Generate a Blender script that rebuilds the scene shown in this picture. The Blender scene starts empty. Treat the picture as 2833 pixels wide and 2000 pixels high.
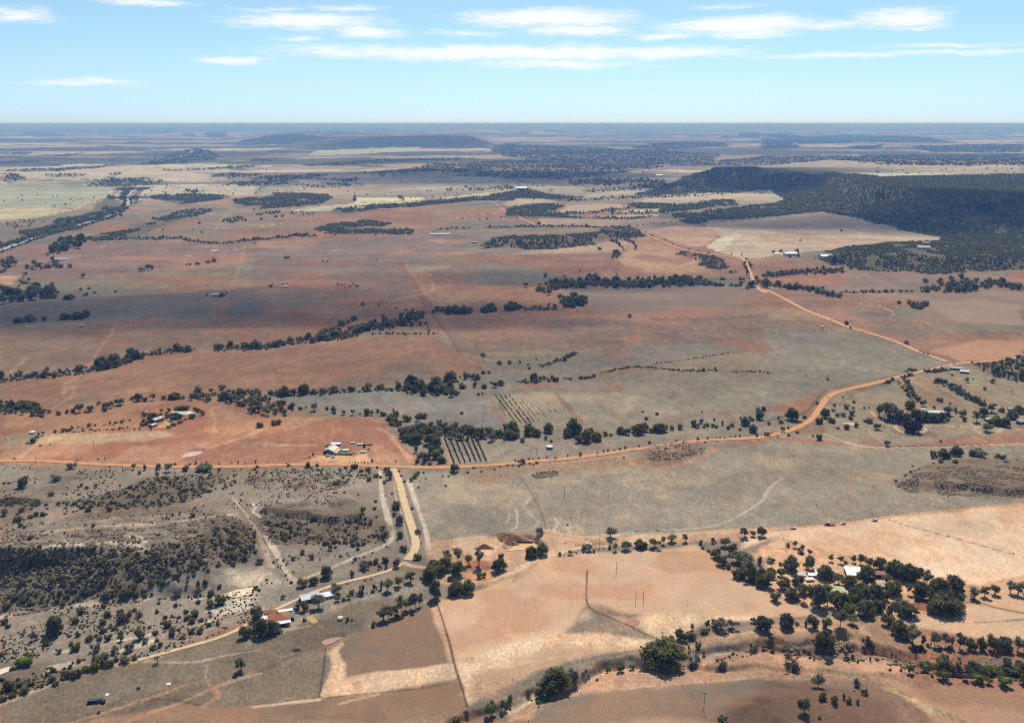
import bpy, bmesh, math, random
import numpy as np
from mathutils import Vector, Matrix

# ------------------------------------------------------------------ camera, sky, sun, exposure
SC = bpy.context.scene
COL = SC.collection
CAM_H = 300.0
PITCH = math.radians(13.62)
FPX = 2719.6            # focal length in photograph pixels (2833 wide)
cam_d = bpy.data.cameras.new("camera")
cam_d.sensor_width = 36.0
cam_d.lens = 36.0 * FPX / 2833.0
cam_d.clip_start = 1.0
cam_d.clip_end = 300000.0
cam = bpy.data.objects.new("camera", cam_d)
cam.location = (0, 0, CAM_H)
cam.rotation_euler = (math.pi / 2 - PITCH, 0, 0)
COL.objects.link(cam)
SC.camera = cam

SUN_EL = math.radians(52.0)
SUN_AZ = math.radians(9.0)      # clockwise from the view direction (+Y)
SUN_DIR = Vector((math.cos(SUN_EL) * math.sin(SUN_AZ), math.cos(SUN_EL) * math.cos(SUN_AZ), math.sin(SUN_EL)))
sl = bpy.data.lights.new("sun", 'SUN')
sl.energy = 5.0
sl.angle = math.radians(0.53)
sl.color = (1.0, 0.955, 0.89)
so = bpy.data.objects.new("sun", sl)
so.rotation_euler = (-SUN_DIR).to_track_quat('-Z', 'Y').to_euler()
so.location = (0, 0, 2000)
COL.objects.link(so)

VS = SC.view_settings
VS.view_transform = 'Standard'
VS.look = 'None'
VS.exposure = 0.12
VS.gamma = 1.0
VS.use_curve_mapping = False
SC.cycles.max_bounces = 4
SC.cycles.diffuse_bounces = 2
SC.cycles.glossy_bounces = 1
SC.cycles.transmission_bounces = 2
SC.cycles.transparent_max_bounces = 8
SC.cycles.volume_bounces = 0
SC.cycles.caustics_reflective = False
SC.cycles.caustics_refractive = False
SC.cycles.sample_clamp_indirect = 4.0
SC.cycles.use_denoising = False
SC.cycles.pixel_filter_type = 'BLACKMAN_HARRIS'
SC.cycles.filter_width = 1.1
SC.cycles.use_adaptive_sampling = True
SC.cycles.adaptive_threshold = 0.01

W = bpy.data.worlds.new("World")
SC.world = W
W.use_nodes = True


class NT:
    """small node-building helper"""
    def __init__(s, tree):
        s.t = tree
        s.n = tree.nodes
        s.l = tree.links

    def new(s, typ, **kw):
        nd = s.n.new(typ)
        for k, v in kw.items():
            setattr(nd, k, v)
        return nd

    def put(s, sock, v):
        if isinstance(v, bpy.types.NodeSocket):
            s.l.new(v, sock)
        else:
            sock.default_value = v

    def m(s, op, a, b=None, c=None, clamp=False):
        nd = s.new('ShaderNodeMath', operation=op, use_clamp=clamp)
        s.put(nd.inputs[0], a)
        if b is not None:
            s.put(nd.inputs[1], b)
        if c is not None:
            s.put(nd.inputs[2], c)
        return nd.outputs[0]

    def v(s, op, a, b=None):
        nd = s.new('ShaderNodeVectorMath', operation=op)
        s.put(nd.inputs[0], a)
        if b is not None:
            s.put(nd.inputs[1], b)
        return nd.outputs['Value'] if op in ('LENGTH', 'DOT_PRODUCT', 'DISTANCE') else nd.outputs[0]

    def rng(s, x, a, b, c, d, typ='LINEAR'):
        nd = s.new('ShaderNodeMapRange', interpolation_type=typ)
        s.put(nd.inputs[0], x)
        for i, q in enumerate((a, b, c, d)):
            s.put(nd.inputs[1 + i], q)
        return nd.outputs[0]

    def noise(s, vec, scale, detail=3.0, rough=0.55, col=False, dist=0.0):
        nd = s.new('ShaderNodeTexNoise')
        s.put(nd.inputs['Vector'], vec)
        nd.inputs['Scale'].default_value = scale
        nd.inputs['Detail'].default_value = detail
        nd.inputs['Roughness'].default_value = rough
        nd.inputs['Distortion'].default_value = dist
        return nd.outputs['Color'] if col else nd.outputs['Fac']

    def mix(s, fac, a, b, typ='MIX'):
        nd = s.new('ShaderNodeMix', data_type='RGBA', blend_type=typ)
        s.put(nd.inputs[0], fac)
        s.put(nd.inputs[6], a)
        s.put(nd.inputs[7], b)
        return nd.outputs[2]


def px_ray(u, v):
    """direction of the line of sight through a photograph pixel (2833 x 2000)"""
    dx = (np.asarray(u, float) - 1416.5) / FPX
    up = -(np.asarray(v, float) - 1000.0) / FPX
    Y = math.cos(PITCH) + math.sin(PITCH) * up
    Z = -math.sin(PITCH) + math.cos(PITCH) * up
    return dx, Y, Z


def build_world():
    n = NT(W.node_tree)
    n.n.clear()
    sky = n.new('ShaderNodeTexSky', sky_type='NISHITA')
    sky.sun_disc = False
    sky.sun_elevation = SUN_EL
    sky.sun_rotation = SUN_AZ
    sky.altitude = 300
    sky.air_density = 1.0
    sky.dust_density = 0.25
    sky.ozone_density = 2.0
    tc = n.new('ShaderNodeTexCoord')
    d = tc.outputs['Generated']
    sep = n.new('ShaderNodeSeparateXYZ')
    n.l.new(d, sep.inputs[0])
    az = n.m('MULTIPLY', n.m('ARCTAN2', sep.outputs[0], sep.outputs[1]), 57.2958)
    el = n.m('MULTIPLY', n.m('ARCSINE', sep.outputs[2]), 57.2958)
    cb = n.new('ShaderNodeCombineXYZ')
    n.put(cb.inputs[0], az)
    n.put(cb.inputs[1], el)
    ae = cb.outputs[0]
    st = n.v('MULTIPLY', ae, (0.55, 2.2, 1.0))
    n1 = n.noise(st, 0.55, 3.0, 0.6, col=True)
    n2 = n.noise(n.v('MULTIPLY', ae, (0.42, 3.4, 1.0)), 2.4, 6.0, 0.66)
    w1 = n.v('MULTIPLY', n.v('SUBTRACT', n1, (0.5, 0.5, 0.5)), (3.2, 0.75, 0.0))
    q = n.v('ADD', ae, w1)
    # low banks and streaks of cloud: azimuth and elevation, half sizes, thickness
    clouds = [(40, 35, 75, 15, .75), (330, 5, 90, 12, .75), 
              (690, 50, 185, 20, 1.0), (830, 75, 85, 14, .95), (790, 20, 75, 8, .6), (600, 22, 80, 6, .45),
              (670, 88, 70, 9, .6), (180, 186, 130, 7, .55), (215, 181, 55, 9, .6), (520, 133, 85, 9, .85),
              (1130, 119, 520, 18, 1.15), (1250, 145, 190, 12, .8),
              (760, 117, 150, 11, .65), (1500, 118, 200, 14, .95), (1230, 42, 210, 23, 1.1), (1290, 70, 130, 16, .95),
              (1040, 75, 80, 7, .55), (1660, 58, 195, 20, 1.1), (1490, 80, 65, 9, .9), (1690, 75, 120, 13, .8),
              (1860, 58, 100, 11, .65), (2030, 42, 105, 21, 1.05), (2045, 65, 60, 8, .6), (1640, 15, 75, 6, .4),
              (1900, 125, 230, 7, .6), (2130, 118, 250, 7, .5), (2130, 100, 130, 5, .55), 
              ]
    acc = None
    for (cx, cy, hw, hh, s) in clouds:
        X, Y, Z = px_ray(cx / 0.8104, cy / 0.8104)
        a0 = math.degrees(math.atan2(X, Y))
        e0 = math.degrees(math.atan2(Z, math.hypot(X, Y)))
        k = 0.8104 * FPX
        ha, he = math.degrees(hw / k), math.degrees(hh / k)
        L = n.v('LENGTH', n.v('MULTIPLY', n.v('SUBTRACT', q, (a0, e0, 0)), (1 / ha, 1 / he, 0)))
        val = n.m('MULTIPLY_ADD', L, -s, s)
        acc = val if acc is None else n.m('MAXIMUM', acc, val)
    acc = n.m('ADD', acc, n.m('MULTIPLY', n.m('SUBTRACT', n2, 0.5), 1.35))
    a1 = n.rng(acc, -0.22, 0.85, 0.0, 0.95, 'SMOOTHSTEP')
    # scattered cloud higher up and all round
    zz = n.m('MAXIMUM', sep.outputs[2], 0.08)
    pl = n.new('ShaderNodeCombineXYZ')
    n.put(pl.inputs[0], n.m('DIVIDE', sep.outputs[0], zz))
    n.put(pl.inputs[1], n.m('DIVIDE', sep.outputs[1], zz))
    n3 = n.noise(pl.outputs[0], 0.9, 3.0, 0.6)
    a2 = n.m('MULTIPLY', n.rng(n3, 0.56, 0.8, 0.0, 0.55, 'SMOOTHSTEP'), n.rng(el, 8.2, 14.0, 0.0, 1.0))
    cw = 0.95 / SKY_STRENGTH
    white = (cw * .985, cw, cw, 1)
    low = n.mix(1.0, sky.outputs[0], n.mix(n.rng(el, 0.0, 6.5, 0.0, 1.0), (.72, 1.03, 1.72, 1), (.83, 1.01, 1.09, 1)), 'MULTIPLY')
    high = n.mix(1.0, sky.outputs[0], (.83, 1.01, 1.09, 1), 'MULTIPLY')
    b1 = n.new('ShaderNodeBackground')
    b1.inputs['Strength'].default_value = SKY_STRENGTH
    n.put(b1.inputs['Color'], n.mix(a1, low, white))
    b2 = n.new('ShaderNodeBackground')
    b2.inputs['Strength'].default_value = SKY_STRENGTH
    n.put(b2.inputs['Color'], n.mix(a2, high, white))
    ms = n.new('ShaderNodeMixShader')
    n.put(ms.inputs[0], n.m('GREATER_THAN', el, 8.2))
    n.l.new(b1.outputs[0], ms.inputs[1])
    n.l.new(b2.outputs[0], ms.inputs[2])
    out = n.new('ShaderNodeOutputWorld')
    n.l.new(ms.outputs[0], out.inputs[0])
    W.cycles.sampling_method = 'MANUAL'
    W.cycles.sample_map_resolution = 256


SKY_STRENGTH = 0.088
build_world()

# ------------------------------------------------------------------ numeric helpers
R = random.Random(7)
RNG = np.random.default_rng(11)


def hash2(ix, iy, seed):
    h = (ix.astype(np.int64) * 374761393 + iy.astype(np.int64) * 668265263 + seed * 974634777) & 0xFFFFFFFF
    h = ((h ^ (h >> 13)) * 1274126177) & 0xFFFFFFFF
    h = (h ^ (h >> 16)) & 0xFFFFFFFF
    return h.astype(np.float64) / 4294967295.0


def vnoise(x, y, seed=0):
    ix = np.floor(x)
    iy = np.floor(y)
    fx = x - ix
    fy = y - iy
    fx = fx * fx * fx * (fx * (fx * 6 - 15) + 10)
    fy = fy * fy * fy * (fy * (fy * 6 - 15) + 10)
    a = hash2(ix, iy, seed)
    b = hash2(ix + 1, iy, seed)
    c = hash2(ix, iy + 1, seed)
    d = hash2(ix + 1, iy + 1, seed)
    return (a + (b - a) * fx) * (1 - fy) + (c + (d - c) * fx) * fy


def fbm(x, y, lam, octv=4, seed=0, gain=0.5):
    s = np.zeros(np.shape(x))
    a, t, f = 1.0, 0.0, 1.0 / lam
    for o in range(octv):
        s += a * vnoise(x * f + 17.3 * o, y * f - 9.1 * o, seed + o)
        t += a
        a *= gain
        f *= 2.03
    return s / t


def smooth(t):
    t = np.clip(t, 0, 1)
    return t * t * (3 - 2 * t)


TILE = {'A': (0, 1580), 'B': (700, 1580), 'C': (1400, 1580), 'D': (2113, 1580),
        'E': (0, 1200), 'F': (700, 1200), 'G': (1400, 1200), 'H': (2113, 1200),
        'I': (0, 850), 'J': (700, 850), 'K': (1400, 850), 'L': (2113, 850),
        'M': (0, 480), 'N': (700, 480), 'O': (1400, 480), 'P': (2113, 480),
        'Q': (0, 320), 'R': (700, 320), 'S': (1400, 320), 'U': (2113, 320)}
ZS = 720.0 / 2296.0


def parse(s):
    """'A 10,20 30,40 B 5,6' -> photograph pixels; a letter names the survey tile the numbers are read in"""
    o = []
    t = None
    for w in s.split():
        if w.isalpha():
            t = TILE[w]
        else:
            a, b = w.split(',')
            o.append((t[0] + float(a) * ZS, t[1] + float(b) * ZS))
    return np.array(o)


def planar(s, z=0.0):
    p = parse(s)
    X, Y, Z = px_ray(p[:, 0], p[:, 1])
    k = (z - CAM_H) / Z
    return np.stack([X * k, Y * k], 1)


def seg_dist(x, y, pts, closed=False):
    n = len(pts)
    best = np.full(np.shape(x), 1e18)
    for i in range(n if closed else n - 1):
        ax, ay = pts[i]
        bx, by = pts[(i + 1) % n]
        dx, dy = bx - ax, by - ay
        L = dx * dx + dy * dy + 1e-9
        t = np.clip(((x - ax) * dx + (y - ay) * dy) / L, 0, 1)
        d = (x - ax - t * dx) ** 2 + (y - ay - t * dy) ** 2
        np.minimum(best, d, out=best)
    return np.sqrt(best)


def inside(x, y, pts):
    r = np.zeros(np.shape(x), bool)
    n = len(pts)
    for i in range(n):
        ax, ay = pts[i]
        bx, by = pts[(i + 1) % n]
        if ay == by:
            continue
        c = ((ay > y) != (by > y)) & (x < (bx - ax) * (y - ay) / (by - ay) + ax)
        r ^= c
    return r


def sdist(x, y, pts):
    d = seg_dist(x, y, pts, True)
    return np.where(inside(x, y, pts), d, -d)


def near_box(x, y, pts, m):
    lo = pts.min(0) - m
    hi = pts.max(0) + m
    return np.nonzero((x > lo[0]) & (x < hi[0]) & (y > lo[1]) & (y < hi[1]))[0]


# ------------------------------------------------------------------ terrain: one polar sheet out to the horizon
azs = np.concatenate([np.arange(-180, -36, 3.0), np.linspace(-35, -33.2, 6)[:-1], np.linspace(-33.2, 33.2, 1010),
                      np.linspace(33.2, 35, 6)[1:], np.arange(36, 180, 3.0)])
azs = np.radians(np.unique(azs))
rl = [4, 60, 140, 220, 300, 360, 410, 445]
r = 445.0
while r < 22000:
    step = min(1.02 * (r * r + CAM_H ** 2) / (CAM_H * FPX / 2.7666), 115.0)
    r += step
    rl.append(r)
while r < 60000:
    r *= 1.035
    rl.append(r)
rads = np.array(rl)
NR, NC = len(rads), len(azs)
GX = (rads[:, None] * np.sin(azs)[None, :]).ravel()
GY = (rads[:, None] * np.cos(azs)[None, :]).ravel()
GRr = np.hypot(GX, GY)


def terrain0(x, y):
    r = np.hypot(x, y)
    z = (fbm(x, y, 620, 3, 3) - 0.5) * 25.0 * smooth((r - 500) / 900)
    z += (fbm(x, y, 2600, 2, 9) - 0.5) * 20.0 * smooth((r - 2600) / 4000)
    z += (fbm(x, y, 9000, 2, 19) - 0.5) * 34.0 * smooth((r - 9000) / 12000)
    z += 284.0 * smooth((r - 22000) / 38000)      # far tableland that makes the skyline
    z += (fbm(x, y, 70, 3, 23) - 0.5) * 2.2 * np.clip(1.2 - r / 3000, 0, 1)
    return z


GZ = terrain0(GX, GY)


def hill(base, top, H, prof=1.0, rough=0.0, lam=60, seed=1, cliff=0.0):
    """raise a hill or mesa between a foot line (traced at ground level) and a brow line (traced at height H)"""
    pb = planar(base, 0.0)
    pt = planar(top, H)
    ii = near_box(GX, GY, pb, 60)
    x, y = GX[ii], GY[ii]
    if rough:
        nz = (fbm(x, y, lam, 4, seed) - 0.5) * rough
    else:
        nz = 0.0
    db = sdist(x, y, pb) + nz
    dt = -sdist(x, y, pt) + nz * 0.6
    t = np.where(dt <= 0, 1.0, np.where(db <= 0, 0.0, db / np.maximum(db + dt, 1e-6)))
    t = np.where((db <= 0), 0.0, t)
    t = np.clip(t, 0, 1)
    hh = smooth(t) ** prof
    if cliff:
        hh = hh * (1 - cliff) * .92 + (1 - cliff) * .08 * t + cliff * smooth((t - .68) / .2)
    GZ[ii] += H * hh


# escarpment on the right, with its two spurs
hill("S 1150,700 O 1170,195 1480,188 2296,148 P 70,150 190,235 0,275 0,382 520,338 900,412 1190,492 1600,572 1750,600 2296,640 2600,680 2900,640 2900,-160 1000,-170 S 1900,420 1700,480 1500,610",
     "S 1690,505 1780,475 2296,468 U 0,472 500,480 700,498 P 770,40 880,62 1000,95 1290,140 1640,200 1900,215 2296,222 2800,235 2800,-120 1000,-120 0,-70 S 1900,450", 80, 1.3, 400, 210, 31, .42)
# scrub hill with the house on it
hill("P 480,760 560,690 760,650 1000,632 1300,607 1560,602 1750,600 2296,600 2500,700 2500,860 2150,850 1900,870 1500,890 1300,862 1000,862 900,850 760,800 640,800",
     "P 800,690 1050,660 1300,632 1560,622 2000,640 2296,680 2296,740 1900,740 1300,720 1000,740", 20, 0.9, 40, 120, 33)
# scrub hill in the middle
hill("N 1960,690 2030,640 2150,590 2296,570 O 200,550 420,540 800,515 870,478 1050,480 1200,505 1270,552 1100,590 760,640 500,668 320,682 140,676 0,668",
     "N 2140,590 2296,570 O 200,556 420,548 800,522 880,486 1040,486 1140,510 1000,530 800,545 500,590 200,610 0,600", 17, 0.9, 30, 90, 35)
hill("O 1380,650 1600,690 1830,725 1980,800 1900,860 1780,840 1680,780 1500,700", "O 1560,690 1800,735 1920,800 1880,815 1760,770 1600,715", 8, 1, 15, 60, 36)
# far mesas
hill("Q 150,197 560,192 640,186 640,160 150,160", "Q 262,147 500,147 500,144 262,144", 96, 1.1)
hill("Q 1100,165 1240,165 1240,150 1100,150", "Q 1160,135 1185,135 1185,133 1160,133", 82, 1.0)
hill("Q 1225,168 1430,168 1430,150 1225,150", "Q 1285,136 1385,136 1385,133 1285,133", 82, 1.0)
hill("Q 1590,192 1800,195 1800,170 1590,170", "Q 1645,150 1675,150 1675,147 1645,147", 90, 1.0)
hill("Q 1770,195 2040,190 2040,170 1770,170", "Q 1850,149 1950,149 1950,146 1850,146", 90, 1.0)
hill("Q 1850,270 2296,262 R 0,310 300,322 700,310 1200,285 1560,280 2100,300 2250,250 1950,210 1900,190 R 0,190 Q 1900,200",
     "R 340,164 700,150 1100,160 1300,180 1850,180 1850,165 700,145 350,150", 128, 1.0, 500, 900, 41)
hill("S 1860,196 2296,190 U 300,230 400,200 0,170 S 1880,170", "S 1950,158 2296,158 U 200,170 200,160 S 2296,154 1950,154", 84, 1.0)
hill("R 1560,168 2240,168 2240,150 1560,150", "R 1640,150 2200,135 2200,130 1640,145", 70, 1.0)
hill("S 60,168 560,168 560,150 60,150", "S 140,148 420,135 420,130 140,144", 70, 1.0)
hill("S 1060,285 1400,305 1900,270 1960,255 1960,225 1080,262", "S 1200,262 1880,240 1880,232 1200,255", 40, 1.0)
hill("R 940,520 1300,545 1650,540 2050,520 2050,470 1000,495", "R 1150,500 1500,520 1900,490 2000,470 1600,490 1200,485", 30, 1.0)
hill("S 0,710 200,712 400,702 330,640 150,630 0,650", "S 20,660 190,655 300,665 250,680 100,680 20,680", 26, 1.0)
# rocky ridge, left
hill("E 0,1339 A 0,420 300,375 700,322 1200,270 1700,245 1950,205 2150,140 2296,60 E 2296,1250 2250,900 2200,760 2060,690 1700,700 1000,760 0,880 -60,900 -60,1339",
     "E 0,1060 400,1050 900,1060 1160,1050 1500,1050 1760,960 1950,860 2060,760 2000,740 1700,760 1000,800 300,870 0,930", 16, 0.8, 18, 26, 51)
hill("E 560,1330 0,1339 -50,1250 0,1230 250,1215 620,1200 1010,1190 1040,1230 700,1280", "E 0,1235 250,1222 620,1205 980,1195 980,1185 600,1160 0,1200", 5, .6, 6, 14, 52)
# little quarry cliff
hill("F 70,700 260,735 440,740 520,752 700,800 890,790 960,760 1000,640 900,560 500,560 100,600",
     "F 100,680 270,712 450,716 700,762 860,752 925,720 940,650 850,590 500,590 130,640", 4.5, 0.55, 7, 10, 53)
# rocky knolls
hill("H 1130,400 1180,470 1300,520 1700,500 2100,545 2296,560 2500,500 2500,180 1500,170 1300,260",
     "H 1240,405 1400,430 1640,430 1800,445 2080,500 2296,490 2400,400 2296,300 1900,230 1600,260 1350,330", 4.5, 1.2, 20, 26, 54)
hill("G 1060,260 1250,290 1450,285 1650,235 1780,170 1780,90 1500,60 1200,120", "G 1300,150 1400,170 1560,150 1660,110 1560,90 1400,110", 4.5, 1, 8, 24, 55)
hill("L 1780,520 1900,570 2240,640 2500,620 2500,440 2230,425 2000,480", "L 2000,520 2230,560 2400,560 2400,470 2230,460", 9, 1, 10, 40, 56)
# brown dome in the foreground corner and the rise beside it
hill("C 1700,1339 1750,1150 2100,1000 2296,930 D 0,920 400,910 700,960 1000,1030 1250,1130 1500,1339 1500,1700 C 1700,1700",
     "C 2200,1200 2296,1150 D 0,1130 400,1100 700,1150 900,1339 900,1600 C 2200,1600", 9, 1)


def grid_z(x, y):
    """height of the ground sheet at world points"""
    x = np.asarray(x, float)
    y = np.asarray(y, float)
    r = np.hypot(x, y)
    a = np.arctan2(x, y)
    i = np.clip(np.searchsorted(rads, r) - 1, 0, NR - 2)
    j = np.clip(np.searchsorted(azs, a) - 1, 0, NC - 2)
    fr = np.clip((r - rads[i]) / (rads[i + 1] - rads[i]), 0, 1)
    fa = np.clip((a - azs[j]) / (azs[j + 1] - azs[j]), 0, 1)
    Z = GZ.reshape(NR, NC)
    return (Z[i, j] * (1 - fr) + Z[i + 1, j] * fr) * (1 - fa) + (Z[i, j + 1] * (1 - fr) + Z[i + 1, j + 1] * fr) * fa


def trace_px(u, v):
    """first point of the ground sheet on the line of sight through photograph pixels"""
    u = np.atleast_1d(np.asarray(u, float))
    v = np.atleast_1d(np.asarray(v, float))
    out = np.zeros((len(u), 3))
    Z = GZ.reshape(NR, NC)
    for s in range(0, len(u), 2000):
        X, Y, ZZ = px_ray(u[s:s + 2000], v[s:s + 2000])
        hy = np.hypot(X, Y)
        a = np.arctan2(X, Y)
        te = ZZ / hy
        j = np.clip(np.searchsorted(azs, a) - 1, 0, NC - 2)
        fa = (a - azs[j]) / (azs[j + 1] - azs[j])
        zc = Z[:, j] * (1 - fa) + Z[:, j + 1] * fa              # rows x points
        df = CAM_H + rads[:, None] * te[None, :] - zc           # ray above ground
        under = df < 0
        k = np.argmax(under, axis=0)
        none = ~under.any(axis=0)
        k = np.where(none, NR - 1, np.maximum(k, 1))
        c = np.arange(len(k))
        d0, d1 = df[k - 1, c], df[k, c]
        f = np.clip(np.where(none, 1.0, d0 / np.where(np.abs(d0 - d1) < 1e-9, 1e-9, d0 - d1)), 0, 1)
        rr = rads[k - 1] + f * (rads[k] - rads[k - 1])
        out[s:s + 2000, 0] = rr * np.sin(a)
        out[s:s + 2000, 1] = rr * np.cos(a)
        out[s:s + 2000, 2] = zc[k - 1, c] * (1 - f) + zc[k, c] * f
    return out


def ground(s):
    p = parse(s)
    return trace_px(p[:, 0], p[:, 1])


def depth_of(p):
    """distance of points along the view axis (for turning pixel sizes into metres)"""
    p = np.atleast_2d(p)
    return p[:, 1] * math.cos(PITCH) - (p[:, 2] - CAM_H) * math.sin(PITCH)


def curve_pts(p, n=6):
    """Catmull-Rom through points"""
    p = np.asarray(p)
    q = np.vstack([2 * p[0] - p[1], p, 2 * p[-1] - p[-2]])
    o = []
    for i in range(1, len(q) - 2):
        for t in np.linspace(0, 1, n, endpoint=False):
            a, b, c, d = q[i - 1], q[i], q[i + 1], q[i + 2]
            o.append(0.5 * ((2 * b) + (-a + c) * t + (2 * a - 5 * b + 4 * c - d) * t * t + (-a + 3 * b - 3 * c + d) * t ** 3))
    o.append(p[-1])
    return np.array(o)


def path(s, n=6):
    q = curve_pts(parse(s), n)
    return trace_px(q[:, 0], q[:, 1])


def carve(s, width, depth, steep=0.5, rough=0.5, seed=3):
    p = path(s, 5)[:, :2]
    ii = near_box(GX, GY, p, width * 2.5)
    x, y = GX[ii], GY[ii]
    d = seg_dist(x, y, p) * (1 + (fbm(x, y, 14, 3, seed) - .5) * 2 * rough)
    GZ[ii] -= depth * smooth((width - d) / (width * steep))


carve("B 1800,1339 C 0,1215 150,1175 300,1085 480,1040 640,1010 760,930 860,880 1000,845 1200,830 1500,835 1650,790 1760,745 2000,705 2296,660 D 150,690 420,705 700,710 900,700 1050,720 1250,790 1420,850 1700,890 2000,880 2296,900", 8, 3.4, 0.55, 0.6)
carve("D 100,640 300,670 430,660 560,640 640,600 720,580 830,590 920,660", 5, 3, .5, .7)
carve("D 950,690 1050,700 1200,750 1350,760", 4, 2.5, .5, .7)
carve("C 850,860 1000,820 1200,810", 4, 2, .5, .7)
carve("C 1700,850 1800,870 2000,860 2150,845 2296,850 D 100,870 340,880 500,880 700,910 880,940", 3, 1.5, .6, .5)
carve("G 0,915 100,930 200,940 290,985 200,1000 60,1010", 8, 3.5, .5, .5)
carve("L 1100,90 1200,110 1340,130 1450,170 1560,200 1680,235", 3, 1.5)
carve("G 620,990 900,970 1050,960", 2.5, 1.2)


def level(s, drop=0.0, feather=4.0):
    """flatten the ground for a dam or pad; returns its outline and level"""
    p = path(s + " " + " ".join(s.split()[:2]), 4)[:-1]
    z = p[:, 2].mean() - drop
    q = p[:, :2]
    ii = near_box(GX, GY, q, feather * 3)
    d = sdist(GX[ii], GY[ii], q)
    t = smooth((d + feather) / feather)
    GZ[ii] = GZ[ii] * (1 - t) + (z - 0.35) * t
    return q, z


PONDS = {}
PONDS['pink'] = level("E 1590,205 1640,165 1700,147 1785,145 1770,165 1700,190", .8)
PONDS['orange'] = level("F 1875,1235 1900,1210 2000,1195 2130,1195 2140,1235 2080,1270 1990,1282 1920,1275 1870,1255", 1.0)
PONDS['pit'] = level("G 0,1000 60,985 130,960 215,940 290,985 180,1005 60,1025 0,1025", .8)
PONDS['red'] = level("C 1045,435 1090,422 1140,420 1180,440 1160,465 1110,475 1065,462", .3)
PONDS['small'] = level("B 600,610 660,585 740,570 790,575 740,600 680,630 620,635", .6)
PONDS['claypan'] = level("A 1960,205 2060,165 2200,135 2296,125 B 20,120 0,150 A 2200,205 2050,222", .1)
PONDS['pan_edge'] = level("A 0,860 60,840 110,838 90,870 40,890 0,905", .1)

# broken rock on the ridges
def roughen(s, amp, lam=7, seed=71, octv=4):
    q = planar(s, 0)
    ii = near_box(GX, GY, q, 30)
    x, y = GX[ii], GY[ii]
    m = smooth((sdist(x, y, q) + 8) / 16)
    nz = fbm(x, y, lam, octv, seed)
    GZ[ii] += amp * m * (np.abs(nz - 0.5) * 3.0 + (fbm(x, y * 2.2, lam * 2.2, 3, seed + 9) - .5) * 1.6)


roughen("E 0,950 500,900 1100,860 1700,850 2060,760 2250,900 2250,1150 2000,1250 1600,1339 A 1700,200 1000,250 300,350 0,400 E 0,1300", 1.7, 8, 71)
roughen("F 100,640 940,640 1000,760 1190,860 1190,960 600,960 150,950 60,760", 1.3, 7, 72)
roughen("H 1150,400 1400,320 2296,300 2500,420 2296,540 1700,520 1200,500", 0.9, 6, 73)
roughen("G 1300,110 1700,90 1760,140 1500,220 1250,220", 0.7, 6, 74)
roughen("F 0,300 900,290 1050,360 700,480 0,450", 0.8, 7, 75)
roughen("D 50,600 650,520 950,680 1300,720 1900,780 1900,850 1300,820 900,760 100,720", 1.3, 6, 76)
roughen("C 600,860 900,800 1500,810 1600,860 900,900 600,1010 200,1130 50,1160", 0.8, 5, 77)

# ------------------------------------------------------------------ ground colours (dry albedo, painted per paddock)
LIT = 1.36


def lin(c):
    c = np.asarray(c, float) / 255.0
    return np.where(c <= 0.04045, c / 12.92, ((c + 0.055) / 1.055) ** 2.4)


def alb(*c):
    return lin(c) / LIT


GR = np.hypot(GX, GY)
wx = (fbm(GX, GY, 25, 3, 101) - .5)
wy = (fbm(GX, GY, 25, 3, 105) - .5)
wx2 = (fbm(GX, GY, 300, 3, 107) - .5)
wy2 = (fbm(GX, GY, 300, 3, 109) - .5)
WF = np.clip((GR - 2600) / 3000, 0, 1) * 90
GCOL = np.zeros((len(GX), 3))
n_big = fbm(GX, GY, 420, 4, 111)
n_mid = fbm(GX, GY, 130, 4, 115)
grey, red, tan = alb(140, 124, 104), alb(166, 116, 86), alb(176, 140, 108)
t = smooth((n_big - .40) / .22)[:, None]
GCOL[:] = grey * (1 - t) + red * t
t = smooth((n_mid - .55) / .2)[:, None] * .5
GCOL[:] = GCOL * (1 - t) + tan * t

# patchwork of far paddocks: irregular cells, each with its own colour
FURP = np.zeros(len(GX))
FURA = np.zeros(len(GX))


def cells(x, y, size, seed):
    jx = np.floor(x / size)
    jy = np.floor(y / size)
    best = np.full(x.shape, 1e18)
    sec = np.full(x.shape, 1e18)
    bid = np.zeros(x.shape)
    for a in (-1, 0, 1):
        for b in (-1, 0, 1):
            cx = jx + a
            cy = jy + b
            px = (cx + hash2(cx, cy, seed)) * size
            py = (cy + hash2(cx, cy, seed + 1)) * size
            d = np.abs(x - px) * .9 + np.abs(y - py) + .35 * np.hypot(x - px, y - py)
            idv = hash2(cx, cy, seed + 2)
            nb = d < best
            sec = np.where(nb, best, np.minimum(sec, d))
            bid = np.where(nb, idv, bid)
            best = np.where(nb, d, best)
    return bid, sec - best


FAR = GR > 2300
fx, fy = GX[FAR] * .94 + GY[FAR] * .22, GY[FAR] * .94 - GX[FAR] * .22
cid, edge = cells(fx + wx[FAR] * 60, fy + wy[FAR] * 60, 720, 201)
cid2, edge2 = cells(fx * .55, fy, 1250, 211)
big = (GR[FAR] > 6500)
cid = np.where(big, cid2, cid)
edge = np.where(big, edge2 * .5, edge)
pal = np.array([alb(176, 148, 126), alb(186, 158, 134), alb(160, 134, 116), alb(200, 178, 152), alb(168, 156, 132),
                alb(206, 190, 160), alb(150, 128, 112), alb(190, 170, 140)])
farc = pal[np.clip((cid * 8).astype(int), 0, 7)]
wood = smooth((fbm(GX[FAR] * .42, GY[FAR], 1150, 5, 221, .62) - .495) / .03) * smooth((GR[FAR] - 4500) / 2500)
hedge = smooth((26 + GR[FAR] * .003 - edge) / 20) * smooth((fbm(GX[FAR], GY[FAR], 900, 2, 225) - .42) / .1) * .75
dark = alb(84, 84, 62)
k = np.maximum(wood * .93, hedge)[:, None]
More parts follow.
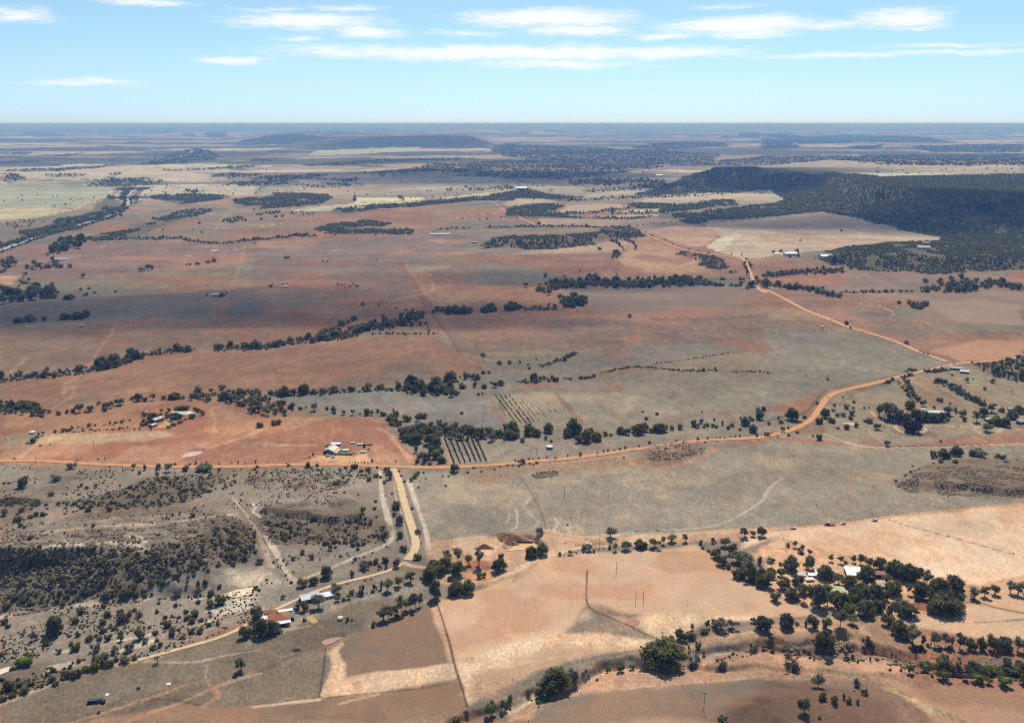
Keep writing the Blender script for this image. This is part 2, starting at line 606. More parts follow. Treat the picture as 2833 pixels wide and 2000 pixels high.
farc = farc * (1 - k) + dark * k
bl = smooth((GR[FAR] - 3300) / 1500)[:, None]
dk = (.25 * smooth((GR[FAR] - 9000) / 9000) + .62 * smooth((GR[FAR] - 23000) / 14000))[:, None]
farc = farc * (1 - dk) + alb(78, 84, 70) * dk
GCOL[FAR] = GCOL[FAR] * (1 - bl) + farc * bl
# the real slopes of far mesas carry scrub
dz = np.zeros((NR, NC))
dz[1:-1] = (GZ.reshape(NR, NC)[2:] - GZ.reshape(NR, NC)[:-2]) / (rads[2:] - rads[:-2])[:, None]
steepm = (np.abs(dz.ravel()) > .035) & (GR > 7000) & (GR < 24000)
GCOL[steepm] = dark * .62


def paint(s, c, soft=2.0, warp=6.0, a=1.0, fur=None, mott=None):
    """paint a paddock outline traced on the ground: colour, edge softness (m), edge wander (m)"""
    q = ground(s)[:, :2]
    ii = near_box(GX, GY, q, soft + warp + 2)
    if not len(ii):
        return
    x = GX[ii] + wx[ii] * warp * 2 + wx2[ii] * WF[ii]
    y = GY[ii] + wy[ii] * warp * 2 + wy2[ii] * WF[ii]
    m = smooth(sdist(x, y, q) / (soft + 1e-6) * .5 + .5) * a
    cc = np.asarray(c)[None, :]
    if mott is not None:
        c2, lam, thr, sd = mott
        tt = smooth((fbm(GX[ii], GY[ii], lam, 4, sd) - thr) / .16)[:, None]
        cc = cc * (1 - tt) + np.asarray(c2)[None, :] * tt
    GCOL[ii] = GCOL[ii] * (1 - m[:, None]) + cc * m[:, None]
    if fur is not None:
        ang, period, amp, bend = fur
        ca, sa = math.cos(ang), math.sin(ang)
        cx, cy = q.mean(0)
        X, Y = GX[ii] - cx, GY[ii] - cy
        uu = X * ca + Y * sa
        vv = -X * sa + Y * ca
        uu = uu + bend * vv * vv / 100.0 + (fbm(GX[ii], GY[ii], 90, 3, 301) - .5) * 5
        FURP[ii] = np.where(m > .5, uu * 2 * math.pi / period, FURP[ii])
        FURA[ii] = np.where(m > .5, amp * m, FURA[ii])
    elif a > .8:
        FURA[ii] = np.where(m > .5, 0, FURA[ii])


def stripe(s, c, width, soft=.5, a=1.0, wob=.35, brk=0.0, n=6):
    """paint a track, wash or weed line along a traced course"""
    p = path(s, n)
    dmed = float(np.median(depth_of(p)))
    mpx = dmed / 983.0
    if width < mpx * .9:
        a = a * max(.55, width / (mpx * .9))
        width = mpx * .9
    q = p[:, :2]
    ii = near_box(GX, GY, q, width * 2 + 4)
    if not len(ii):
        return
    x, y = GX[ii], GY[ii]
    d = seg_dist(x, y, q) + wx[ii] * width * wob * 2
    if d.size:
        m = smooth((width * .5 - d) / (max(soft, mpx * .6)) + .5) * a
        if brk:
            m = m * smooth((fbm(x, y, 16, 3, 331) - brk * .6) / .15)
        GCOL[ii] = GCOL[ii] * (1 - m[:, None]) + np.asarray(c)[None, :] * m[:, None]
        FURA[ii] *= 1 - m


SAND, PALE, ORG = alb(226, 192, 150), alb(230, 193, 150), alb(214, 158, 112)
# --- middle distance, far to near
paint("M -200,125 1000,120 980,180 780,260 600,290 430,300 -200,312", alb(172, 170, 142), 6, 10)
paint("M -200,318 430,305 640,320 330,390 -200,440", alb(205, 186, 142), 6, 10)
paint("M 1300,125 1830,110 2296,105 2296,182 1800,185 1250,190", alb(192, 176, 154), 6, 10)
paint("M 1180,105 2200,92 2200,104 1300,120", alb(206, 190, 168), 4, 5)
paint("N 915,215 1420,205 1560,225 1320,245 915,260", alb(232, 212, 158), 5, 4)
paint("N 250,330 900,262 1500,240 2296,150 2296,185 1350,265 700,330", alb(204, 192, 164), 6, 10)
paint("R 200,660 500,640 900,625 1500,600 1540,610 900,680 300,695", alb(196, 158, 132), 8, 12)
paint("R 400,570 700,530 1700,530 1760,560 1500,580 900,590 420,600", alb(186, 160, 144), 8, 12)
paint("R 520,320 750,300 1480,275 1470,310 1100,330 500,355", alb(176, 178, 140), 8, 12)
paint("O 0,225 320,220 480,245 300,265 80,300 0,290", alb(192, 164, 140), 6, 8)
paint("O 455,345 540,295 800,265 1000,270 1120,305 700,340 520,362", alb(194, 162, 136), 6, 8, fur=(.3, 9, .12, .2))
paint("O 700,195 900,170 1390,130 1380,150 1100,190 800,210", alb(192, 166, 146), 6, 8)
paint("O 1090,255 1300,215 1700,190 2296,148 2296,210 1900,230 1500,265 1200,278", alb(200, 174, 148), 6, 8)
paint("O 900,345 1180,320 1390,305 1390,335 1000,352", alb(206, 178, 146), 5, 6)
paint("O 760,388 1100,362 1300,365 1300,395 900,390", alb(190, 162, 138), 5, 6)
paint("O 280,400 450,390 900,405 1560,405 1570,440 1200,465 800,470 300,455", alb(186, 152, 130), 6, 8)
paint("U 0,440 1000,435 2296,450 2296,520 1660,530 1000,545 700,500 0,462", alb(176, 158, 138), 8, 12)
paint("U 850,500 1250,495 1640,515 1600,540 1050,545 900,520", alb(196, 188, 156), 6, 8)
paint("O 1740,440 2296,390 P 0,385 520,338 900,412 1190,492 1600,572 1560,606 1000,632 760,650 300,700 0,742 O 2100,755 1900,700 1780,640 1900,560 1750,480", alb(206, 176, 148), 4, 6,
      mott=(alb(196, 158, 130), 150, .5, 401))
paint("O 1780,640 1850,580 1960,545 2100,530 2000,600 1900,690 1840,690", alb(222, 206, 180), 6, 14, a=.8)
paint("O 1100,480 1560,445 1750,470 1900,520 1780,620 1700,650 1500,620 1300,540", alb(186, 144, 118), 5, 8, mott=(alb(200, 154, 122), 120, .5, 402))
paint("O 770,620 900,590 1130,590 1130,650 900,700 60,720 60,700", alb(194, 156, 124), 5, 10)
paint("O 1100,590 1250,560 1500,660 1640,700 1760,830 1900,912 1600,922 1200,942 950,932 1030,850 1000,760 1060,690", alb(198, 148, 112), 4, 6,
      mott=(alb(172, 120, 92), 110, .52, 403))
paint("O 0,732 900,710 980,760 1040,840 900,925 500,862 0,792 N 2000,790 1800,770", alb(160, 112, 90), 5, 10, mott=(alb(190, 142, 108), 100, .55, 404))
paint("N 1500,850 2000,790 2296,800 O 0,800 300,860 600,925 300,960 100,980 0,990 N 2296,1010 1900,960 1600,900", alb(138, 124, 108), 6, 14, mott=(alb(158, 120, 96), 120, .56, 405))
paint("N 0,600 500,575 1400,540 2000,560 1750,640 2000,700 1300,770 700,745 0,740", alb(150, 122, 110), 8, 16, mott=(alb(178, 134, 108), 140, .52, 406))
paint("N 0,760 700,755 1300,785 1400,960 1470,1070 1200,1120 900,1160 0,1230", alb(142, 112, 96), 8, 16, mott=(alb(166, 112, 86), 130, .5, 407))
paint("M 0,620 900,600 1700,610 2296,590 2296,760 1900,830 1000,880 0,960", alb(150, 116, 102), 8, 16, mott=(alb(172, 122, 96), 140, .52, 408))
paint("M 0,1160 600,1110 1800,1030 2296,1010 2296,1280 1200,1290 0,1330", alb(124, 104, 94), 8, 16, mott=(alb(150, 108, 86), 140, .56, 409))
paint("M 0,905 200,900 100,980 0,990", alb(206, 158, 120), 4, 8)
paint("O 450,1010 1000,990 1700,985 2100,1000 2200,1020 2140,1120 2030,1260 1700,1290 1200,1290 700,1190 760,1130", alb(148, 120, 104), 6, 12, fur=(1.2, 7, .10, .3), mott=(alb(168, 120, 94), 130, .56, 410))
paint("P 0,920 350,880 1000,870 1500,900 2150,850 2240,900 2000,940 1650,950 1400,1030 700,1045 450,1010 100,980", alb(152, 122, 104), 5, 8, mott=(alb(176, 116, 86), 120, .44, 411))
paint("P 30,1010 300,1010 700,1080 1000,1170 1150,1230 1100,1290 1200,1339 700,1339 400,1200", alb(166, 120, 96), 5, 10, mott=(alb(150, 122, 104), 120, .55, 412))
paint("P 700,1070 1900,1010 2296,1042 2296,1339 1350,1290 1440,1200 1480,1120 1200,1090", alb(176, 142, 118), 5, 10, fur=(.5, 7, .1, .2), mott=(alb(160, 126, 106), 110, .5, 413))
paint("P 1110,1230 1200,1160 1300,1190 1420,1210 1340,1280 1200,1280", alb(146, 132, 106), 5, 8)
paint("L 380,0 1080,0 1150,80 1350,150 1700,230 2296,235 2296,432 1750,492 1400,380 800,180", alb(174, 126, 98), 4, 8, mott=(alb(150, 120, 102), 120, .58, 414))
paint("L 1480,385 1900,285 2296,292 2296,432 1760,482", alb(204, 146, 110), 4, 8, fur=(.4, 6, .1, .3))
paint("L 0,240 500,205 850,215 1640,492 1300,582 900,650 560,720 0,905 K 2296,1000 1900,880 1500,700 1700,580 2296,560", alb(146, 130, 112), 5, 10, mott=(alb(150, 114, 92), 110, .6, 415))
paint("K 0,60 900,70 2000,90 2296,60 2296,250 1500,320 640,370 0,390 J 2000,410 1830,390 1700,220 1600,80 2296,55", alb(140, 108, 90), 5, 12, mott=(alb(166, 118, 92), 130, .52, 416))
paint("K 700,380 1500,325 2296,255 2296,420 1960,390 1300,490 1000,520 600,590 300,560 500,480", alb(138, 122, 106), 5, 12, mott=(alb(156, 112, 88), 110, .52, 417))
paint("K 0,690 700,640 1100,540 1600,570 2296,580 2296,640 1500,700 1000,740 400,720 0,740", alb(148, 128, 110), 5, 12, mott=(alb(160, 112, 86), 100, .56, 418))
paint("K 0,760 400,750 1000,740 1500,700 2296,640 2296,900 1800,960 1500,960 1200,1000 700,1060 500,1040 0,1040", alb(150, 134, 112), 5, 12, mott=(alb(168, 146, 118), 90, .5, 419))
paint("J 120,790 900,742 1400,755 2060,785 2230,1042 1700,1062 1560,950 1100,932 400,882", alb(142, 130, 116), 4, 8, mott=(alb(154, 122, 102), 110, .58, 420))
paint("I 0,-40 2296,-70 2296,70 1500,95 700,130 300,150 0,190", alb(122, 108, 98), 6, 10)
paint("I 0,200 900,130 2296,75 J 0,75 700,95 900,95 600,230 300,290 0,330 I 2296,340 1700,360 1200,380 800,520 400,580 0,620", alb(146, 112, 90), 5, 12, mott=(alb(160, 108, 82), 120, .52, 421))
paint("I 0,660 700,590 1100,500 1300,420 1700,382 2296,370 J 200,362 900,272 1640,242 1800,400 2000,460 2050,550 1900,592 1600,640 1100,700 0,740 I 2296,732 1700,760 900,832 500,900 300,890 0,820",
      alb(164, 116, 86), 4, 8, mott=(alb(140, 112, 92), 120, .56, 422))
paint("I 0,915 300,930 700,930 1000,900 1400,832 1900,852 2200,960 J 0,1000 300,962 800,965 1100,972 1200,1082 1430,1200 F 1420,272 1000,272 0,272 E 1500,272 0,222", alb(186, 132, 94), 4, 8, mott=(alb(176, 116, 82), 90, .5, 423))
paint("E 1000,252 2296,265 F 0,265 500,245 600,85 1000,85 1420,210 1420,265 J 1430,1200 1180,1082 1100,975 700,965 I 2296,1150 1900,1200 1200,1220", alb(168, 114, 82), 4, 10, mott=(alb(186, 134, 100), 80, .55, 424))
paint("I 430,1112 1400,1092 1500,1130 1300,1192 350,1192", alb(204, 168, 126), 4, 10, a=.8)
paint("I 0,1140 200,1120 320,1100 400,1140 200,1290 100,1320 0,1330", alb(160, 134, 104), 4, 8)
paint("F 460,245 600,190 680,180 880,190 1000,170 1040,250 760,262", alb(216, 166, 112), 2, 3)
paint("I 1370,1060 1470,1000 1540,1000 1500,1060", alb(222, 172, 104), 2, 3)
paint("L 560,730 1170,672 1250,612 1640,520 2296,600 2500,620 2500,1100 2296,1085 1080,1232 500,1180 0,1150 300,1062 420,990 490,900 540,820", alb(164, 142, 114), 4, 8, mott=(alb(150, 118, 94), 50, .56, 425))
paint("L 1260,640 1380,605 1560,735 1740,845 1450,880 1380,840", alb(170, 130, 98), 4, 6, a=.8)
paint("J 1240,1010 1560,960 1700,1065 2296,1050 K 500,1045 1200,1005 2296,920 L 330,940 420,990 300,1060 0,1140 G 2296,25 1500,75 700,195 0,255 F 2296,255 1700,285 1440,265 J 1300,1130", alb(150, 134, 112), 4, 8, mott=(alb(160, 124, 96), 60, .6, 426))
# --- grey grazing land round the ridge and the big grey paddock
paint("E 0,262 1000,282 2296,312 F 0,310 1050,310 1150,420 1180,700 1220,900 700,1160 400,1290 B 0,200 A 2296,-20 2296,330 1500,700 1000,830 0,1160", alb(150, 134, 112), 4, 6,
      mott=(alb(128, 110, 88), 60, .5, 430))
paint("A 0,1170 600,950 1100,820 1500,710 2296,420 B 0,100 400,20 1100,-60 1480,-40 1560,130 1560,230 1100,420 780,600 650,700 620,1090 0,1190 A 2296,1180 1750,1200 700,1339 0,1339", alb(136, 116, 90), 4, 6,
      mott=(alb(122, 104, 82), 45, .5, 431))
paint("B 0,130 700,-40 1300,-30 1540,100 1530,210 1200,230 600,420 0,640", alb(158, 142, 118), 6, 8, a=.8)
paint("F 1500,340 1900,335 G 0,320 600,262 1000,222 2296,75 H 0,55 1000,122 2296,102 2500,102 2500,600 2296,602 1500,682 950,742 0,842 G 1800,842 900,892 400,882 0,862 F 2200,882 1550,932 1450,650 1380,400", alb(154, 138, 114), 3, 4,
      mott=(alb(170, 148, 116), 40, .52, 432))
paint("F 1850,320 G 0,290 500,245 1100,210 1700,110 1800,150 1500,290 1000,300 400,330 0,400 F 2000,430", alb(160, 122, 84), 8, 10, a=.7)
paint("G 1080,260 1250,280 1450,275 1640,230 1760,150 1700,90 1300,120", alb(150, 118, 88), 5, 6, a=.7)
paint("H 1100,420 1300,300 1900,210 2296,230 2500,300 2500,560 2296,570 1500,540 1200,520", alb(140, 118, 92), 6, 8)
paint("F 1550,932 2200,892 G 0,872 600,902 1700,852 H 0,852 0,872 G 2280,932 1700,952 600,1012 400,1082 60,1332 F 2296,1252 1700,1302 1600,1202 1500,1032", alb(196, 152, 114), 3, 5, mott=(alb(212, 174, 132), 30, .52, 433))
paint("F 1640,1250 1900,1300 2200,1260 2296,1210 2296,1339 1650,1339 1600,1300", alb(196, 150, 110), 3, 5)
# --- foreground paddocks
paint("G 2050,932 2296,872 H 0,862 270,837 700,792 950,752 1500,692 2296,622 2600,600 2600,1339 D 2600,20 2296,20 1900,130 1760,122 1500,62 1330,2 H 1300,1282 1060,1172 850,1082 560,1082 400,1042 250,952 150,902 G 2280,932 2060,1002",
      alb(232, 192, 148), 3, 4, fur=(1.15, 3.4, .045, .1), mott=(alb(222, 172, 126), 60, .55, 440))
paint("H 150,905 700,1085 1060,1172 1300,1290 D 1330,10 1760,130 1700,400 1150,420 700,400 560,340 200,270 0,160 H 0,1100 G 2100,1080", alb(214, 164, 118), 4, 6)
paint("G 60,1322 380,1082 480,1072 900,1032 1300,1022 1680,972 1800,1062 1950,1202 2110,1302 C 2080,72 2200,142 D 0,162 200,272 400,332 560,342 620,382 380,392 0,422 C 1750,472 1500,562 1340,602 1150,502 950,412 720,302 700,312 500,562 0,642 B 1780,802 1740,652 1640,302 1640,262 1900,202 2296,62",
      alb(214, 170, 128), 2, 3, fur=(.05, 1.5, .11, .10), mott=(alb(204, 154, 112), 40, .5, 441))
paint("B 1760,700 2296,640 C 0,560 400,545 720,420 720,330 500,560 B 1780,800", alb(224, 180, 134), 4, 5, a=.7)
paint("C 1180,420 1350,380 2000,405 2296,420 2296,440 1750,470 1400,612 1340,602 1180,500", alb(230, 190, 142), 4, 4)
paint("C 720,305 850,310 1100,365 1180,380 1100,420 950,410 850,370", alb(122, 100, 78), 5, 4, a=.85)
paint("C 850,400 960,430 1180,510 1330,600 1000,590 720,545 820,470", alb(168, 134, 98), 5, 6, a=.75)
paint("B 640,1092 630,1002 720,862 690,722 760,662 800,782 820,912 1100,882 1730,822 C 0,642 400,562 720,542 900,562 1340,602 1400,632 900,702 300,852 60,962 B 1930,1182 1880,1182 1800,962 1500,1032 1000,1082",
      alb(230, 190, 146), 2.5, 4, mott=(alb(214, 168, 124), 30, .58, 442))
paint("C 0,760 400,700 900,660 1350,630 1400,640 900,700 300,850 60,950 B 2000,1000 1950,900 2296,800", alb(196, 154, 112), 4, 6, a=.75, fur=(1.25, 2.6, .1, .1))
paint("B 1930,920 2296,800 C 0,830 200,810 60,960 B 2200,1120 1950,1170", alb(190, 150, 110), 4, 5, a=.7)
paint("B 1600,272 1500,292 1300,372 950,542 780,652 760,702 800,792 820,912 1100,882 1500,862 1730,802 1680,602", alb(146, 114, 84), 1.2, 2, fur=(.03, 1.35, .14, .08),
      mott=(alb(130, 112, 88), 35, .52, 443))
paint("B 1560,300 1680,300 1760,800 1730,802", alb(206, 160, 118), 1.5, 1.5, a=.9)
paint("B 0,1192 600,1122 1000,1082 1800,972 1872,1182 1850,1232 1500,1292 1200,1339 0,1339", alb(156, 118, 84), 3, 4, fur=(1.3, 2.6, .09, .1), mott=(alb(136, 108, 82), 35, .55, 444))
paint("A 1750,1202 2296,1182 2296,1339 700,1339 1100,1282 1580,1162", alb(166, 122, 86), 3, 4, fur=(1.3, 2.6, .09, .1))
paint("B -600,1500 -600,1339 1200,1339 1900,1250 2296,1300 C 300,1339 300,1700 B 0,1700", alb(170, 126, 90), 4, 5)
paint("C 180,1339 400,1152 800,1082 1200,1032 2000,952 2296,922 2296,1500 180,1500", alb(158, 124, 92), 2, 3, fur=(.1, 1.6, .15, .15), mott=(alb(140, 122, 98), 40, .52, 445))
paint("C 980,1339 1150,1290 1500,1270 1850,1339 1850,1450 900,1450", alb(206, 160, 116), 6, 6, a=.8)
paint("C 0,1240 200,1150 420,1080 700,1020 900,890 1100,850 1600,850 2000,870 2296,860 D 0,870 600,900 900,950 700,975 0,950 C 2296,918 2000,945 1200,1025 800,1075 400,1145 200,1310 0,1339", alb(204, 156, 114), 3, 5, mott=(alb(186, 142, 106), 30, .5, 446))
paint("C 1600,782 1760,750 2296,702 D 0,722 600,762 1200,842 1400,902 900,905 0,872 C 2296,852 1700,852", alb(212, 156, 112), 3, 5, mott=(alb(190, 146, 110), 26, .5, 447))
paint("C 1900,1339 2100,1100 2296,962 D 0,952 700,982 1000,1082 1300,1339 1300,1500 C 1900,1500", alb(142, 104, 76), 10, 8, fur=(1.0, 3.5, .07, .3), mott=(alb(124, 94, 70), 25, .5, 448))
paint("D 900,932 1300,1002 2296,1022 2500,1022 2500,1500 1500,1500 1500,1339 1200,1062", alb(190, 142, 104), 3, 5, fur=(.9, 3.5, .08, .2), mott=(alb(172, 126, 92), 40, .52, 449))
paint("D 420,892 650,895 1000,950 1280,1085 1420,1175 1800,1310 1750,1339 1480,1275 1230,1125 1000,1010 880,965 600,915", alb(206, 178, 116), 2, 3, a=.9, mott=(alb(170, 134, 92), 9, .48, 450))
paint("D 1150,422 1350,402 1750,282 2296,372 2500,380 2500,600 1900,602 1350,502", alb(220, 178, 134), 3, 4, fur=(1.2, 4, .08, .1))
paint("D 1770,272 1900,130 2296,30 2500,20 2500,380 2296,372", alb(216, 168, 122), 3, 4, fur=(1.2, 4, .1, .1))
paint("D 0,500 600,380 1150,425 1350,510 1500,700 1000,700 900,600 600,540 0,640 C 1900,640 1500,720 1450,640 1900,540", alb(186, 148, 108), 4, 6, mott=(alb(160, 124, 92), 25, .5, 451))
# eroded red banks
for s, w in (("C 300,1090 480,1045 640,1010 760,925 860,880 1000,845 1200,835 1500,840", 9), ("D 60,650 200,640 420,660 560,640 640,590 720,560 840,580 930,660", 8),
             ("D 950,680 1050,690 1200,740 1400,760 1560,780 1900,790", 9), ("C 50,1170 200,1110 330,1060", 6)):
    stripe(s, alb(142, 92, 64), w * .8, 3, .7, 1.2, .8)
paint("F 2110,900 2200,880 2296,890 G 0,895 120,915 220,935 150,960 60,960 0,950 F 2250,960", alb(140, 98, 72), 2, 4)
paint("F 2020,940 2100,920 2296,940 2296,1010 2100,1040 2020,1000", alb(222, 178, 126), 3, 4, a=.8)
paint("F 1870,1130 2100,1120 2140,1195 1900,1205", alb(176, 116, 78), 2, 4)
# sandy washes of the creek at lower left
for s, w in (("A 0,400 300,345 700,300 1000,262 1500,243 1830,238 1960,205", 4.5), ("A 0,520 150,480", 4), ("A 0,980 300,900 700,800 1100,690 1500,560 1800,450 2000,350 2296,250", 5),
             ("A 0,870 300,770 420,740 900,640 1300,560 1700,470", 4), ("A 1900,350 2100,300 2296,280 B 100,140 300,80", 9), ("E 300,1020 700,965 1000,940 1250,930", 9), ("E 1900,1160 2100,1180 2296,1150 F 0,1180 160,1170", 12), ("E 2100,1300 2296,1200 F 100,1250 0,1330", 8)):
    stripe(s, alb(216, 194, 162), w, 2, .75, 1.0, .7)
paint("A 1900,60 2296,-40 B 150,20 260,100 150,170 0,180 A 2200,290 1960,380 1900,300 2050,250 2296,200 2296,120 2000,140", alb(208, 188, 158), 4, 8, a=.6)
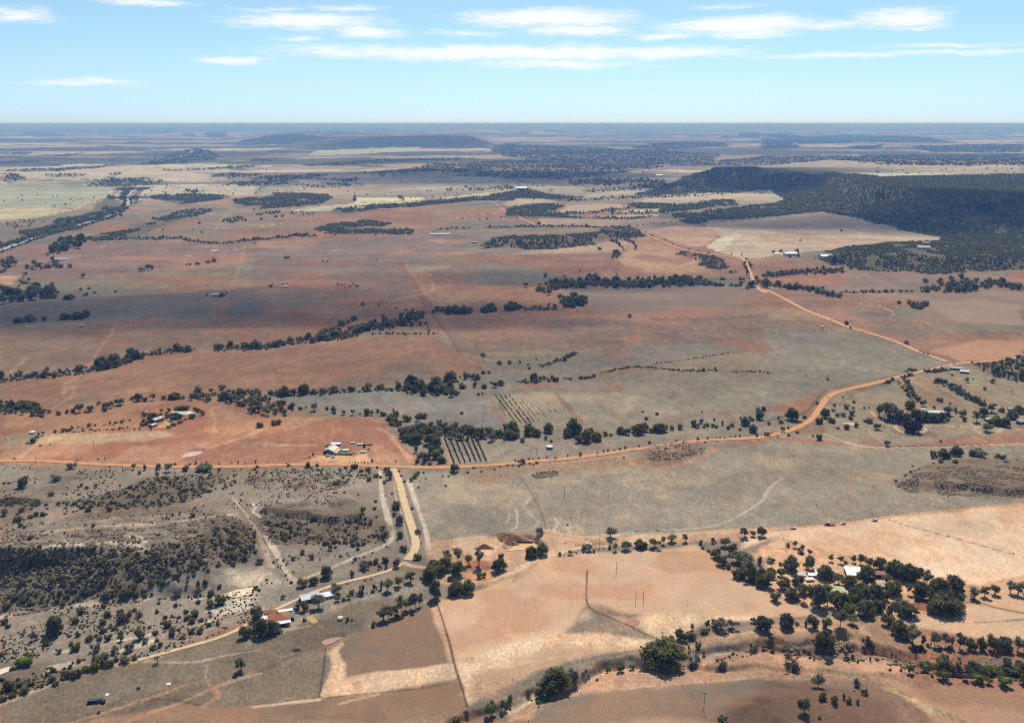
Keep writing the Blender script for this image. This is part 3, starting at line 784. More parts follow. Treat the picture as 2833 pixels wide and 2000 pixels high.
# --- tracks
TR = alb(206, 176, 140)
for s, c, w, a in (
        ("E -50,935 300,880 800,822 1300,795 1700,752 2100,700", TR, 3, .9),
        ("E 0,742 400,700 900,682 1500,632 2000,565 2296,522 F 0,525 300,500 600,495 900,550 1170,580", alb(176, 126, 88), 3, .7),
        ("E 2050,560 2120,640 2180,720 2230,800 2296,900 F 60,930 120,1050 150,1170", alb(190, 160, 130), 3.5, .8),
        ("F 1120,330 1140,540 1180,700 1215,830 1228,915 1165,980 1000,1050 800,1130 600,1220 470,1270 380,1282 320,1250 250,1140 200,1040 130,930 100,800 50,720 0,690 20,640 0,620", alb(204, 184, 156), 4, .9),
        ("F 1372,420 1420,560 1480,730 1530,880 1545,1010", alb(206, 188, 158), 4.5, .9),
        ("F 1245,420 1260,560 1300,660 1330,800 1380,1000", alb(196, 172, 138), 1.5, .7),
        ("F 1330,1140 1420,1165 1520,1180 1620,1210 1720,1250 1850,1285 2000,1290 2150,1275 2296,1220 G 120,1190 250,1120 380,1080 520,1040 640,1005 900,985", alb(222, 184, 134), 3.5, .9),
        ("G 0,260 480,258 900,205 1080,208 1130,272 1250,302 1450,292 1650,242 1800,172 1842,140 1785,100", alb(190, 136, 94), 4, .85),
        ("G 0,602 90,480 142,395", alb(140, 110, 84), 1.4, .7), ("G 142,395 192,470 262,590 322,730 358,845", alb(140, 110, 84), 1.6, .7),
        ("G 215,560 160,640 240,730 280,790 200,850 60,860", alb(190, 172, 144), 2, .6),
        ("G 85,660 100,740 90,820 40,850", alb(208, 190, 162), 2, .6), ("G 425,745 460,790 420,850 460,880", alb(208, 190, 162), 2, .6),
        ("G 0,640 30,700 10,780", alb(200, 180, 150), 1.5, .5),
        ("G 950,890 1300,852 1700,832 1900,792 2050,722 2200,632 2296,552 H 0,562 60,470 160,390", alb(200, 190, 170), 2.5, .6),
        ("G 1100,862 1350,850 1420,852", alb(70, 60, 46), 1.5, .8),
        ("G 800,560 830,500 960,465", alb(190, 170, 136), 1.2, .5), ("G 600,660 720,605", alb(190, 170, 136), 1.2, .5),
        ("H 940,748 945,680 900,610 830,575 760,540 730,500 745,450 800,380", alb(164, 128, 96), 3.5, .9),
        ("G 350,850 600,900 1000,930 1500,890 2000,850 2296,840 H 0,842 600,802 950,752 1500,690 2296,620", alb(214, 166, 118), 4, .8),
        ("H 540,0 620,30 740,80 900,112 1070,120 1500,115 2296,88", alb(206, 180, 148), 3, .85),
        ("H 1110,762 1300,820 1700,925 2296,1088", alb(120, 98, 74), 1.2, .7), ("H 155,880 180,930 240,950", alb(130, 100, 74), 1, .6),
        ("H 1100,112 1500,108 1950,92", alb(70, 58, 46), 2.5, .9),
        ("L 950,922 1000,972 1100,1032 1250,1042 1600,1047 1900,1060 2296,1078", alb(206, 176, 140), 3, .85),
        ("L 1160,1045 1182,1082 1260,1112 1350,1112 1432,1082 1385,1040", alb(212, 186, 154), 3.5, .85),
        ("L 1850,1070 1900,1100 1980,1112 2060,1100 2100,1070", alb(206, 182, 150), 3, .8),
        ("L 1000,1042 940,1055 922,1080 960,1130 1050,1192", alb(196, 164, 128), 2, .7),
        ("L 1730,1050 1850,1140 1970,1190", alb(196, 164, 128), 2, .7), ("L 1320,950 1240,880 1350,850 1290,760 1200,650", alb(188, 124, 84), 3, .8),
        ("L 560,722 480,800 420,880 330,940 150,970 0,1012", alb(112, 84, 66), 4, .7),
        ("L 1250,602 1050,625 780,660 640,712 560,722 300,672 0,650", alb(124, 96, 78), 4, .6),
        ("L 670,870 680,840 740,800 850,740 1000,700 1170,672", alb(128, 100, 80), 3, .7),
        ("L 1380,600 1480,642 1560,732 1650,782 1740,842", alb(160, 104, 74), 4, .7), ("L 1640,612 1750,682 1900,762 2050,862 2296,850", alb(172, 116, 82), 5, .7),
        ("L 1950,640 2080,700 2200,760 2296,810", alb(166, 112, 80), 3, .6), ("L 1470,380 1600,430 1740,490", alb(120, 90, 70), 3, .6),
        ("L 1080,0 1150,45 1110,90 1200,110 1340,130 1450,170 1560,200 1680,235 2296,232", alb(112, 90, 72), 2.5, .7), ("P 780,1130 900,1160 1020,1170 1100,1200 1150,1230 1105,1275 1160,1300", alb(210, 176, 146), 3, .8),
        ("L 0,242 400,205 700,198 840,212", alb(120, 84, 64), 3, .7), ("L 570,722 640,735", alb(196, 140, 98), 4, .6),
        ("J 1560,-40 1600,80 1660,170 1740,270 1800,380 1830,410 1960,432 2040,530 2030,560 1930,582", alb(178, 118, 86), 5, .75),
        ("J 1590,70 1680,190 1760,300 1820,400", alb(110, 80, 64), 4, .6),
        ("N 1080,560 1110,640 1150,720", alb(130, 128, 112), 8, .7), ("N 1310,780 1390,920 1480,1060 1530,1130 1580,1225", alb(150, 98, 74), 12, .75),
        ("N 1340,780 1420,920 1560,940 1590,1030 1480,1080", alb(190, 140, 112), 5, .55), ("N 1200,1125 1400,1085 1570,1050", alb(206, 160, 128), 6, .6),
        ("M 2165,640 2120,800 2060,950 2010,1032", alb(184, 134, 104), 6, .6), ("M 1975,1092 1930,1180 1895,1262", alb(160, 108, 82), 22, .55),
        ("M 1800,700 2100,670 2165,640", alb(206, 160, 126), 6, .6), ("M 1650,725 1760,725", alb(226, 200, 140), 7, .9),
        ("M 0,1150 1000,1050 2000,1015 2296,1000", alb(118, 100, 88), 5, .5), ("M 600,745 1300,730 1800,705", alb(186, 146, 116), 5, .5),
        ("M 1040,765 1250,785 1500,765", alb(124, 90, 74), 5, .6), ("M 820,700 900,640 980,605", alb(190, 150, 120), 5, .5),
        ("M -40,440 330,390 640,322 760,260 960,190 980,150", alb(214, 180, 122), 9, .9), ("M 1040,300 1000,300 1030,230 1020,200 1090,130", alb(216, 204, 180), 8, .8),
        ("M 1220,260 1240,210 1290,130", alb(216, 204, 180), 7, .8), ("M 1890,500 1950,430 1990,350", alb(188, 146, 116), 8, .6), ("M 2040,300 2050,230", alb(190, 150, 120), 8, .6),
        ("I 1030,142 960,270 880,360 820,470 780,522", alb(186, 134, 100), 5, .6), ("I 720,600 600,660 560,760 640,700 640,770 560,832 450,900", alb(200, 150, 112), 5, .55),
        ("I 250,440 120,540 90,580", alb(186, 150, 120), 4, .5), ("I 1850,900 1900,1000 1880,1060 1920,1110", alb(210, 160, 124), 2.5, .5),
        ("I 2296,1080 2050,1180 1830,1240", alb(212, 162, 124), 6, .55), ("E 280,62 800,70 1300,110 1700,130 2296,105", alb(150, 122, 104), 2, .6),
        ("E 400,0 300,110 180,205", alb(206, 172, 132), 4, .7), ("E 200,90 30,210", alb(196, 126, 82), 5, .7), ("F 0,108 560,100", alb(206, 166, 134), 2.5, .7),
        ("J 0,1200 560,1218", alb(206, 166, 134), 2.5, .6), ("F 1080,90 1100,200 1160,260", alb(200, 142, 104), 4, .6), ("F 1225,0 1300,120 1390,240", alb(206, 152, 114), 3.5, .6),
        ("F 1690,40 1740,250 1775,270", alb(196, 150, 116), 3, .7), ("J 1105,1070 1190,1110 1260,1200 1390,1330", alb(210, 158, 120), 4, .6),
        ("J 2060,785 2140,920 2225,1040", alb(162, 112, 84), 4, .7), ("K 440,760 520,850 610,950 700,1040", alb(146, 98, 74), 6, .6),
        ("K 0,400 600,372 1000,345 1500,318 2296,250", alb(120, 88, 72), 4, .6), ("K 700,370 980,345", alb(196, 154, 126), 4, .6), ("K 400,190 900,185 1300,210 1750,240 2296,240", alb(186, 136, 108), 5, .45),
        ("K 1930,130 2130,240", alb(110, 80, 66), 4, .7), ("O 1330,1040 1600,1180 1800,1290 1930,1339", alb(176, 124, 98), 5, .55), ("O 2120,1030 2050,1150 2028,1260", alb(176, 128, 102), 5, .5),
        ("K 560,25 900,60 1200,100 1440,110 2000,90 2296,60", alb(104, 84, 72), 4, .6), ("O 2140,750 2296,740 P 0,745", alb(214, 160, 120), 5, .7),
        ("N 50,470 300,430 640,360", alb(206, 170, 142), 7, .6), ("N 1730,400 1900,375 2150,350", alb(206, 190, 172), 7, .6), ("N 2050,240 2130,260 2230,340", alb(206, 156, 126), 8, .7),
        ("P 1050,770 1110,720 1260,680", alb(196, 176, 156), 6, .9), ("P 2000,780 2150,730 2280,670", alb(196, 170, 146), 6, .8), ("P 1810,650 2000,655 2230,660", alb(196, 170, 146), 5, .5),
        ("P 0,680 200,682 760,655", alb(206, 184, 160), 6, .6), ("P 900,610 1030,608", alb(226, 216, 196), 5, .8), ("P 480,545 700,530 1000,440", alb(176, 146, 126), 5, .5), ("P 1920,80 2296,150", alb(206, 196, 184), 14, .6),
        ("B 1620,272 1680,450 1740,660 1780,830 1850,1050 1890,1200", alb(84, 66, 46), 1.3, .8), ("C 715,0 722,300 900,400 1030,455 1160,520 1340,605", alb(96, 74, 50), 1.3, .75),
        ("B 640,690 620,880 585,1110", alb(84, 72, 54), 1.2, .75), ("B 0,1190 590,1120 1000,1080 1500,1030 1700,990", alb(92, 74, 54), 1.0, .7), ("B 0,1195 590,1128", alb(226, 192, 150), 2, .8),
        ("B 780,640 720,720 740,860 660,1020 640,1090", alb(222, 180, 134), 5, .8), ("B 630,1090 850,1060 1100,1080 860,1140 760,1170", alb(214, 172, 128), 2, .6),
        ("A 0,1170 700,910 1100,810 1400,760", alb(196, 164, 122), 4, .8), ("A 620,1339 1000,1220 1400,1090 1640,1000", alb(182, 132, 88), 2.6, .8), ("A 1640,1000 1800,975 1870,1010", alb(170, 130, 94), 1.2, .6),
        ("A 1270,795 1700,800 2000,740 2296,690", alb(196, 168, 134), 2, .6), ("A 1830,830 1810,920 1850,990", alb(186, 160, 128), 1.5, .5), ("B 0,910 300,770 440,700", alb(112, 88, 66), 3, .6),
        ("A 1340,1125 1560,1140 1760,1180", alb(86, 66, 48), 1.5, .8), ("A 1100,1339 1350,1240 1560,1170 1700,1110 2000,980 2296,900", alb(206, 160, 122), 3, .55),
        ("A 1880,1040 1930,1080 1870,1140 1790,1190", alb(196, 146, 106), 3, .6), ("B 0,450 200,520 500,480", alb(206, 172, 116), 3, .5),
        ("B 500,500 900,480 1100,440 1300,400", alb(126, 108, 86), 3, .5), ("B 200,560 500,400 900,260 1400,120", alb(172, 150, 118), 3, .5), ("B 500,410 540,440", alb(216, 178, 112), 5, .8),
        ("C 0,840 300,780 800,710 1250,650 1420,640 1800,590 2296,520 D 300,520 640,500", alb(214, 172, 126), 2.5, .6), ("C 850,760 1200,680", alb(110, 84, 58), 1.2, .7),
        ("C 0,1240 150,1170 260,1115", alb(230, 196, 150), 5, .9), ("C 700,970 800,930 900,880", alb(226, 200, 164), 3, .7), ("C 1590,755 1800,740 2000,715", alb(226, 206, 176), 2, .8),
        ("C 1000,1040 1500,990 2000,955 2296,920", alb(226, 186, 146), 1.5, .7), ("D 1860,452 2100,440 2296,422", alb(110, 84, 62), 1.3, .8), ("D 1770,275 1900,280 2100,330 2296,372", alb(104, 80, 60), 1.5, .8),
        ("C 1500,420 1600,350 1590,250", alb(200, 146, 104), 1.2, .5), ("D 700,740 1000,790 1250,830", alb(168, 150, 126), 4, .5)):
    stripe(s, c, w, 1.0, a)

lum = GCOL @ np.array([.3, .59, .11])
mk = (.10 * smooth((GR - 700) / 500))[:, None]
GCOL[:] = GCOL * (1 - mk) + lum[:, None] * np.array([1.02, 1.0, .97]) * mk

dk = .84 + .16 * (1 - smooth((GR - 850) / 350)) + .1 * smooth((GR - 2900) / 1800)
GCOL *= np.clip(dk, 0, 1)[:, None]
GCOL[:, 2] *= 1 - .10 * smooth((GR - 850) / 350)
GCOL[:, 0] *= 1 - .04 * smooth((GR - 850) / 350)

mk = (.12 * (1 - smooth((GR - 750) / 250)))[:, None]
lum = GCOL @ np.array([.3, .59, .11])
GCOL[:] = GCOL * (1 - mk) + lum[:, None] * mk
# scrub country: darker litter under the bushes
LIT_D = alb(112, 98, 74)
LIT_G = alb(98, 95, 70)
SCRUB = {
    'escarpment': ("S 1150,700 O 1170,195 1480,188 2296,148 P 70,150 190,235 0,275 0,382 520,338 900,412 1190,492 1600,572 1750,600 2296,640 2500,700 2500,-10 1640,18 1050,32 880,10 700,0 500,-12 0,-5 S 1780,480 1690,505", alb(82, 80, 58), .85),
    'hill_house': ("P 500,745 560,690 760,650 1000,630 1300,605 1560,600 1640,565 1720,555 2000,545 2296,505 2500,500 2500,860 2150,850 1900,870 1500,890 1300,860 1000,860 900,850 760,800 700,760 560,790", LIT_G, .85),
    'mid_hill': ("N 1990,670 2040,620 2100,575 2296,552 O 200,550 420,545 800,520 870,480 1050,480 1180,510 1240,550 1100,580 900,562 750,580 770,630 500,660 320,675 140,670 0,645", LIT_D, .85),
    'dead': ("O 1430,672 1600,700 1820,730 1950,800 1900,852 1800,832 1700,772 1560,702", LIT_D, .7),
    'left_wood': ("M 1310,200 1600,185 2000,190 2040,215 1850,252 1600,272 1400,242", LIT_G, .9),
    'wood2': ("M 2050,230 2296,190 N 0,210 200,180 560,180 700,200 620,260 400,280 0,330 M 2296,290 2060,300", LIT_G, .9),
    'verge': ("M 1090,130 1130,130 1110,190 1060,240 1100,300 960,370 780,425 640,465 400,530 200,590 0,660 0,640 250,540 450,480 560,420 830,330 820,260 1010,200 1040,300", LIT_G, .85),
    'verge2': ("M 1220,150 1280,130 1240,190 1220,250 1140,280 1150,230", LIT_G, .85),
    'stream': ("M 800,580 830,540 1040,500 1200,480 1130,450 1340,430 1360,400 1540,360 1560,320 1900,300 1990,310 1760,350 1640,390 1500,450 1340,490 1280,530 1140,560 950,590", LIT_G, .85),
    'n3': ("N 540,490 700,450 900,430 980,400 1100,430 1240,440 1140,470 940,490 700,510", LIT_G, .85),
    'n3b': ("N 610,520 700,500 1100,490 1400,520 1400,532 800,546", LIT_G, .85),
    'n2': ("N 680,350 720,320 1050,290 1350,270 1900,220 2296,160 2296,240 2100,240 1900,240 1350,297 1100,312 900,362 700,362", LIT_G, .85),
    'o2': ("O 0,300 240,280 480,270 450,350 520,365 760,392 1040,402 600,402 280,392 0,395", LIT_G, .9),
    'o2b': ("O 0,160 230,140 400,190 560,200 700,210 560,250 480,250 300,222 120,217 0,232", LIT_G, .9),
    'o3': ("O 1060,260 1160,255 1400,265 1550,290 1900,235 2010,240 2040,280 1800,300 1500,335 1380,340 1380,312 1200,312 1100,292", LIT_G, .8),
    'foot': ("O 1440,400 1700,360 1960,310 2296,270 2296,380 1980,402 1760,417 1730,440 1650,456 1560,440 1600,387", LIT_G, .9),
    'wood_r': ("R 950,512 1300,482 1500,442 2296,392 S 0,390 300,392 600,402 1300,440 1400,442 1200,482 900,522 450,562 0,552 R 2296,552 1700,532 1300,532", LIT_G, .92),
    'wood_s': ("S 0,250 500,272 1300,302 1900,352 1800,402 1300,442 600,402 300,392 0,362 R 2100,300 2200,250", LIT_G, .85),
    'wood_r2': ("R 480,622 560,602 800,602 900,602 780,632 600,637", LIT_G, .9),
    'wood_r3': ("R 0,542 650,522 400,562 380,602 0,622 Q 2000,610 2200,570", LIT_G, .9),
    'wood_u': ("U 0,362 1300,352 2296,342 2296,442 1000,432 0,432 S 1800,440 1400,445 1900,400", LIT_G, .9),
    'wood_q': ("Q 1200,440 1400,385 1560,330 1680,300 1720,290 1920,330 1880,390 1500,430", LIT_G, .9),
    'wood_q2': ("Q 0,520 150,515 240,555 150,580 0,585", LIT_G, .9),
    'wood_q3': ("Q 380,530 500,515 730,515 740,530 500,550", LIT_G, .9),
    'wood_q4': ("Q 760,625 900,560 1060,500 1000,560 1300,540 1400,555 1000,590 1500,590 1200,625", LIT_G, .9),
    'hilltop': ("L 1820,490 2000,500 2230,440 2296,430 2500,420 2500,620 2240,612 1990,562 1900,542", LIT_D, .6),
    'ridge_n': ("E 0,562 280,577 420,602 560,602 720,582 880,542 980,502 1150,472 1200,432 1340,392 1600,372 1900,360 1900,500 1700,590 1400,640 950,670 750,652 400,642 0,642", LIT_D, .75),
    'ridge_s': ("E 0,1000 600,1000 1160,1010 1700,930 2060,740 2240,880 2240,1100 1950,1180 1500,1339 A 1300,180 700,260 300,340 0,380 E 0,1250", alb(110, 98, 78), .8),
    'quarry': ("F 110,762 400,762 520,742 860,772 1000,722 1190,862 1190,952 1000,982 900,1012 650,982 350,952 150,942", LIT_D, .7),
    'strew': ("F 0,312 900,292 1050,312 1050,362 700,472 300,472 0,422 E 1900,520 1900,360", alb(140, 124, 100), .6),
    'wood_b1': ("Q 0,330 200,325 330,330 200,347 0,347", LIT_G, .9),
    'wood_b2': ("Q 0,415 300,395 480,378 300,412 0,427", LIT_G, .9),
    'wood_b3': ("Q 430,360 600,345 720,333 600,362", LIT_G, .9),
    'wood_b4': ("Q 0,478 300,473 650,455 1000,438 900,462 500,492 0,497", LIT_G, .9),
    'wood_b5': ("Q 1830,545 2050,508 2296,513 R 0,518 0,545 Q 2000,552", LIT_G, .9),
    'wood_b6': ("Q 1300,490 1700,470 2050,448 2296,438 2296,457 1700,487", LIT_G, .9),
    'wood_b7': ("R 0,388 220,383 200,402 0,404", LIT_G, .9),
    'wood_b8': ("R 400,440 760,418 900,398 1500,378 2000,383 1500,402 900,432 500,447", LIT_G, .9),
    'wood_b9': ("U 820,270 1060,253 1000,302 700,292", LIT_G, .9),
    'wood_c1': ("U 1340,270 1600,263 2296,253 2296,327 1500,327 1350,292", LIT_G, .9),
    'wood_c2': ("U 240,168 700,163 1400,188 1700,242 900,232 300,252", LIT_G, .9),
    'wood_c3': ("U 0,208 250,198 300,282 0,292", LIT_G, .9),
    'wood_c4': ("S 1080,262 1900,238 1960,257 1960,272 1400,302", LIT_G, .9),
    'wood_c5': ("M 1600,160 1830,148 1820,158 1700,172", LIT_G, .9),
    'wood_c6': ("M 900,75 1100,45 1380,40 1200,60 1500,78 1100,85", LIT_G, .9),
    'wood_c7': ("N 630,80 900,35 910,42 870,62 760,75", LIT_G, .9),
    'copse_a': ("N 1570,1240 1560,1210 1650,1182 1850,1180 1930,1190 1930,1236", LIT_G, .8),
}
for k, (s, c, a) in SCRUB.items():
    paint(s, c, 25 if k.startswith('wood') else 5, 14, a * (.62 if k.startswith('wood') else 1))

# ------------------------------------------------------------------ materials
MATS = {}


def new_mat(name):
    m = bpy.data.materials.new(name)
    m.use_nodes = True
    n = NT(m.node_tree)
    n.n.clear()
    out = n.new('ShaderNodeOutputMaterial')
    MATS[name] = m
    return m, n, out


def principled(n, out, col, rough=.9, spec=.2, metal=0.0):
    b = n.new('ShaderNodeBsdfPrincipled')
    n.put(b.inputs['Base Color'], col)
    n.put(b.inputs['Roughness'], rough)
    b.inputs['Specular IOR Level'].default_value = spec
    b.inputs['Metallic'].default_value = metal
    n.l.new(b.outputs[0], out.inputs[0])
    return b


def flat_mat(name, rgb, rough=.85, spec=.2, var=.12, scale=1.5, metal=0.0):
    """plain surface with worn, mottled tone"""
    m, n, out = new_mat(name)
    tc = n.new('ShaderNodeTexCoord')
    nz = n.noise(tc.outputs['Object'], scale, 4)
    f = n.rng(nz, .3, .7, 1 - var, 1 + var)
    c = tuple(float(x) for x in alb(*rgb))
    mul = n.v('MULTIPLY', (c[0], c[1], c[2]), (1, 1, 1))
    sc = n.new('ShaderNodeVectorMath', operation='SCALE')
    n.l.new(mul, sc.inputs[0])
    n.l.new(f, sc.inputs['Scale'])
    principled(n, out, sc.outputs[0], rough, spec, metal)
    return m


def ground_mat():
    m, n, out = new_mat("soil_and_pasture")
    at = n.new('ShaderNodeAttribute', attribute_name="soil")
    fp = n.new('ShaderNodeAttribute', attribute_name="furrow_phase")
    fa = n.new('ShaderNodeAttribute', attribute_name="furrow_depth")
    geo = n.new('ShaderNodeNewGeometry')
    P = geo.outputs['Position']
    a = n.m('MULTIPLY', n.rng(n.noise(P, .012, 5, .6), .3, .7, .80, 1.20), n.rng(n.noise(n.v('MULTIPLY', P, (.5, 1.3, 1)), .0035, 4), .3, .7, .84, 1.16))
    pth = n.m('ABSOLUTE', n.m('SUBTRACT', n.noise(P, .016, 3, .5, False, .6), .5))
    pth2 = n.m('ABSOLUTE', n.m('SUBTRACT', n.noise(P, .05, 3, .55, False, .8), .5))
    trk = n.m('ADD', n.rng(pth, 0.0, .010, 1.16, 1.0), n.rng(pth2, 0.0, .012, .10, 0.0))
    b = n.rng(n.noise(n.v('MULTIPLY', P, (1, .55, 1)), .09, 5, .62), .28, .72, .78, 1.22)
    c = n.rng(n.noise(n.v('MULTIPLY', P, (1, .6, 1)), .55, 4, .65), .25, .75, .62, 1.38)
    tus = n.rng(n.noise(P, .33, 3, .7), .60, .72, 1.0, .55)
    sx = n.m('SINE', n.m('ADD', fp.outputs['Fac'], n.rng(n.noise(P, .12, 3), 0, 1, -1.0, 1.0)))
    sx = n.m('MULTIPLY', sx, n.m('MULTIPLY', fa.outputs['Fac'], n.rng(n.noise(P, .06, 5, .65), .38, .66, 0.0, 1.25)))
    f = n.m('MULTIPLY', n.m('MULTIPLY', n.m('MULTIPLY', a, b), n.m('MULTIPLY', c, tus)), trk)
    calm = n.rng(fa.outputs['Fac'], 0.0, .09, 0.0, .62)
    f = n.m('ADD', n.m('MULTIPLY', f, n.m('SUBTRACT', 1.0, calm)), calm)
    f = n.m('ADD', f, sx)
    sc = n.new('ShaderNodeVectorMath', operation='SCALE')
    n.l.new(at.outputs['Color'], sc.inputs[0])
    n.l.new(f, sc.inputs['Scale'])
    # faint hue drift between straw and red earth
    hue = n.rng(n.noise(P, .03, 4), .35, .65, 0, 1)
    col = n.v('MULTIPLY', sc.outputs[0], n.mix(hue, (1.04, .985, .95, 1), (.96, 1.01, 1.03, 1)))
    bs = principled(n, out, col, .95, .08)
    bp = n.new('ShaderNodeBump')
    bp.inputs['Strength'].default_value = .5
    bp.inputs['Distance'].default_value = .5
    n.put(bp.inputs['Height'], n.noise(P, .4, 5, .65))
    n.l.new(bp.outputs[0], bs.inputs['Normal'])
    return m


def mesh_obj(name, verts, faces, mat=None, parent=None, smooth_sh=False, link=True):
    me = bpy.data.meshes.new(name)
    me.from_pydata([tuple(v) for v in verts], [], faces)
    me.update()
    if mat is not None:
        me.materials.append(mat)
    if smooth_sh:
        me.polygons.foreach_set('use_smooth', [True] * len(me.polygons))
    o = bpy.data.objects.new(name, me)
    if link:
        COL.objects.link(o)
    if parent is not None:
        o.parent = parent
    return o


def quad_mesh(name, co, quads):
    """large quad mesh straight from arrays"""
    me = bpy.data.meshes.new(name)
    nv, nf = len(co), len(quads)
    me.vertices.add(nv)
    me.vertices.foreach_set('co', np.ascontiguousarray(co, np.float32).ravel())
    me.loops.add(nf * 4)
    me.loops.foreach_set('vertex_index', np.ascontiguousarray(quads, np.int32).ravel())
    me.polygons.add(nf)
    me.polygons.foreach_set('loop_start', np.arange(0, nf * 4, 4, dtype=np.int32))
    me.polygons.foreach_set('loop_total', np.full(nf, 4, np.int32))
    me.update(calc_edges=True)
    return me


def build_ground():
    idx = np.arange(NR * NC).reshape(NR, NC)
    j2 = np.roll(idx, -1, axis=1)
    q = np.stack([idx[:-1], j2[:-1], j2[1:], idx[1:]], -1)[:, :, ::-1].reshape(-1, 4)
    me = quad_mesh("ground", np.stack([GX, GY, GZ], 1), q)
    c4 = np.ones((len(GX), 4), np.float32)
    c4[:, :3] = np.clip(GCOL, 0, 1)
    ca = me.color_attributes.new("soil", 'FLOAT_COLOR', 'POINT')
    ca.data.foreach_set('color', c4.ravel())
    for nm, arr in (("furrow_phase", FURP), ("furrow_depth", FURA)):
        at = me.attributes.new(nm, 'FLOAT', 'POINT')
        at.data.foreach_set('value', arr.astype(np.float32))
    me.polygons.foreach_set('use_smooth', np.ones(len(me.polygons), bool))
    me.materials.append(ground_mat())
    o = bpy.data.objects.new("ground", me)
    o["kind"] = "structure"
    COL.objects.link(o)
    return o


GROUND = build_ground()


def tag(o, label=None, cat=None, group=None, kind=None):
    if label:
        o["label"] = label
    if cat:
        o["category"] = cat
    if group:
        o["group"] = group
    if kind:
        o["kind"] = kind
    return o


def road_mat(name, rgb, rgb2):
    m, n, out = new_mat(name)
    uv = n.new('ShaderNodeAttribute', attribute_name="across")
    geo = n.new('ShaderNodeNewGeometry')
    P = geo.outputs['Position']
    w = n.m('ABSOLUTE', uv.outputs['Fac'])
    rut = n.m('SINE', n.m('MULTIPLY_ADD', uv.outputs['Fac'], 11.0, n.rng(n.noise(P, .06, 3), 0, 1, -1.5, 1.5)))
    f = n.m('ADD', n.m('MULTIPLY', rut, .10), n.rng(n.noise(P, .12, 5, .6), .3, .7, .86, 1.14))
    edge = n.rng(n.m('ADD', w, n.rng(n.noise(P, .25, 4), .3, .7, -.25, .25)), .7, 1.0, 0, 1)
    c1 = tuple(float(x) for x in alb(*rgb)) + (1,)
    c2 = tuple(float(x) for x in alb(*rgb2)) + (1,)
    sc = n.new('ShaderNodeVectorMath', operation='SCALE')
    n.l.new(n.mix(edge, c1, c2), sc.inputs[0])
    n.l.new(f, sc.inputs['Scale'])
    principled(n, out, sc.outputs[0], .92, .1)
    return m


def road(name, s, width, mat, lift=.12, n=10):
    p = path(s, n)[:, :2]
    # even spacing
    d = np.concatenate([[0], np.cumsum(np.hypot(*np.diff(p, axis=0).T))])
    L = d[-1]
    step = max(4.0, L / 900)
    t = np.arange(0, L, step)
    x = np.interp(t, d, p[:, 0])
    y = np.interp(t, d, p[:, 1])
    k = np.ones(7) / 7
    xs = np.convolve(np.pad(x, 3, 'edge'), k, 'valid')
    ys = np.convolve(np.pad(y, 3, 'edge'), k, 'valid')
    tx, ty = np.gradient(xs), np.gradient(ys)
    nn = np.hypot(tx, ty) + 1e-9
    nx, ny = -ty / nn, tx / nn
    wob = 1 + (fbm(t, t * 0, 35, 3, 41) - .5) * .35
    cols = np.linspace(-1, 1, 7)
    V, Q, A = [], [], []
    for c in cols:
        X = xs + nx * c * width * .5 * wob
        Y = ys + ny * c * width * .5 * wob
        Z = grid_z(X, Y) + lift + np.hypot(X, Y) * 1.5e-4
        V.append(np.stack([X, Y, Z], 1))
        A.append(np.full(len(X), c))
    n_ = len(xs)
    co = np.vstack(V)
    quads = []
    for j in range(len(cols) - 1):
        a = j * n_ + np.arange(n_ - 1)
        quads.append(np.stack([a, a + 1, a + n_ + 1, a + n_], 1)[:, ::-1])
    me = quad_mesh(name, co, np.vstack(quads))
    at = me.attributes.new("across", 'FLOAT', 'POINT')
    at.data.foreach_set('value', np.concatenate(A).astype(np.float32))
    me.materials.append(mat)
    o = bpy.data.objects.new(name, me)
    o["kind"] = "structure"
    COL.objects.link(o)
    return o


M_ORG = road_mat("orange_gravel", (214, 154, 106), (176, 130, 94))
M_YEL = road_mat("yellow_gravel", (222, 192, 146), (190, 166, 130))
M_TAN = road_mat("tan_gravel", (216, 164, 122), (178, 130, 98))
M_BIT = road_mat("grey_bitumen", (178, 176, 172), (196, 182, 164))
road("gravel_road", "E -120,232 0,235 400,240 800,265 1200,280 1600,292 2000,290 2296,285 F 0,285 300,272 700,268 1000,280 1300,290 1600,295 1850,290 2100,275 2296,262 G 0,262 300,240 700,200 1100,140 1500,80 1800,55 2296,30 L 0,1140 150,1110 300,1060 420,990 490,900 540,820 600,770 700,735 850,700 1020,660 1250,600 1450,555 1640,510 1760,495 2000,475 2296,440 2400,425", 7.6, M_ORG)
road("gravel_road", "F 1222,296 1250,340 1285,400 1303,480 1333,600 1370,720 1402,820 1432,920 1440,1000 1412,1060 1375,1100 1330,1140", 6.6, M_YEL, .2)
road("farm_track", "F 1345,1125 1250,1190 1150,1230 1000,1260 850,1300 700,1330 B 600,165 480,205 380,255 250,312 90,390 0,432 A 2100,520 1900,600 1600,680 1100,815", 3.4, road_mat("pale_track", (222, 190, 146), (186, 160, 126)), .14)
road("gravel_road", "O 1040,480 1150,500 1260,550 1400,610 1560,670 1800,710 2000,740 2090,760 2130,820 2170,920 2210,1000 2296,1060 P 0,1020 150,1090 280,1160 400,1220 550,1280 700,1335 L 330,10 470,65 600,110 700,160 850,205 1000,250 1180,310 1350,385 1500,440 1640,488", 8, M_TAN, .12)
road("highway", "M -60,705 0,682 230,595 420,533 650,468 800,425 960,377 1090,312 1132,262 1118,205 1165,162 1222,138", 17, M_BIT, .3)
road("highway", "Q 735,618 830,585 920,535 1010,503", 24, M_BIT, .3)
road("highway", "Q 1560,370 1650,345 1692,325 1682,297", 36, M_BIT, .3)
road("gravel_road", "O 0,340 70,350 130,395 200,425 265,455", 8, M_TAN, .12)


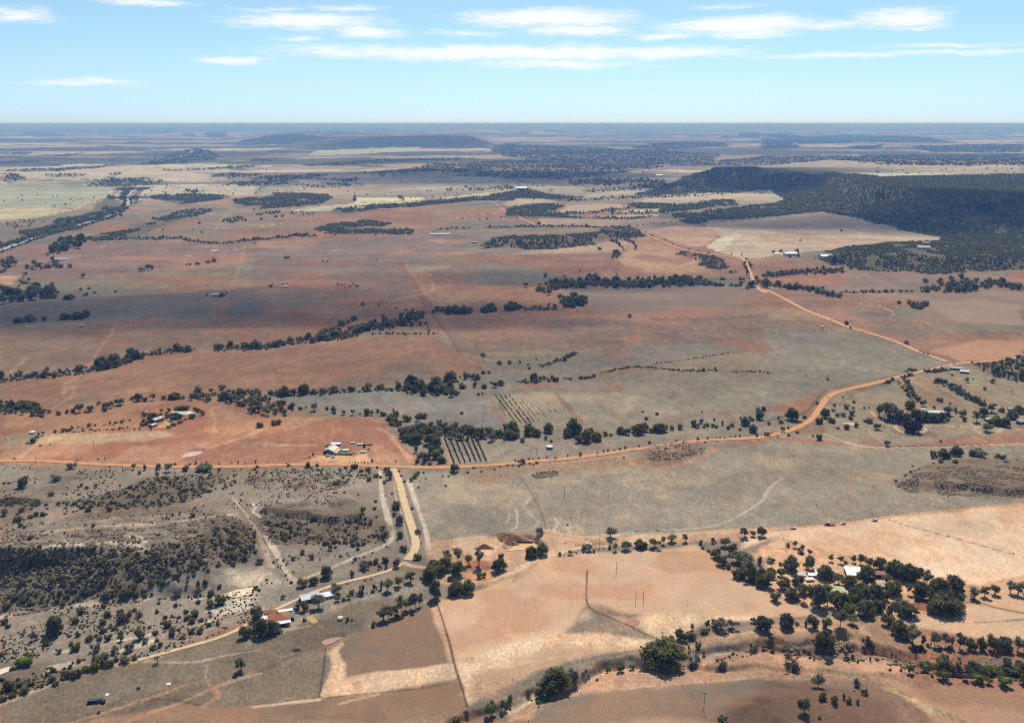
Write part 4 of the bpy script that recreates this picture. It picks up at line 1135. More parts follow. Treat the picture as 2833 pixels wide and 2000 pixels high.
# muddy dams
def pond(key, name, rgb, rough=.12):
    q, z = PONDS[key]
    m, n, out = new_mat("muddy_water_" + key)
    tc = n.new('ShaderNodeTexCoord')
    nz = n.rng(n.noise(tc.outputs['Object'], .12, 4), .3, .7, .88, 1.12)
    c = alb(*rgb)
    sc = n.new('ShaderNodeVectorMath', operation='SCALE')
    sc.inputs[0].default_value = tuple(c)
    n.l.new(nz, sc.inputs['Scale'])
    principled(n, out, sc.outputs[0], rough, .35)
    c0 = q.mean(0)
    vs = [(x - c0[0], y - c0[1], 0) for x, y in q]
    o = mesh_obj(name, vs, [list(range(len(vs)))[::-1]], m)
    if o.data.polygons[0].normal.z < 0:
        o.data.flip_normals()
    o.location = (c0[0], c0[1], z - .12)
    o["kind"] = "structure"
    return o


pond('pink', "pond_water", (232, 192, 168))
pond('orange', "pond_water", (216, 152, 100))
pond('pit', "pond_water", (236, 190, 138))
pond('red', "pond_water", (186, 132, 106))
pond('small', "pond_water", (196, 148, 124))
pond('claypan', "dry_claypan", (240, 216, 176), .8)
pond('pan_edge', "dry_claypan", (232, 214, 184), .8)

# ------------------------------------------------------------------ air: one closed box of thin haze, the cloud above it
def build_haze():
    zlo = float(GZ.min()) - 1.0
    zhi = CAM_H + 12.0
    Rb = 62500.0
    V = [(x, y, z) for z in (zlo, zhi) for y in (-Rb, Rb) for x in (-Rb, Rb)]
    F = [(0, 2, 3, 1), (4, 5, 7, 6), (0, 1, 5, 4), (2, 6, 7, 3), (0, 4, 6, 2), (1, 3, 7, 5)]
    m, n, out = new_mat("haze_air")
    pv = n.new('ShaderNodeVolumePrincipled')
    pv.inputs['Color'].default_value = HAZE_COL
    pv.inputs['Absorption Color'].default_value = (1, 1, 1, 1)
    pv.inputs['Density'].default_value = HAZE_DENS
    pv.inputs['Anisotropy'].default_value = 0.0
    n.l.new(pv.outputs[0], out.inputs['Volume'])
    o = mesh_obj("haze", V, F, m)
    o["kind"] = "stuff"


HAZE_COL = (0.19, 0.44, 1.0, 1)
HAZE_DENS = 6.4e-5
build_haze()


def cloud_mesh(name, cx, cy, rx, ry, alt, thick, seed, dens):
    """fair-weather cloud: lumpy, flat-based body of even vapour, thin at its rim"""
    rs = np.linspace(0, 1, 15)
    th = np.linspace(0, 2 * math.pi, 56, endpoint=False)
    V, Fc = [], []
    for side in (1, -1):
        for i, rr in enumerate(rs):
            for a in th:
                lob = 1 + .38 * (float(fbm(np.array([math.cos(a) * 1.7 + seed]), np.array([math.sin(a) * 1.7]), 1.0, 3, seed)[0]) - .5) * 2
                x, y = math.cos(a) * rr * rx * lob, math.sin(a) * rr * ry * lob
                lump = .55 + .9 * float(fbm(np.array([x + seed * 99.]), np.array([y]), rx * .35, 3, seed + 5)[0])
                h = thick * (1 - rr * rr) ** 1.3 * lump
                V.append((x, y, h if side > 0 else -h * .3))
    nr, nt = len(rs), len(th)
    for s_ in range(2):
        o = s_ * nr * nt
        for i in range(nr - 1):
            for j in range(nt):
                a, b = o + i * nt + j, o + i * nt + (j + 1) % nt
                f = (a, b, b + nt, a + nt)
                Fc.append(f if s_ else f[::-1])
    ob = mesh_obj(name, V, Fc, MATS[dens], None, True)
    bm = bmesh.new()
    bm.from_mesh(ob.data)
    bmesh.ops.remove_doubles(bm, verts=bm.verts, dist=.01)
    bm.to_mesh(ob.data)
    bm.free()
    ob.location = (cx, cy, alt)
    ob["kind"] = "stuff"
    return ob


def cloud_vol(name, d):
    m, n, out = new_mat(name)
    pv = n.new('ShaderNodeVolumePrincipled')
    pv.inputs['Color'].default_value = (.98, .98, .99, 1)
    pv.inputs['Density'].default_value = d
    n.l.new(pv.outputs[0], out.inputs['Volume'])


cloud_vol("vapour_thin", .0045)
cloud_vol("vapour_thick", .0065)
# clouds overhead, out of the picture, that shade parts of the plain (their shadows are traced on the ground)
def shade_cloud(s, rx, ry, alt, thick, mat, seed):
    p = ground(s)[0]
    k = (alt - p[2]) / SUN_DIR.z
    cloud_mesh("cloud", p[0] + SUN_DIR.x * k, p[1] + SUN_DIR.y * k, rx, ry, alt, thick, seed, mat)


shade_cloud("M 1300,1190", 900, 230, 1500, 110, "vapour_thin", 3)
shade_cloud("J 1200,60", 420, 140, 1450, 100, "vapour_thin", 5)
shade_cloud("P 1500,330", 1050, 400, 1600, 150, "vapour_thick", 8)
shade_cloud("O 2200,80", 900, 420, 1650, 130, "vapour_thick", 21)
shade_cloud("O 600,930", 360, 160, 1500, 90, "vapour_thin", 9)
shade_cloud("R 1700,500", 1500, 1000, 1700, 150, "vapour_thick", 12)
shade_cloud("D 150,1150", 75, 60, 1300, 80, "vapour_thin", 15)

# ------------------------------------------------------------------ vegetation
def leaf_mat(name, c_lo, c_hi, trans=.42):
    m, n, out = new_mat(name)
    oi = n.new('ShaderNodeObjectInfo')
    at = n.new('ShaderNodeAttribute', attribute_name="tone")
    a = tuple(float(x) for x in c_lo) + (1,)
    b = tuple(float(x) for x in c_hi) + (1,)
    f = n.m('ADD', n.m('MULTIPLY', at.outputs['Fac'], .65), n.m('MULTIPLY', oi.outputs['Random'], .45), clamp=True)
    col = n.mix(f, a, b)
    hs = n.new('ShaderNodeHueSaturation')
    n.put(hs.inputs['Hue'], n.rng(oi.outputs['Random'], 0, 1, .475, .515))
    n.put(hs.inputs['Saturation'], n.rng(n.m('FRACT', n.m('MULTIPLY', oi.outputs['Random'], 7.31)), 0, 1, .7, 1.1))
    hs.inputs['Value'].default_value = 1.0
    n.put(hs.inputs['Color'], col)
    d = n.new('ShaderNodeBsdfDiffuse')
    n.put(d.inputs[0], hs.outputs[0])
    tr = n.new('ShaderNodeBsdfTranslucent')
    n.put(tr.inputs[0], hs.outputs[0])
    mx = n.new('ShaderNodeMixShader')
    mx.inputs[0].default_value = trans
    n.l.new(d.outputs[0], mx.inputs[1])
    n.l.new(tr.outputs[0], mx.inputs[2])
    n.l.new(mx.outputs[0], out.inputs[0])
    return m


leaf_mat("leaf_gum", (.12, .115, .05), (.30, .27, .13))
leaf_mat("leaf_dark", (.088, .088, .028), (.27, .24, .08))
leaf_mat("leaf_bright", (.075, .11, .022), (.21, .25, .06))
leaf_mat("leaf_dry", (.085, .075, .055), (.22, .19, .145))
leaf_mat("leaf_purple", (.030, .010, .020), (.075, .020, .045))
leaf_mat("leaf_olive", (.07, .08, .04), (.17, .18, .09))
flat_mat("bark", (150, 134, 112), .9, .1, .3, 3)
flat_mat("bark_dark", (92, 78, 62), .9, .1, .3, 3)


def ico(sub):
    bm = bmesh.new()
    bmesh.ops.create_icosphere(bm, subdivisions=sub, radius=1.0)
    v = np.array([x.co[:] for x in bm.verts])
    f = np.array([[y.index for y in x.verts] for x in bm.faces])
    bm.free()
    return v, f


ICO1, ICO2 = ico(1), ico(2)


def crown_mesh(name, lobes, seed, mat, n_leaf=70, leaf=.055, core=.84, sub=2, fray=.16):
    """foliage: uneven leafy lobes, each a lumpy core under a shell of small leaf sprays; unit crown width"""
    g = np.random.default_rng(seed)
    V, F, T = [], [], []
    nv = 0
    iv, jf = ICO2 if sub == 2 else ICO1
    for (cx, cy, cz, rx, ry, rz) in lobes:
        c = np.array([cx, cy, cz])
        s = np.array([rx, ry, rz])
        tone = g.uniform(0, 1)
        ph = g.uniform(0, 99)
        lump = 1 + .30 * (fbm(iv[:, 0] * 2 + ph + iv[:, 2], iv[:, 1] * 2 + ph, 1.0, 2, seed) - .5) * 2
        v = iv * lump[:, None] * s * core + c
        V.append(v)
        F += [tuple(int(q) + nv for q in t_) for t_ in jf]
        T.append(np.clip(tone * .6 + g.uniform(0, .25, len(v)), 0, 1))
        nv += len(v)
        if n_leaf:
            d = g.normal(size=(n_leaf, 3))
            d /= np.linalg.norm(d, axis=1)[:, None]
            rad = 1 + g.uniform(-fray, fray * 1.2, n_leaf)
            pc = d * rad[:, None] * s + c
            a = g.normal(size=(n_leaf, 3))
            a /= np.linalg.norm(a, axis=1)[:, None]
            b = np.cross(a, d)
            b /= np.linalg.norm(b, axis=1)[:, None] + 1e-9
            sz = leaf * g.uniform(.6, 1.5, n_leaf)[:, None]
            q = np.stack([pc - a * sz - b * sz * .6, pc + a * sz * .9 - b * sz * .5, pc + a * sz * 1.1 + b * sz * .6, pc - a * sz * .8 + b * sz * .7], 1).reshape(-1, 3)
            V.append(q)
            F += [(nv + 4 * i, nv + 4 * i + 1, nv + 4 * i + 2, nv + 4 * i + 3) for i in range(n_leaf)]
            T.append(np.repeat(np.clip(tone * .6 + g.uniform(-.1, .5, n_leaf), 0, 1), 4))
            nv += len(q)
    V = np.vstack(V)
    V[:, 2] = np.maximum(V[:, 2], -.01)
    me = bpy.data.meshes.new(name)
    me.from_pydata(V.tolist(), [], F)
    at = me.attributes.new("tone", 'FLOAT', 'POINT')
    at.data.foreach_set('value', np.concatenate(T).astype(np.float32))
    me.materials.append(MATS[mat])
    me.update()
    return me


def tube_parts(V, F, pts, rad, sides=6):
    base = len(V)
    pts = [Vector(p) for p in pts]
    for i, p in enumerate(pts):
        d = (pts[min(i + 1, len(pts) - 1)] - pts[max(i - 1, 0)]).normalized()
        a = d.orthogonal().normalized()
        b = d.cross(a)
        for k in range(sides):
            t = 2 * math.pi * k / sides
            V.append(tuple(p + (a * math.cos(t) + b * math.sin(t)) * rad[i]))
    for i in range(len(pts) - 1):
        for k in range(sides):
            u, w = base + i * sides + k, base + i * sides + (k + 1) % sides
            F.append((u, w, w + sides, u + sides))
    F.append(tuple(base + (len(pts) - 1) * sides + k for k in range(sides)))


def trunk_mesh(name, lobes, seed, mat, h0, stems=1, rad=.035):
    g = random.Random(seed)
    V, F = [], []
    for s in range(stems):
        bx, by = (g.uniform(-.06, .06), g.uniform(-.06, .06)) if stems > 1 else (0, 0)
        ks = [l for i, l in enumerate(lobes) if i % stems == s] or lobes[:1]
        fx = sum(l[0] for l in ks) / len(ks) * .5
        fy = sum(l[1] for l in ks) / len(ks) * .5
        fork = (fx + bx, fy + by, h0)
        tube_parts(V, F, [(bx, by, -.12), (bx * 1.2 + g.uniform(-.01, .01), by * 1.2, h0 * .5), fork], [rad * 1.3, rad, rad * .8])
        for (cx, cy, cz, rx, ry, rz) in ks:
            mid = ((fork[0] + cx) / 2 + g.uniform(-.03, .03), (fork[1] + cy) / 2 + g.uniform(-.03, .03), (h0 + cz) / 2 + .03)
            tube_parts(V, F, [fork, mid, (cx, cy, cz)], [rad * .6, rad * .4, rad * .18], 5)
    me = bpy.data.meshes.new(name)
    me.from_pydata(V, [], F)
    me.materials.append(MATS[mat])
    me.update()
    return me


PROTO = {}


def big_lobes(seed, n=34):
    g = random.Random(seed)
    o = []
    for k in range(n):
        a = k * 2.39996 + g.uniform(-.4, .4)
        h_ = g.uniform(.02, 1.0)
        rr = .37 * math.sqrt(max(.05, 1 - (h_ * .95) ** 2)) * g.uniform(.72, 1.08)
        s_ = g.uniform(.085, .15)
        o.append((rr * math.cos(a), rr * math.sin(a), .14 + .56 * h_ * g.uniform(.85, 1.1), s_, s_, s_ * .85))
    return o + [(0, 0, .3, .27, .27, .27), (.1, .05, .42, .22, .22, .22)]




def add_proto(kind, crown, trunk=None):
    PROTO.setdefault(kind, []).append((crown, trunk))


for i in range(5):      # open gums with visible trunks, height about 1.15 x width
    g = random.Random(100 + i)
    lobes = []
    for k in range(9 + i % 3):
        a = g.uniform(0, 6.28)
        rr = g.uniform(.08, .34)
        z = g.uniform(.5, 1.02)
        s = g.uniform(.12, .2)
        lobes.append((rr * math.cos(a), rr * math.sin(a), z - rr * .45, s, s * g.uniform(.8, 1.1), s * g.uniform(.6, .85)))
    add_proto('gum', crown_mesh("crown", lobes, 500 + i, "leaf_gum", 90, .036, .62, 1, .4), trunk_mesh("trunk", lobes, i, "bark", .3, 1 + i % 3, .022))
for i in range(4):      # dense dark trees, foliage nearly to the ground
    g = random.Random(200 + i)
    lobes = [(0, 0, .42, .34, .34, .34)]
    for k in range(11):
        a = g.uniform(0, 6.28)
        rr = g.uniform(.2, .36)
        z = g.uniform(.2, .66)
        s = g.uniform(.13, .21)
        lobes.append((rr * math.cos(a), rr * math.sin(a), z, s, s, s * .85))
    add_proto('tree', crown_mesh("crown", lobes, 520 + i, "leaf_dark", 95, .036, .74, 1, .3), trunk_mesh("trunk", lobes[:4], 20 + i, "bark_dark", .16, 1, .035))
for i in range(3):      # bright rounded trees on a short clean stem
    g = random.Random(300 + i)
    lobes = [(0, 0, .5, .33, .33, .27)]
    for k in range(9):
        a = g.uniform(0, 6.28)
        rr = g.uniform(.2, .34)
        s = g.uniform(.13, .18)
        lobes.append((rr * math.cos(a), rr * math.sin(a), g.uniform(.36, .64), s, s, s * .8))
    add_proto('bright', crown_mesh("crown", lobes, 540 + i, "leaf_bright", 90, .036, .78, 1, .26), trunk_mesh("trunk", lobes[:3], 40 + i, "bark_dark", .22, 1, .03))
for i in range(4):      # dark shrubs sitting on the ground
    g = random.Random(400 + i)
    lobes = [(0, 0, .2, .32, .32, .3)]
    for k in range(7):
        a = g.uniform(0, 6.28)
        rr = g.uniform(.18, .36)
        s = g.uniform(.12, .2)
        lobes.append((rr * math.cos(a), rr * math.sin(a), g.uniform(.1, .4), s, s, s * .9))
    add_proto('shrub', crown_mesh("shrub", lobes, 560 + i, "leaf_dark", 75, .042, .72, 1, .34))
for i in range(4):      # dry grey shrubs, thin and twiggy
    g = random.Random(450 + i)
    lobes = []
    for k in range(9):
        a = g.uniform(0, 6.28)
        rr = g.uniform(.05, .36)
        s = g.uniform(.11, .2)
        lobes.append((rr * math.cos(a), rr * math.sin(a), g.uniform(.12, .5), s, s, s))
    add_proto('dry', crown_mesh("dry_shrub", lobes, 580 + i, "leaf_dry", 60, .035, .6, 1, .5))
for i in range(2):
    g = random.Random(480 + i)
    lobes = [(0, 0, .5, .3, .3, .42)] + [(g.uniform(-.2, .2), g.uniform(-.2, .2), g.uniform(.3, .9), .16, .16, .18) for k in range(6)]
    add_proto('olive', crown_mesh("crown", lobes, 600 + i, "leaf_olive", 40, .06, .84, 1, .2), trunk_mesh("trunk", lobes[:2], 60 + i, "bark_dark", .2, 1, .04))
g = random.Random(490)
lobes = [(0, 0, .3, .36, .36, .3)] + [(.36 * math.cos(k * .8), .36 * math.sin(k * .8), g.uniform(.15, .5), .18, .18, .17) for k in range(8)]
add_proto('purple', crown_mesh("crown", lobes, 610, "leaf_purple", 80, .04, .86, 1, .2), trunk_mesh("trunk", lobes[:3], 66, "bark_dark", .12, 1, .04))

for i in range(3):
    lobes = big_lobes(260 + i)
    add_proto('big', crown_mesh("crown", lobes, 530 + i, "leaf_dark", 90, .024, .74, 1, .34), trunk_mesh("trunk", lobes[:6], 26 + i, "bark_dark", .16, 2, .025))

RATIO = {'gum': 1.08, 'tree': .86, 'bright': .82, 'shrub': .62, 'dry': .62, 'olive': 1.1, 'purple': .66}
NOUN = {'gum': ("gum_tree", "gum tree", "tree"), 'tree': ("leafy_tree", "dense dark tree", "tree"), 'bright': ("round_tree", "bright green tree", "tree"),
        'shrub': ("shrub", "dark green shrub", "shrub"), 'dry': ("dry_shrub", "grey dry shrub", "shrub"), 'olive': ("orchard_tree", "small orchard tree", "tree"),
        'purple': ("purple_tree", "dark purple tree", "tree")}
KEY = {'g': 'gum', 't': 'tree', 'b': 'bright', 's': 'shrub', 'd': 'dry', 'o': 'olive', 'p': 'purple'}
PLANTS = []     # (kind, u, v, width px, height px or 0, cluster)


def plants(tile, cluster, data):
    """singles read from a tile: type x y(base) width [height]"""
    ox, oy = TILE[tile]
    for it in data.split(';'):
        w = it.split()
        if not w:
            continue
        PLANTS.append((KEY[w[0]], ox + float(w[1]) * ZS, oy + float(w[2]) * ZS, float(w[3]) * ZS, (float(w[4]) * ZS if len(w) > 4 else 0), cluster))


def belt(s, cluster, w, kinds, step=.6, spread=.5, rows=1):
    """trees set along a traced course; w = crown width in tile pixels"""
    q = curve_pts(parse(s), 8)
    d = np.concatenate([[0], np.cumsum(np.hypot(*np.diff(q, axis=0).T))])
    W_ = w * ZS
    n = max(1, int(d[-1] / (W_ * step) * 1.5))
    for r_ in range(rows):
        for i in range(n):
            t_ = (i + R.random()) / n * d[-1]
            u = np.interp(t_, d, q[:, 0])
            v = np.interp(t_, d, q[:, 1])
            ww = W_ * R.choice([.28, .38, .48, .6, .75, .95])
            PLANTS.append((KEY[R.choice(kinds)], u + R.uniform(-.2, .2) * W_, v + R.uniform(-spread, spread) * W_ * .5 + (r_ - (rows - 1) / 2) * W_ * .4, ww, 0, cluster))
            if step < .7:
                for q_ in range(2):
                    PLANTS.append((R.choice(['shrub', 'shrub', 'dry']), u + R.uniform(-.5, .5) * W_, v + R.uniform(-.3, .35) * W_ * (spread + .2), W_ * R.uniform(.18, .42), 0, cluster))


def grove(s, cluster, w, kinds, n):
    """trees spread through a traced outline"""
    q = parse(s)
    lo, hi = q.min(0), q.max(0)
    k = 0
    while k < n:
        u, v = R.uniform(lo[0], hi[0]), R.uniform(lo[1], hi[1])
        if inside(np.array([u]), np.array([v]), q)[0]:
            PLANTS.append((KEY[R.choice(kinds)], u, v, w * ZS * R.choice([.4, .5, .65, .8, 1.0]), 0, cluster))
            k += 1


c1 = "in scrub beside the sandy lower-left creek"
plants('A', c1, "t 487 545 165 150;s 715 365 80;d 300 605 60 90;s 660 452 80;s 945 400 75;s 918 312 55;s 1063 370 60;s 1188 345 50;d 1090 432 150;d 1232 402 85;s 915 462 60;s 1005 515 50;s 915 532 85;s 850 572 45;s 1065 576 65;t 1240 592 80 95;s 1368 556 55;s 1390 362 50;s 1400 286 45;s 1458 412 50;s 1510 402 40;s 1583 412 45;s 1645 367 50;s 1655 422 75;s 1720 392 80;s 1775 442 50;s 1320 497 45;s 1437 460 38;s 1480 466 45;s 1550 307 48;s 1690 547 60;s 1765 542 70;s 1605 587 45;t 1950 282 90;s 1860 312 80;s 1750 277 50;s 405 652 60;s 625 652 55;s 690 647 50;s 665 697 90;d 848 707 110;d 780 612 90;d 520 722 60;s 240 732 45;s 20 742 55;s 40 462 75;s 75 492 60;s 690 572 50;s 880 602 60;d 1390 617 55;s 1415 662 50;s 1352 687 60;d 1280 632 70;s 1130 412 70;d 1510 560 110;s 1840 480 60;s 1925 470 50;s 960 600 70;b 1070 615 55;s 1480 490 80;s 1690 455 70;s 1590 300 30;s 1860 400 35")
c2 = "on the rocky lower-left slope"
plants('A', c2, "s 595 235 65;s 730 190 75;s 1350 112 70;s 1280 222 50;s 1205 212 60;s 1110 217 110;s 940 227 100;s 1345 212 40;s 1085 257 45;s 1010 262 35;s 1755 112 50;s 1815 107 60;s 1650 132 35;d 1745 192 90;d 1560 222 110;s 1670 227 35;s 1860 212 80;d 915 112 80;s 1940 140 50;d 790 200 60;s 1650 90 40;s 1180 160 60;s 1000 200 60;s 620 285 40;s 560 300 60;s 470 90 70;s 130 250 90;s 60 330 100;s 200 120 90")
c3 = "in the creek-bank thicket at lower left"
plants('A', c3, "s 1105 802 95;s 1190 772 60;s 900 822 160;s 965 842 100;s 835 862 110;s 760 882 100;s 665 932 120;s 580 932 80;s 490 1002 70;s 460 967 80;s 420 917 50;s 280 1002 55;s 215 1072 90;s 110 1107 70;s 90 1032 120;s 30 1062 60;s 30 1142 70;s 20 962 60;s 180 1012 60;s 370 1017 50;s 620 852 50;s 650 812 35;b 230 812 180 60;b 160 842 60;b 105 867 50;d 1140 702 110;d 1010 722 90;s 920 757 60;s 840 772 60;s 740 782 40;s 340 1020 40;s 570 860 40;s 700 800 50;s 470 880 60;s 60 1000 50;s 130 1060 50;s 160 960 50;d 250 960 40;s 1030 790 50;s 700 900 70;s 880 850 60;s 560 955 50")
plants('A', "standing alone on the bare grey paddock at lower left", "g 2125 880 110 112")
c4 = "around the brown-roofed house, lower left"
plants('B', c4, "t 40 432 110 115;t 80 562 150;t 170 542 130;g 395 332 75;t 460 347 75 95;g 580 322 115 135;b 745 262 62;b 798 257 46;b 848 242 52;g 735 192 130 75;g 965 202 60 100;s 1060 187 45;s 1112 177 36;s 1003 198 25;t -60 580 100 105;d 230 540 70;s 300 480 60")
c5 = "on the bank above the long pale shed"
plants('B', c5, "g 1190 172 90 115;g 1290 132 95;g 1390 92 100;s 1480 72 40;s 990 82 30;s 1048 72 25;t 440 132 85;t 535 107 80;t 650 52 110;s 333 107 45;d 265 237 55;s 25 152 50;g 1130 150 40 90;d 1075 165 40 70;d 880 50 40 60;s 120 80 35;s 60 170 40;s 830 110 30;s 870 200 60;d 940 215 90 40")
c6 = "in the row above the brown ploughed paddock"
plants('B', c6, "g 1150 432 115 130;g 1195 424 95 120;g 1250 402 85 110;g 1310 372 90 165;g 1350 352 75 120;g 1385 332 65 130;g 1430 328 85 150;g 1475 304 65 125;d 1270 410 60;s 1340 380 60;t 1070 487 58 60;g 830 437 42;d 875 432 30")
c7 = "in the grove beside the orange dam"
plants('B', c7, "t 1610 242 115 165;t 1560 82 110 110;t 1795 142 85;t 1900 192 130;t 1790 202 130;b 1990 62 52;b 2035 52 52;d 1740 80 60")
plants('F', c7, "g 1720 1132 85 110;g 1800 1132 95 125;t 1700 1192 135;t 1810 1242 125;b 1590 1182 105 70;t 1560 1272 120 110;g 1905 1152 75 110;g 1990 1162 95 150;t 2170 1202 125;b 2000 1272 52;b 2040 1262 52;s 2190 1092 60;d 1740 1290 60;t 1640 1240 100")
plants('C', "beside the eroded creek at bottom centre", "t 1395 832 385 215;t 430 1062 270 190;d 590 1002 125 145;d 205 1077 80;b 292 1112 80;b 288 1192 66;b 357 1152 55;b 38 1127 45;b 0 1202 40;b 897 892 60 50;b 1008 882 98 68;b 1107 867 56 40;d 1662 857 125 90;d 1915 862 140 90;d 2185 707 100;b 2270 682 65;d 1690 722 60 110;d 1745 722 40;s 1365 865 28;d 800 960 30;s 1900 780 35;d 700 910 30 60;d 1615 700 25 60")
plants('B', "beside the eroded creek at bottom centre", "b 2105 1282 135 125;b 2215 1232 95 90;b 2270 1132 55;b 1795 1332 75 45;d 1880 1260 60")
plants('C', "along the track below the orange paddock", "t 1545 607 98 95;t 1632 587 92 60;g 1640 512 52 55;d 1460 612 55 60;g 1775 497 62 75;b 1835 477 62;g 1890 512 150 90;s 1750 542 90 35;g 1995 502 105 75;b 2180 452 55;t 2255 512 130 115;b 1910 1337 90 60")
plants('D', "along the track below the orange paddock", "g 45 532 100 130;t 200 492 135 120;t 435 492 102 115;t 550 502 82 95;g 675 492 130 150;g 790 462 110 80;d 365 482 40 65;d 295 472 50")
cg = "in the grove around the cream-roofed farmhouse"
plants('D', cg, "g 40 132 105 140;t 180 152 110;t 250 242 130;t 300 112 95;g 350 262 85 150;t 490 312 135 200;t 550 62 115;g 660 112 100;t 760 152 150 110;t 900 132 155 185;t 680 322 165 130;g 620 252 90;t 850 262 220 150;t 980 252 160 130;t 900 382 175 120;d 1100 392 125 120;t 1140 192 155;g 1080 112 85;t 1200 332 115;t 1270 392 170 100;g 1280 202 70 110;t 1380 232 155;b 1350 262 80;t 1540 262 220;t 1600 342 310 150;t 1480 372 100;g 1730 292 70 110;t 1690 192 155;t 1540 152 130 90;g 1430 112 110;g 1660 122 95;t 1270 72 145;t 1180 42 135;g 1370 82 90 120;t 100 260 90;t 420 200 100;t 560 180 90;g 440 330 90;t 760 380 110;d 620 380 70;t 1000 340 120;t 1050 250 110;g 560 300 90 120;t 340 200 100")
plants('H', cg, "g 590 1122 62;g 675 1142 65;t 720 1142 52;g 790 1132 65 70;g 860 1152 85 95;g 930 1172 85 85;t 1020 1192 105;t 1130 1232 145;t 1250 1282 155;g 1360 1292 110 110;g 65 1182 95;g 150 1182 65;t 240 1202 135 130;t 400 1192 85 130;s 360 1157 42;b 155 1252 82;t 545 1272 135;g 210 997 42;g 275 1002 55 65;g 340 1042 55 70;g 310 1042 50;g 400 1067 62;d 330 1060 60;t 60 1260 90;t 20 1310 90")
plants('D', "in the row above the red gully", "t 1095 472 112;t 1190 562 155;g 1300 642 135 175;g 1405 672 62 135;g 1510 662 85 140;g 1600 662 95 120;g 1660 672 55 115;g 1730 682 100 140;t 1830 692 92 100;t 1925 692 82 110;t 2030 702 112 150;t 2135 702 122 120;g 2240 702 100 125;t 2330 700 110 120;g 2400 690 100 120;d 1450 660 60;d 1560 690 60;d 1640 690 70;d 1400 690 80;t 1250 600 100;d 1330 690 90")
plants('D', "in the red gully at right", "t 530 692 190 155;d 900 672 105 100;b 190 735 80;d 215 757 80;d 70 722 65;d 400 742 70;d 435 762 50;d 575 797 105 50;d 735 782 60;d 785 777 42 55;d 260 882 165 90;b 825 802 30;t 1590 872 160 135;b 1425 892 125 95;b 1285 897 72 75;b 1110 872 36 24;d 1715 872 72 80;t 1850 882 155 80;t 2140 832 80;t 2250 852 85;b 1590 952 125 75;d 1700 932 105 60;b 1880 972 130 70;t 2030 922 155 85;t 2200 932 180 90;b 2130 1007 150 75;b 1980 992 85;t 2330 940 140;s 1490 930 40;s 1215 880 35;b 940 790 25 55;s 280 745 45;s 1040 900 20;t 2290 880 90;b 1780 960 80;s 1720 770 40;t 2296 990 90")
plants('D', "on the brown hill in the bottom right corner", "g 480 1027 145 100;d 830 1017 95 75;d 890 1092 85 60;s 518 1132 82 60;s 622 1162 82 80;s 700 1127 36 60;s 750 1162 62;s 820 1167 45 50;b 362 1255 150 125;s 496 1302 42;s 755 1112 22;d 800 1060 22")
plants('D', "on the orange paddock at the right edge", "g 1850 242 95 100;g 1950 222 95 100;g 2040 202 85 95;g 2170 192 85 110;g 2240 202 110 110;d 1850 260 70;g 2320 190 100")
plants('G', "along the fence above the orange paddock", "g 930 912 112 90;g 2100 912 95;g 2180 902 62;t 2250 902 78 90;g 1580 952 72 80;g 1460 952 85 70;g 1390 972 62;g 1310 1002 112 80;t 1190 1002 120 70;g 1060 1022 92 80;g 965 1032 62;g 920 1012 46;g 735 1032 72;g 690 1032 62;g 775 1042 32;g 570 1062 62 40;g 470 1072 42;s 625 1052 26;t 320 1062 112;t 225 1082 112;s 190 1102 52;d 1830 962 45 60;g 1715 972 42;d 860 1010 25")
plants('G', "along the lane beside the orange paddock", "t 1850 1092 92;t 1900 1152 95 90;t 1950 1182 65;t 2060 1252 85;g 1970 1062 80;g 2040 1132 135 110;g 2110 1152 140 110;t 2150 1272 115 150;g 2000 1052 100 80;g 1930 992 95 90;d 2230 1152 62 80;t 2260 1302 112 120;s 1740 1010 40;s 1790 1035 40;t 1830 1060 60;g 2100 1230 80")
plants('C', "along the lane beside the orange paddock", "t 2050 62 102;g 2150 82 112;t 2260 132 112;t 2200 90 90")
plants('G', "on the open grey centre paddock", "d 300 887 85 75;s 572 742 16;s 543 807 26;s 903 547 15;s 697 680 8")
plants('H', "on the open grey paddock at right", "s 467 632 14 16;s 960 460 12;s 1630 555 22")
rt = "on the verge of the curving gravel road"
plants('G', rt, "t 78 242 24 28;t 140 237 22 30;t 200 227 30;t 240 227 20;t 290 217 22;t 363 217 20 28;s 437 217 32;t 543 202 22 35;g 658 192 30 48;t 808 172 20;t 862 162 22 36;t 900 152 30;t 953 150 22;t 1005 142 24 32;t 1055 132 26 32;t 1170 112 22;t 1270 85 38;s 1508 67 32;t 1693 52 32 40;t 1780 47 24 32;t 1855 37 20;t 1890 37 24;t 1930 37 24;t 1973 32 22;t 2020 27 22;t 2062 27 26;s 110 247 36;s 272 262 42;s 113 287 36;s 60 282 30;s 15 282 30;s 1755 77 26;s 1865 72 16;s 1035 212 25;s 963 232 16;s 800 197 20;s 1130 152 18;s 1340 127 26;s 1415 132 32;s 1710 132 22;s 210 265 30;s 240 275 25;s 1570 80 25;s 1355 155 30;s 1300 165 18;s 1230 185 12;s 1440 190 14;d 150 262 60")
plants('H', "around the rocky knoll at right", "t 1500 212 72;t 1590 217 112;t 1700 202 112;s 1560 252 62;b 1905 202 205 62;t 1830 192 62;t 2060 212 62;b 485 52 62;s 435 27 26;b 1085 107 52;t 1560 72 26;s 1690 255 50;s 2110 220 60;s 1310 290 30;s 1370 310 25;s 1250 370 40;s 1300 340 40;s 1160 420 40;s 1540 305 22;s 1620 305 18;s 1870 365 20;s 2240 232 22;s 1950 225 18;s 1495 262 28;s 2055 255 15")
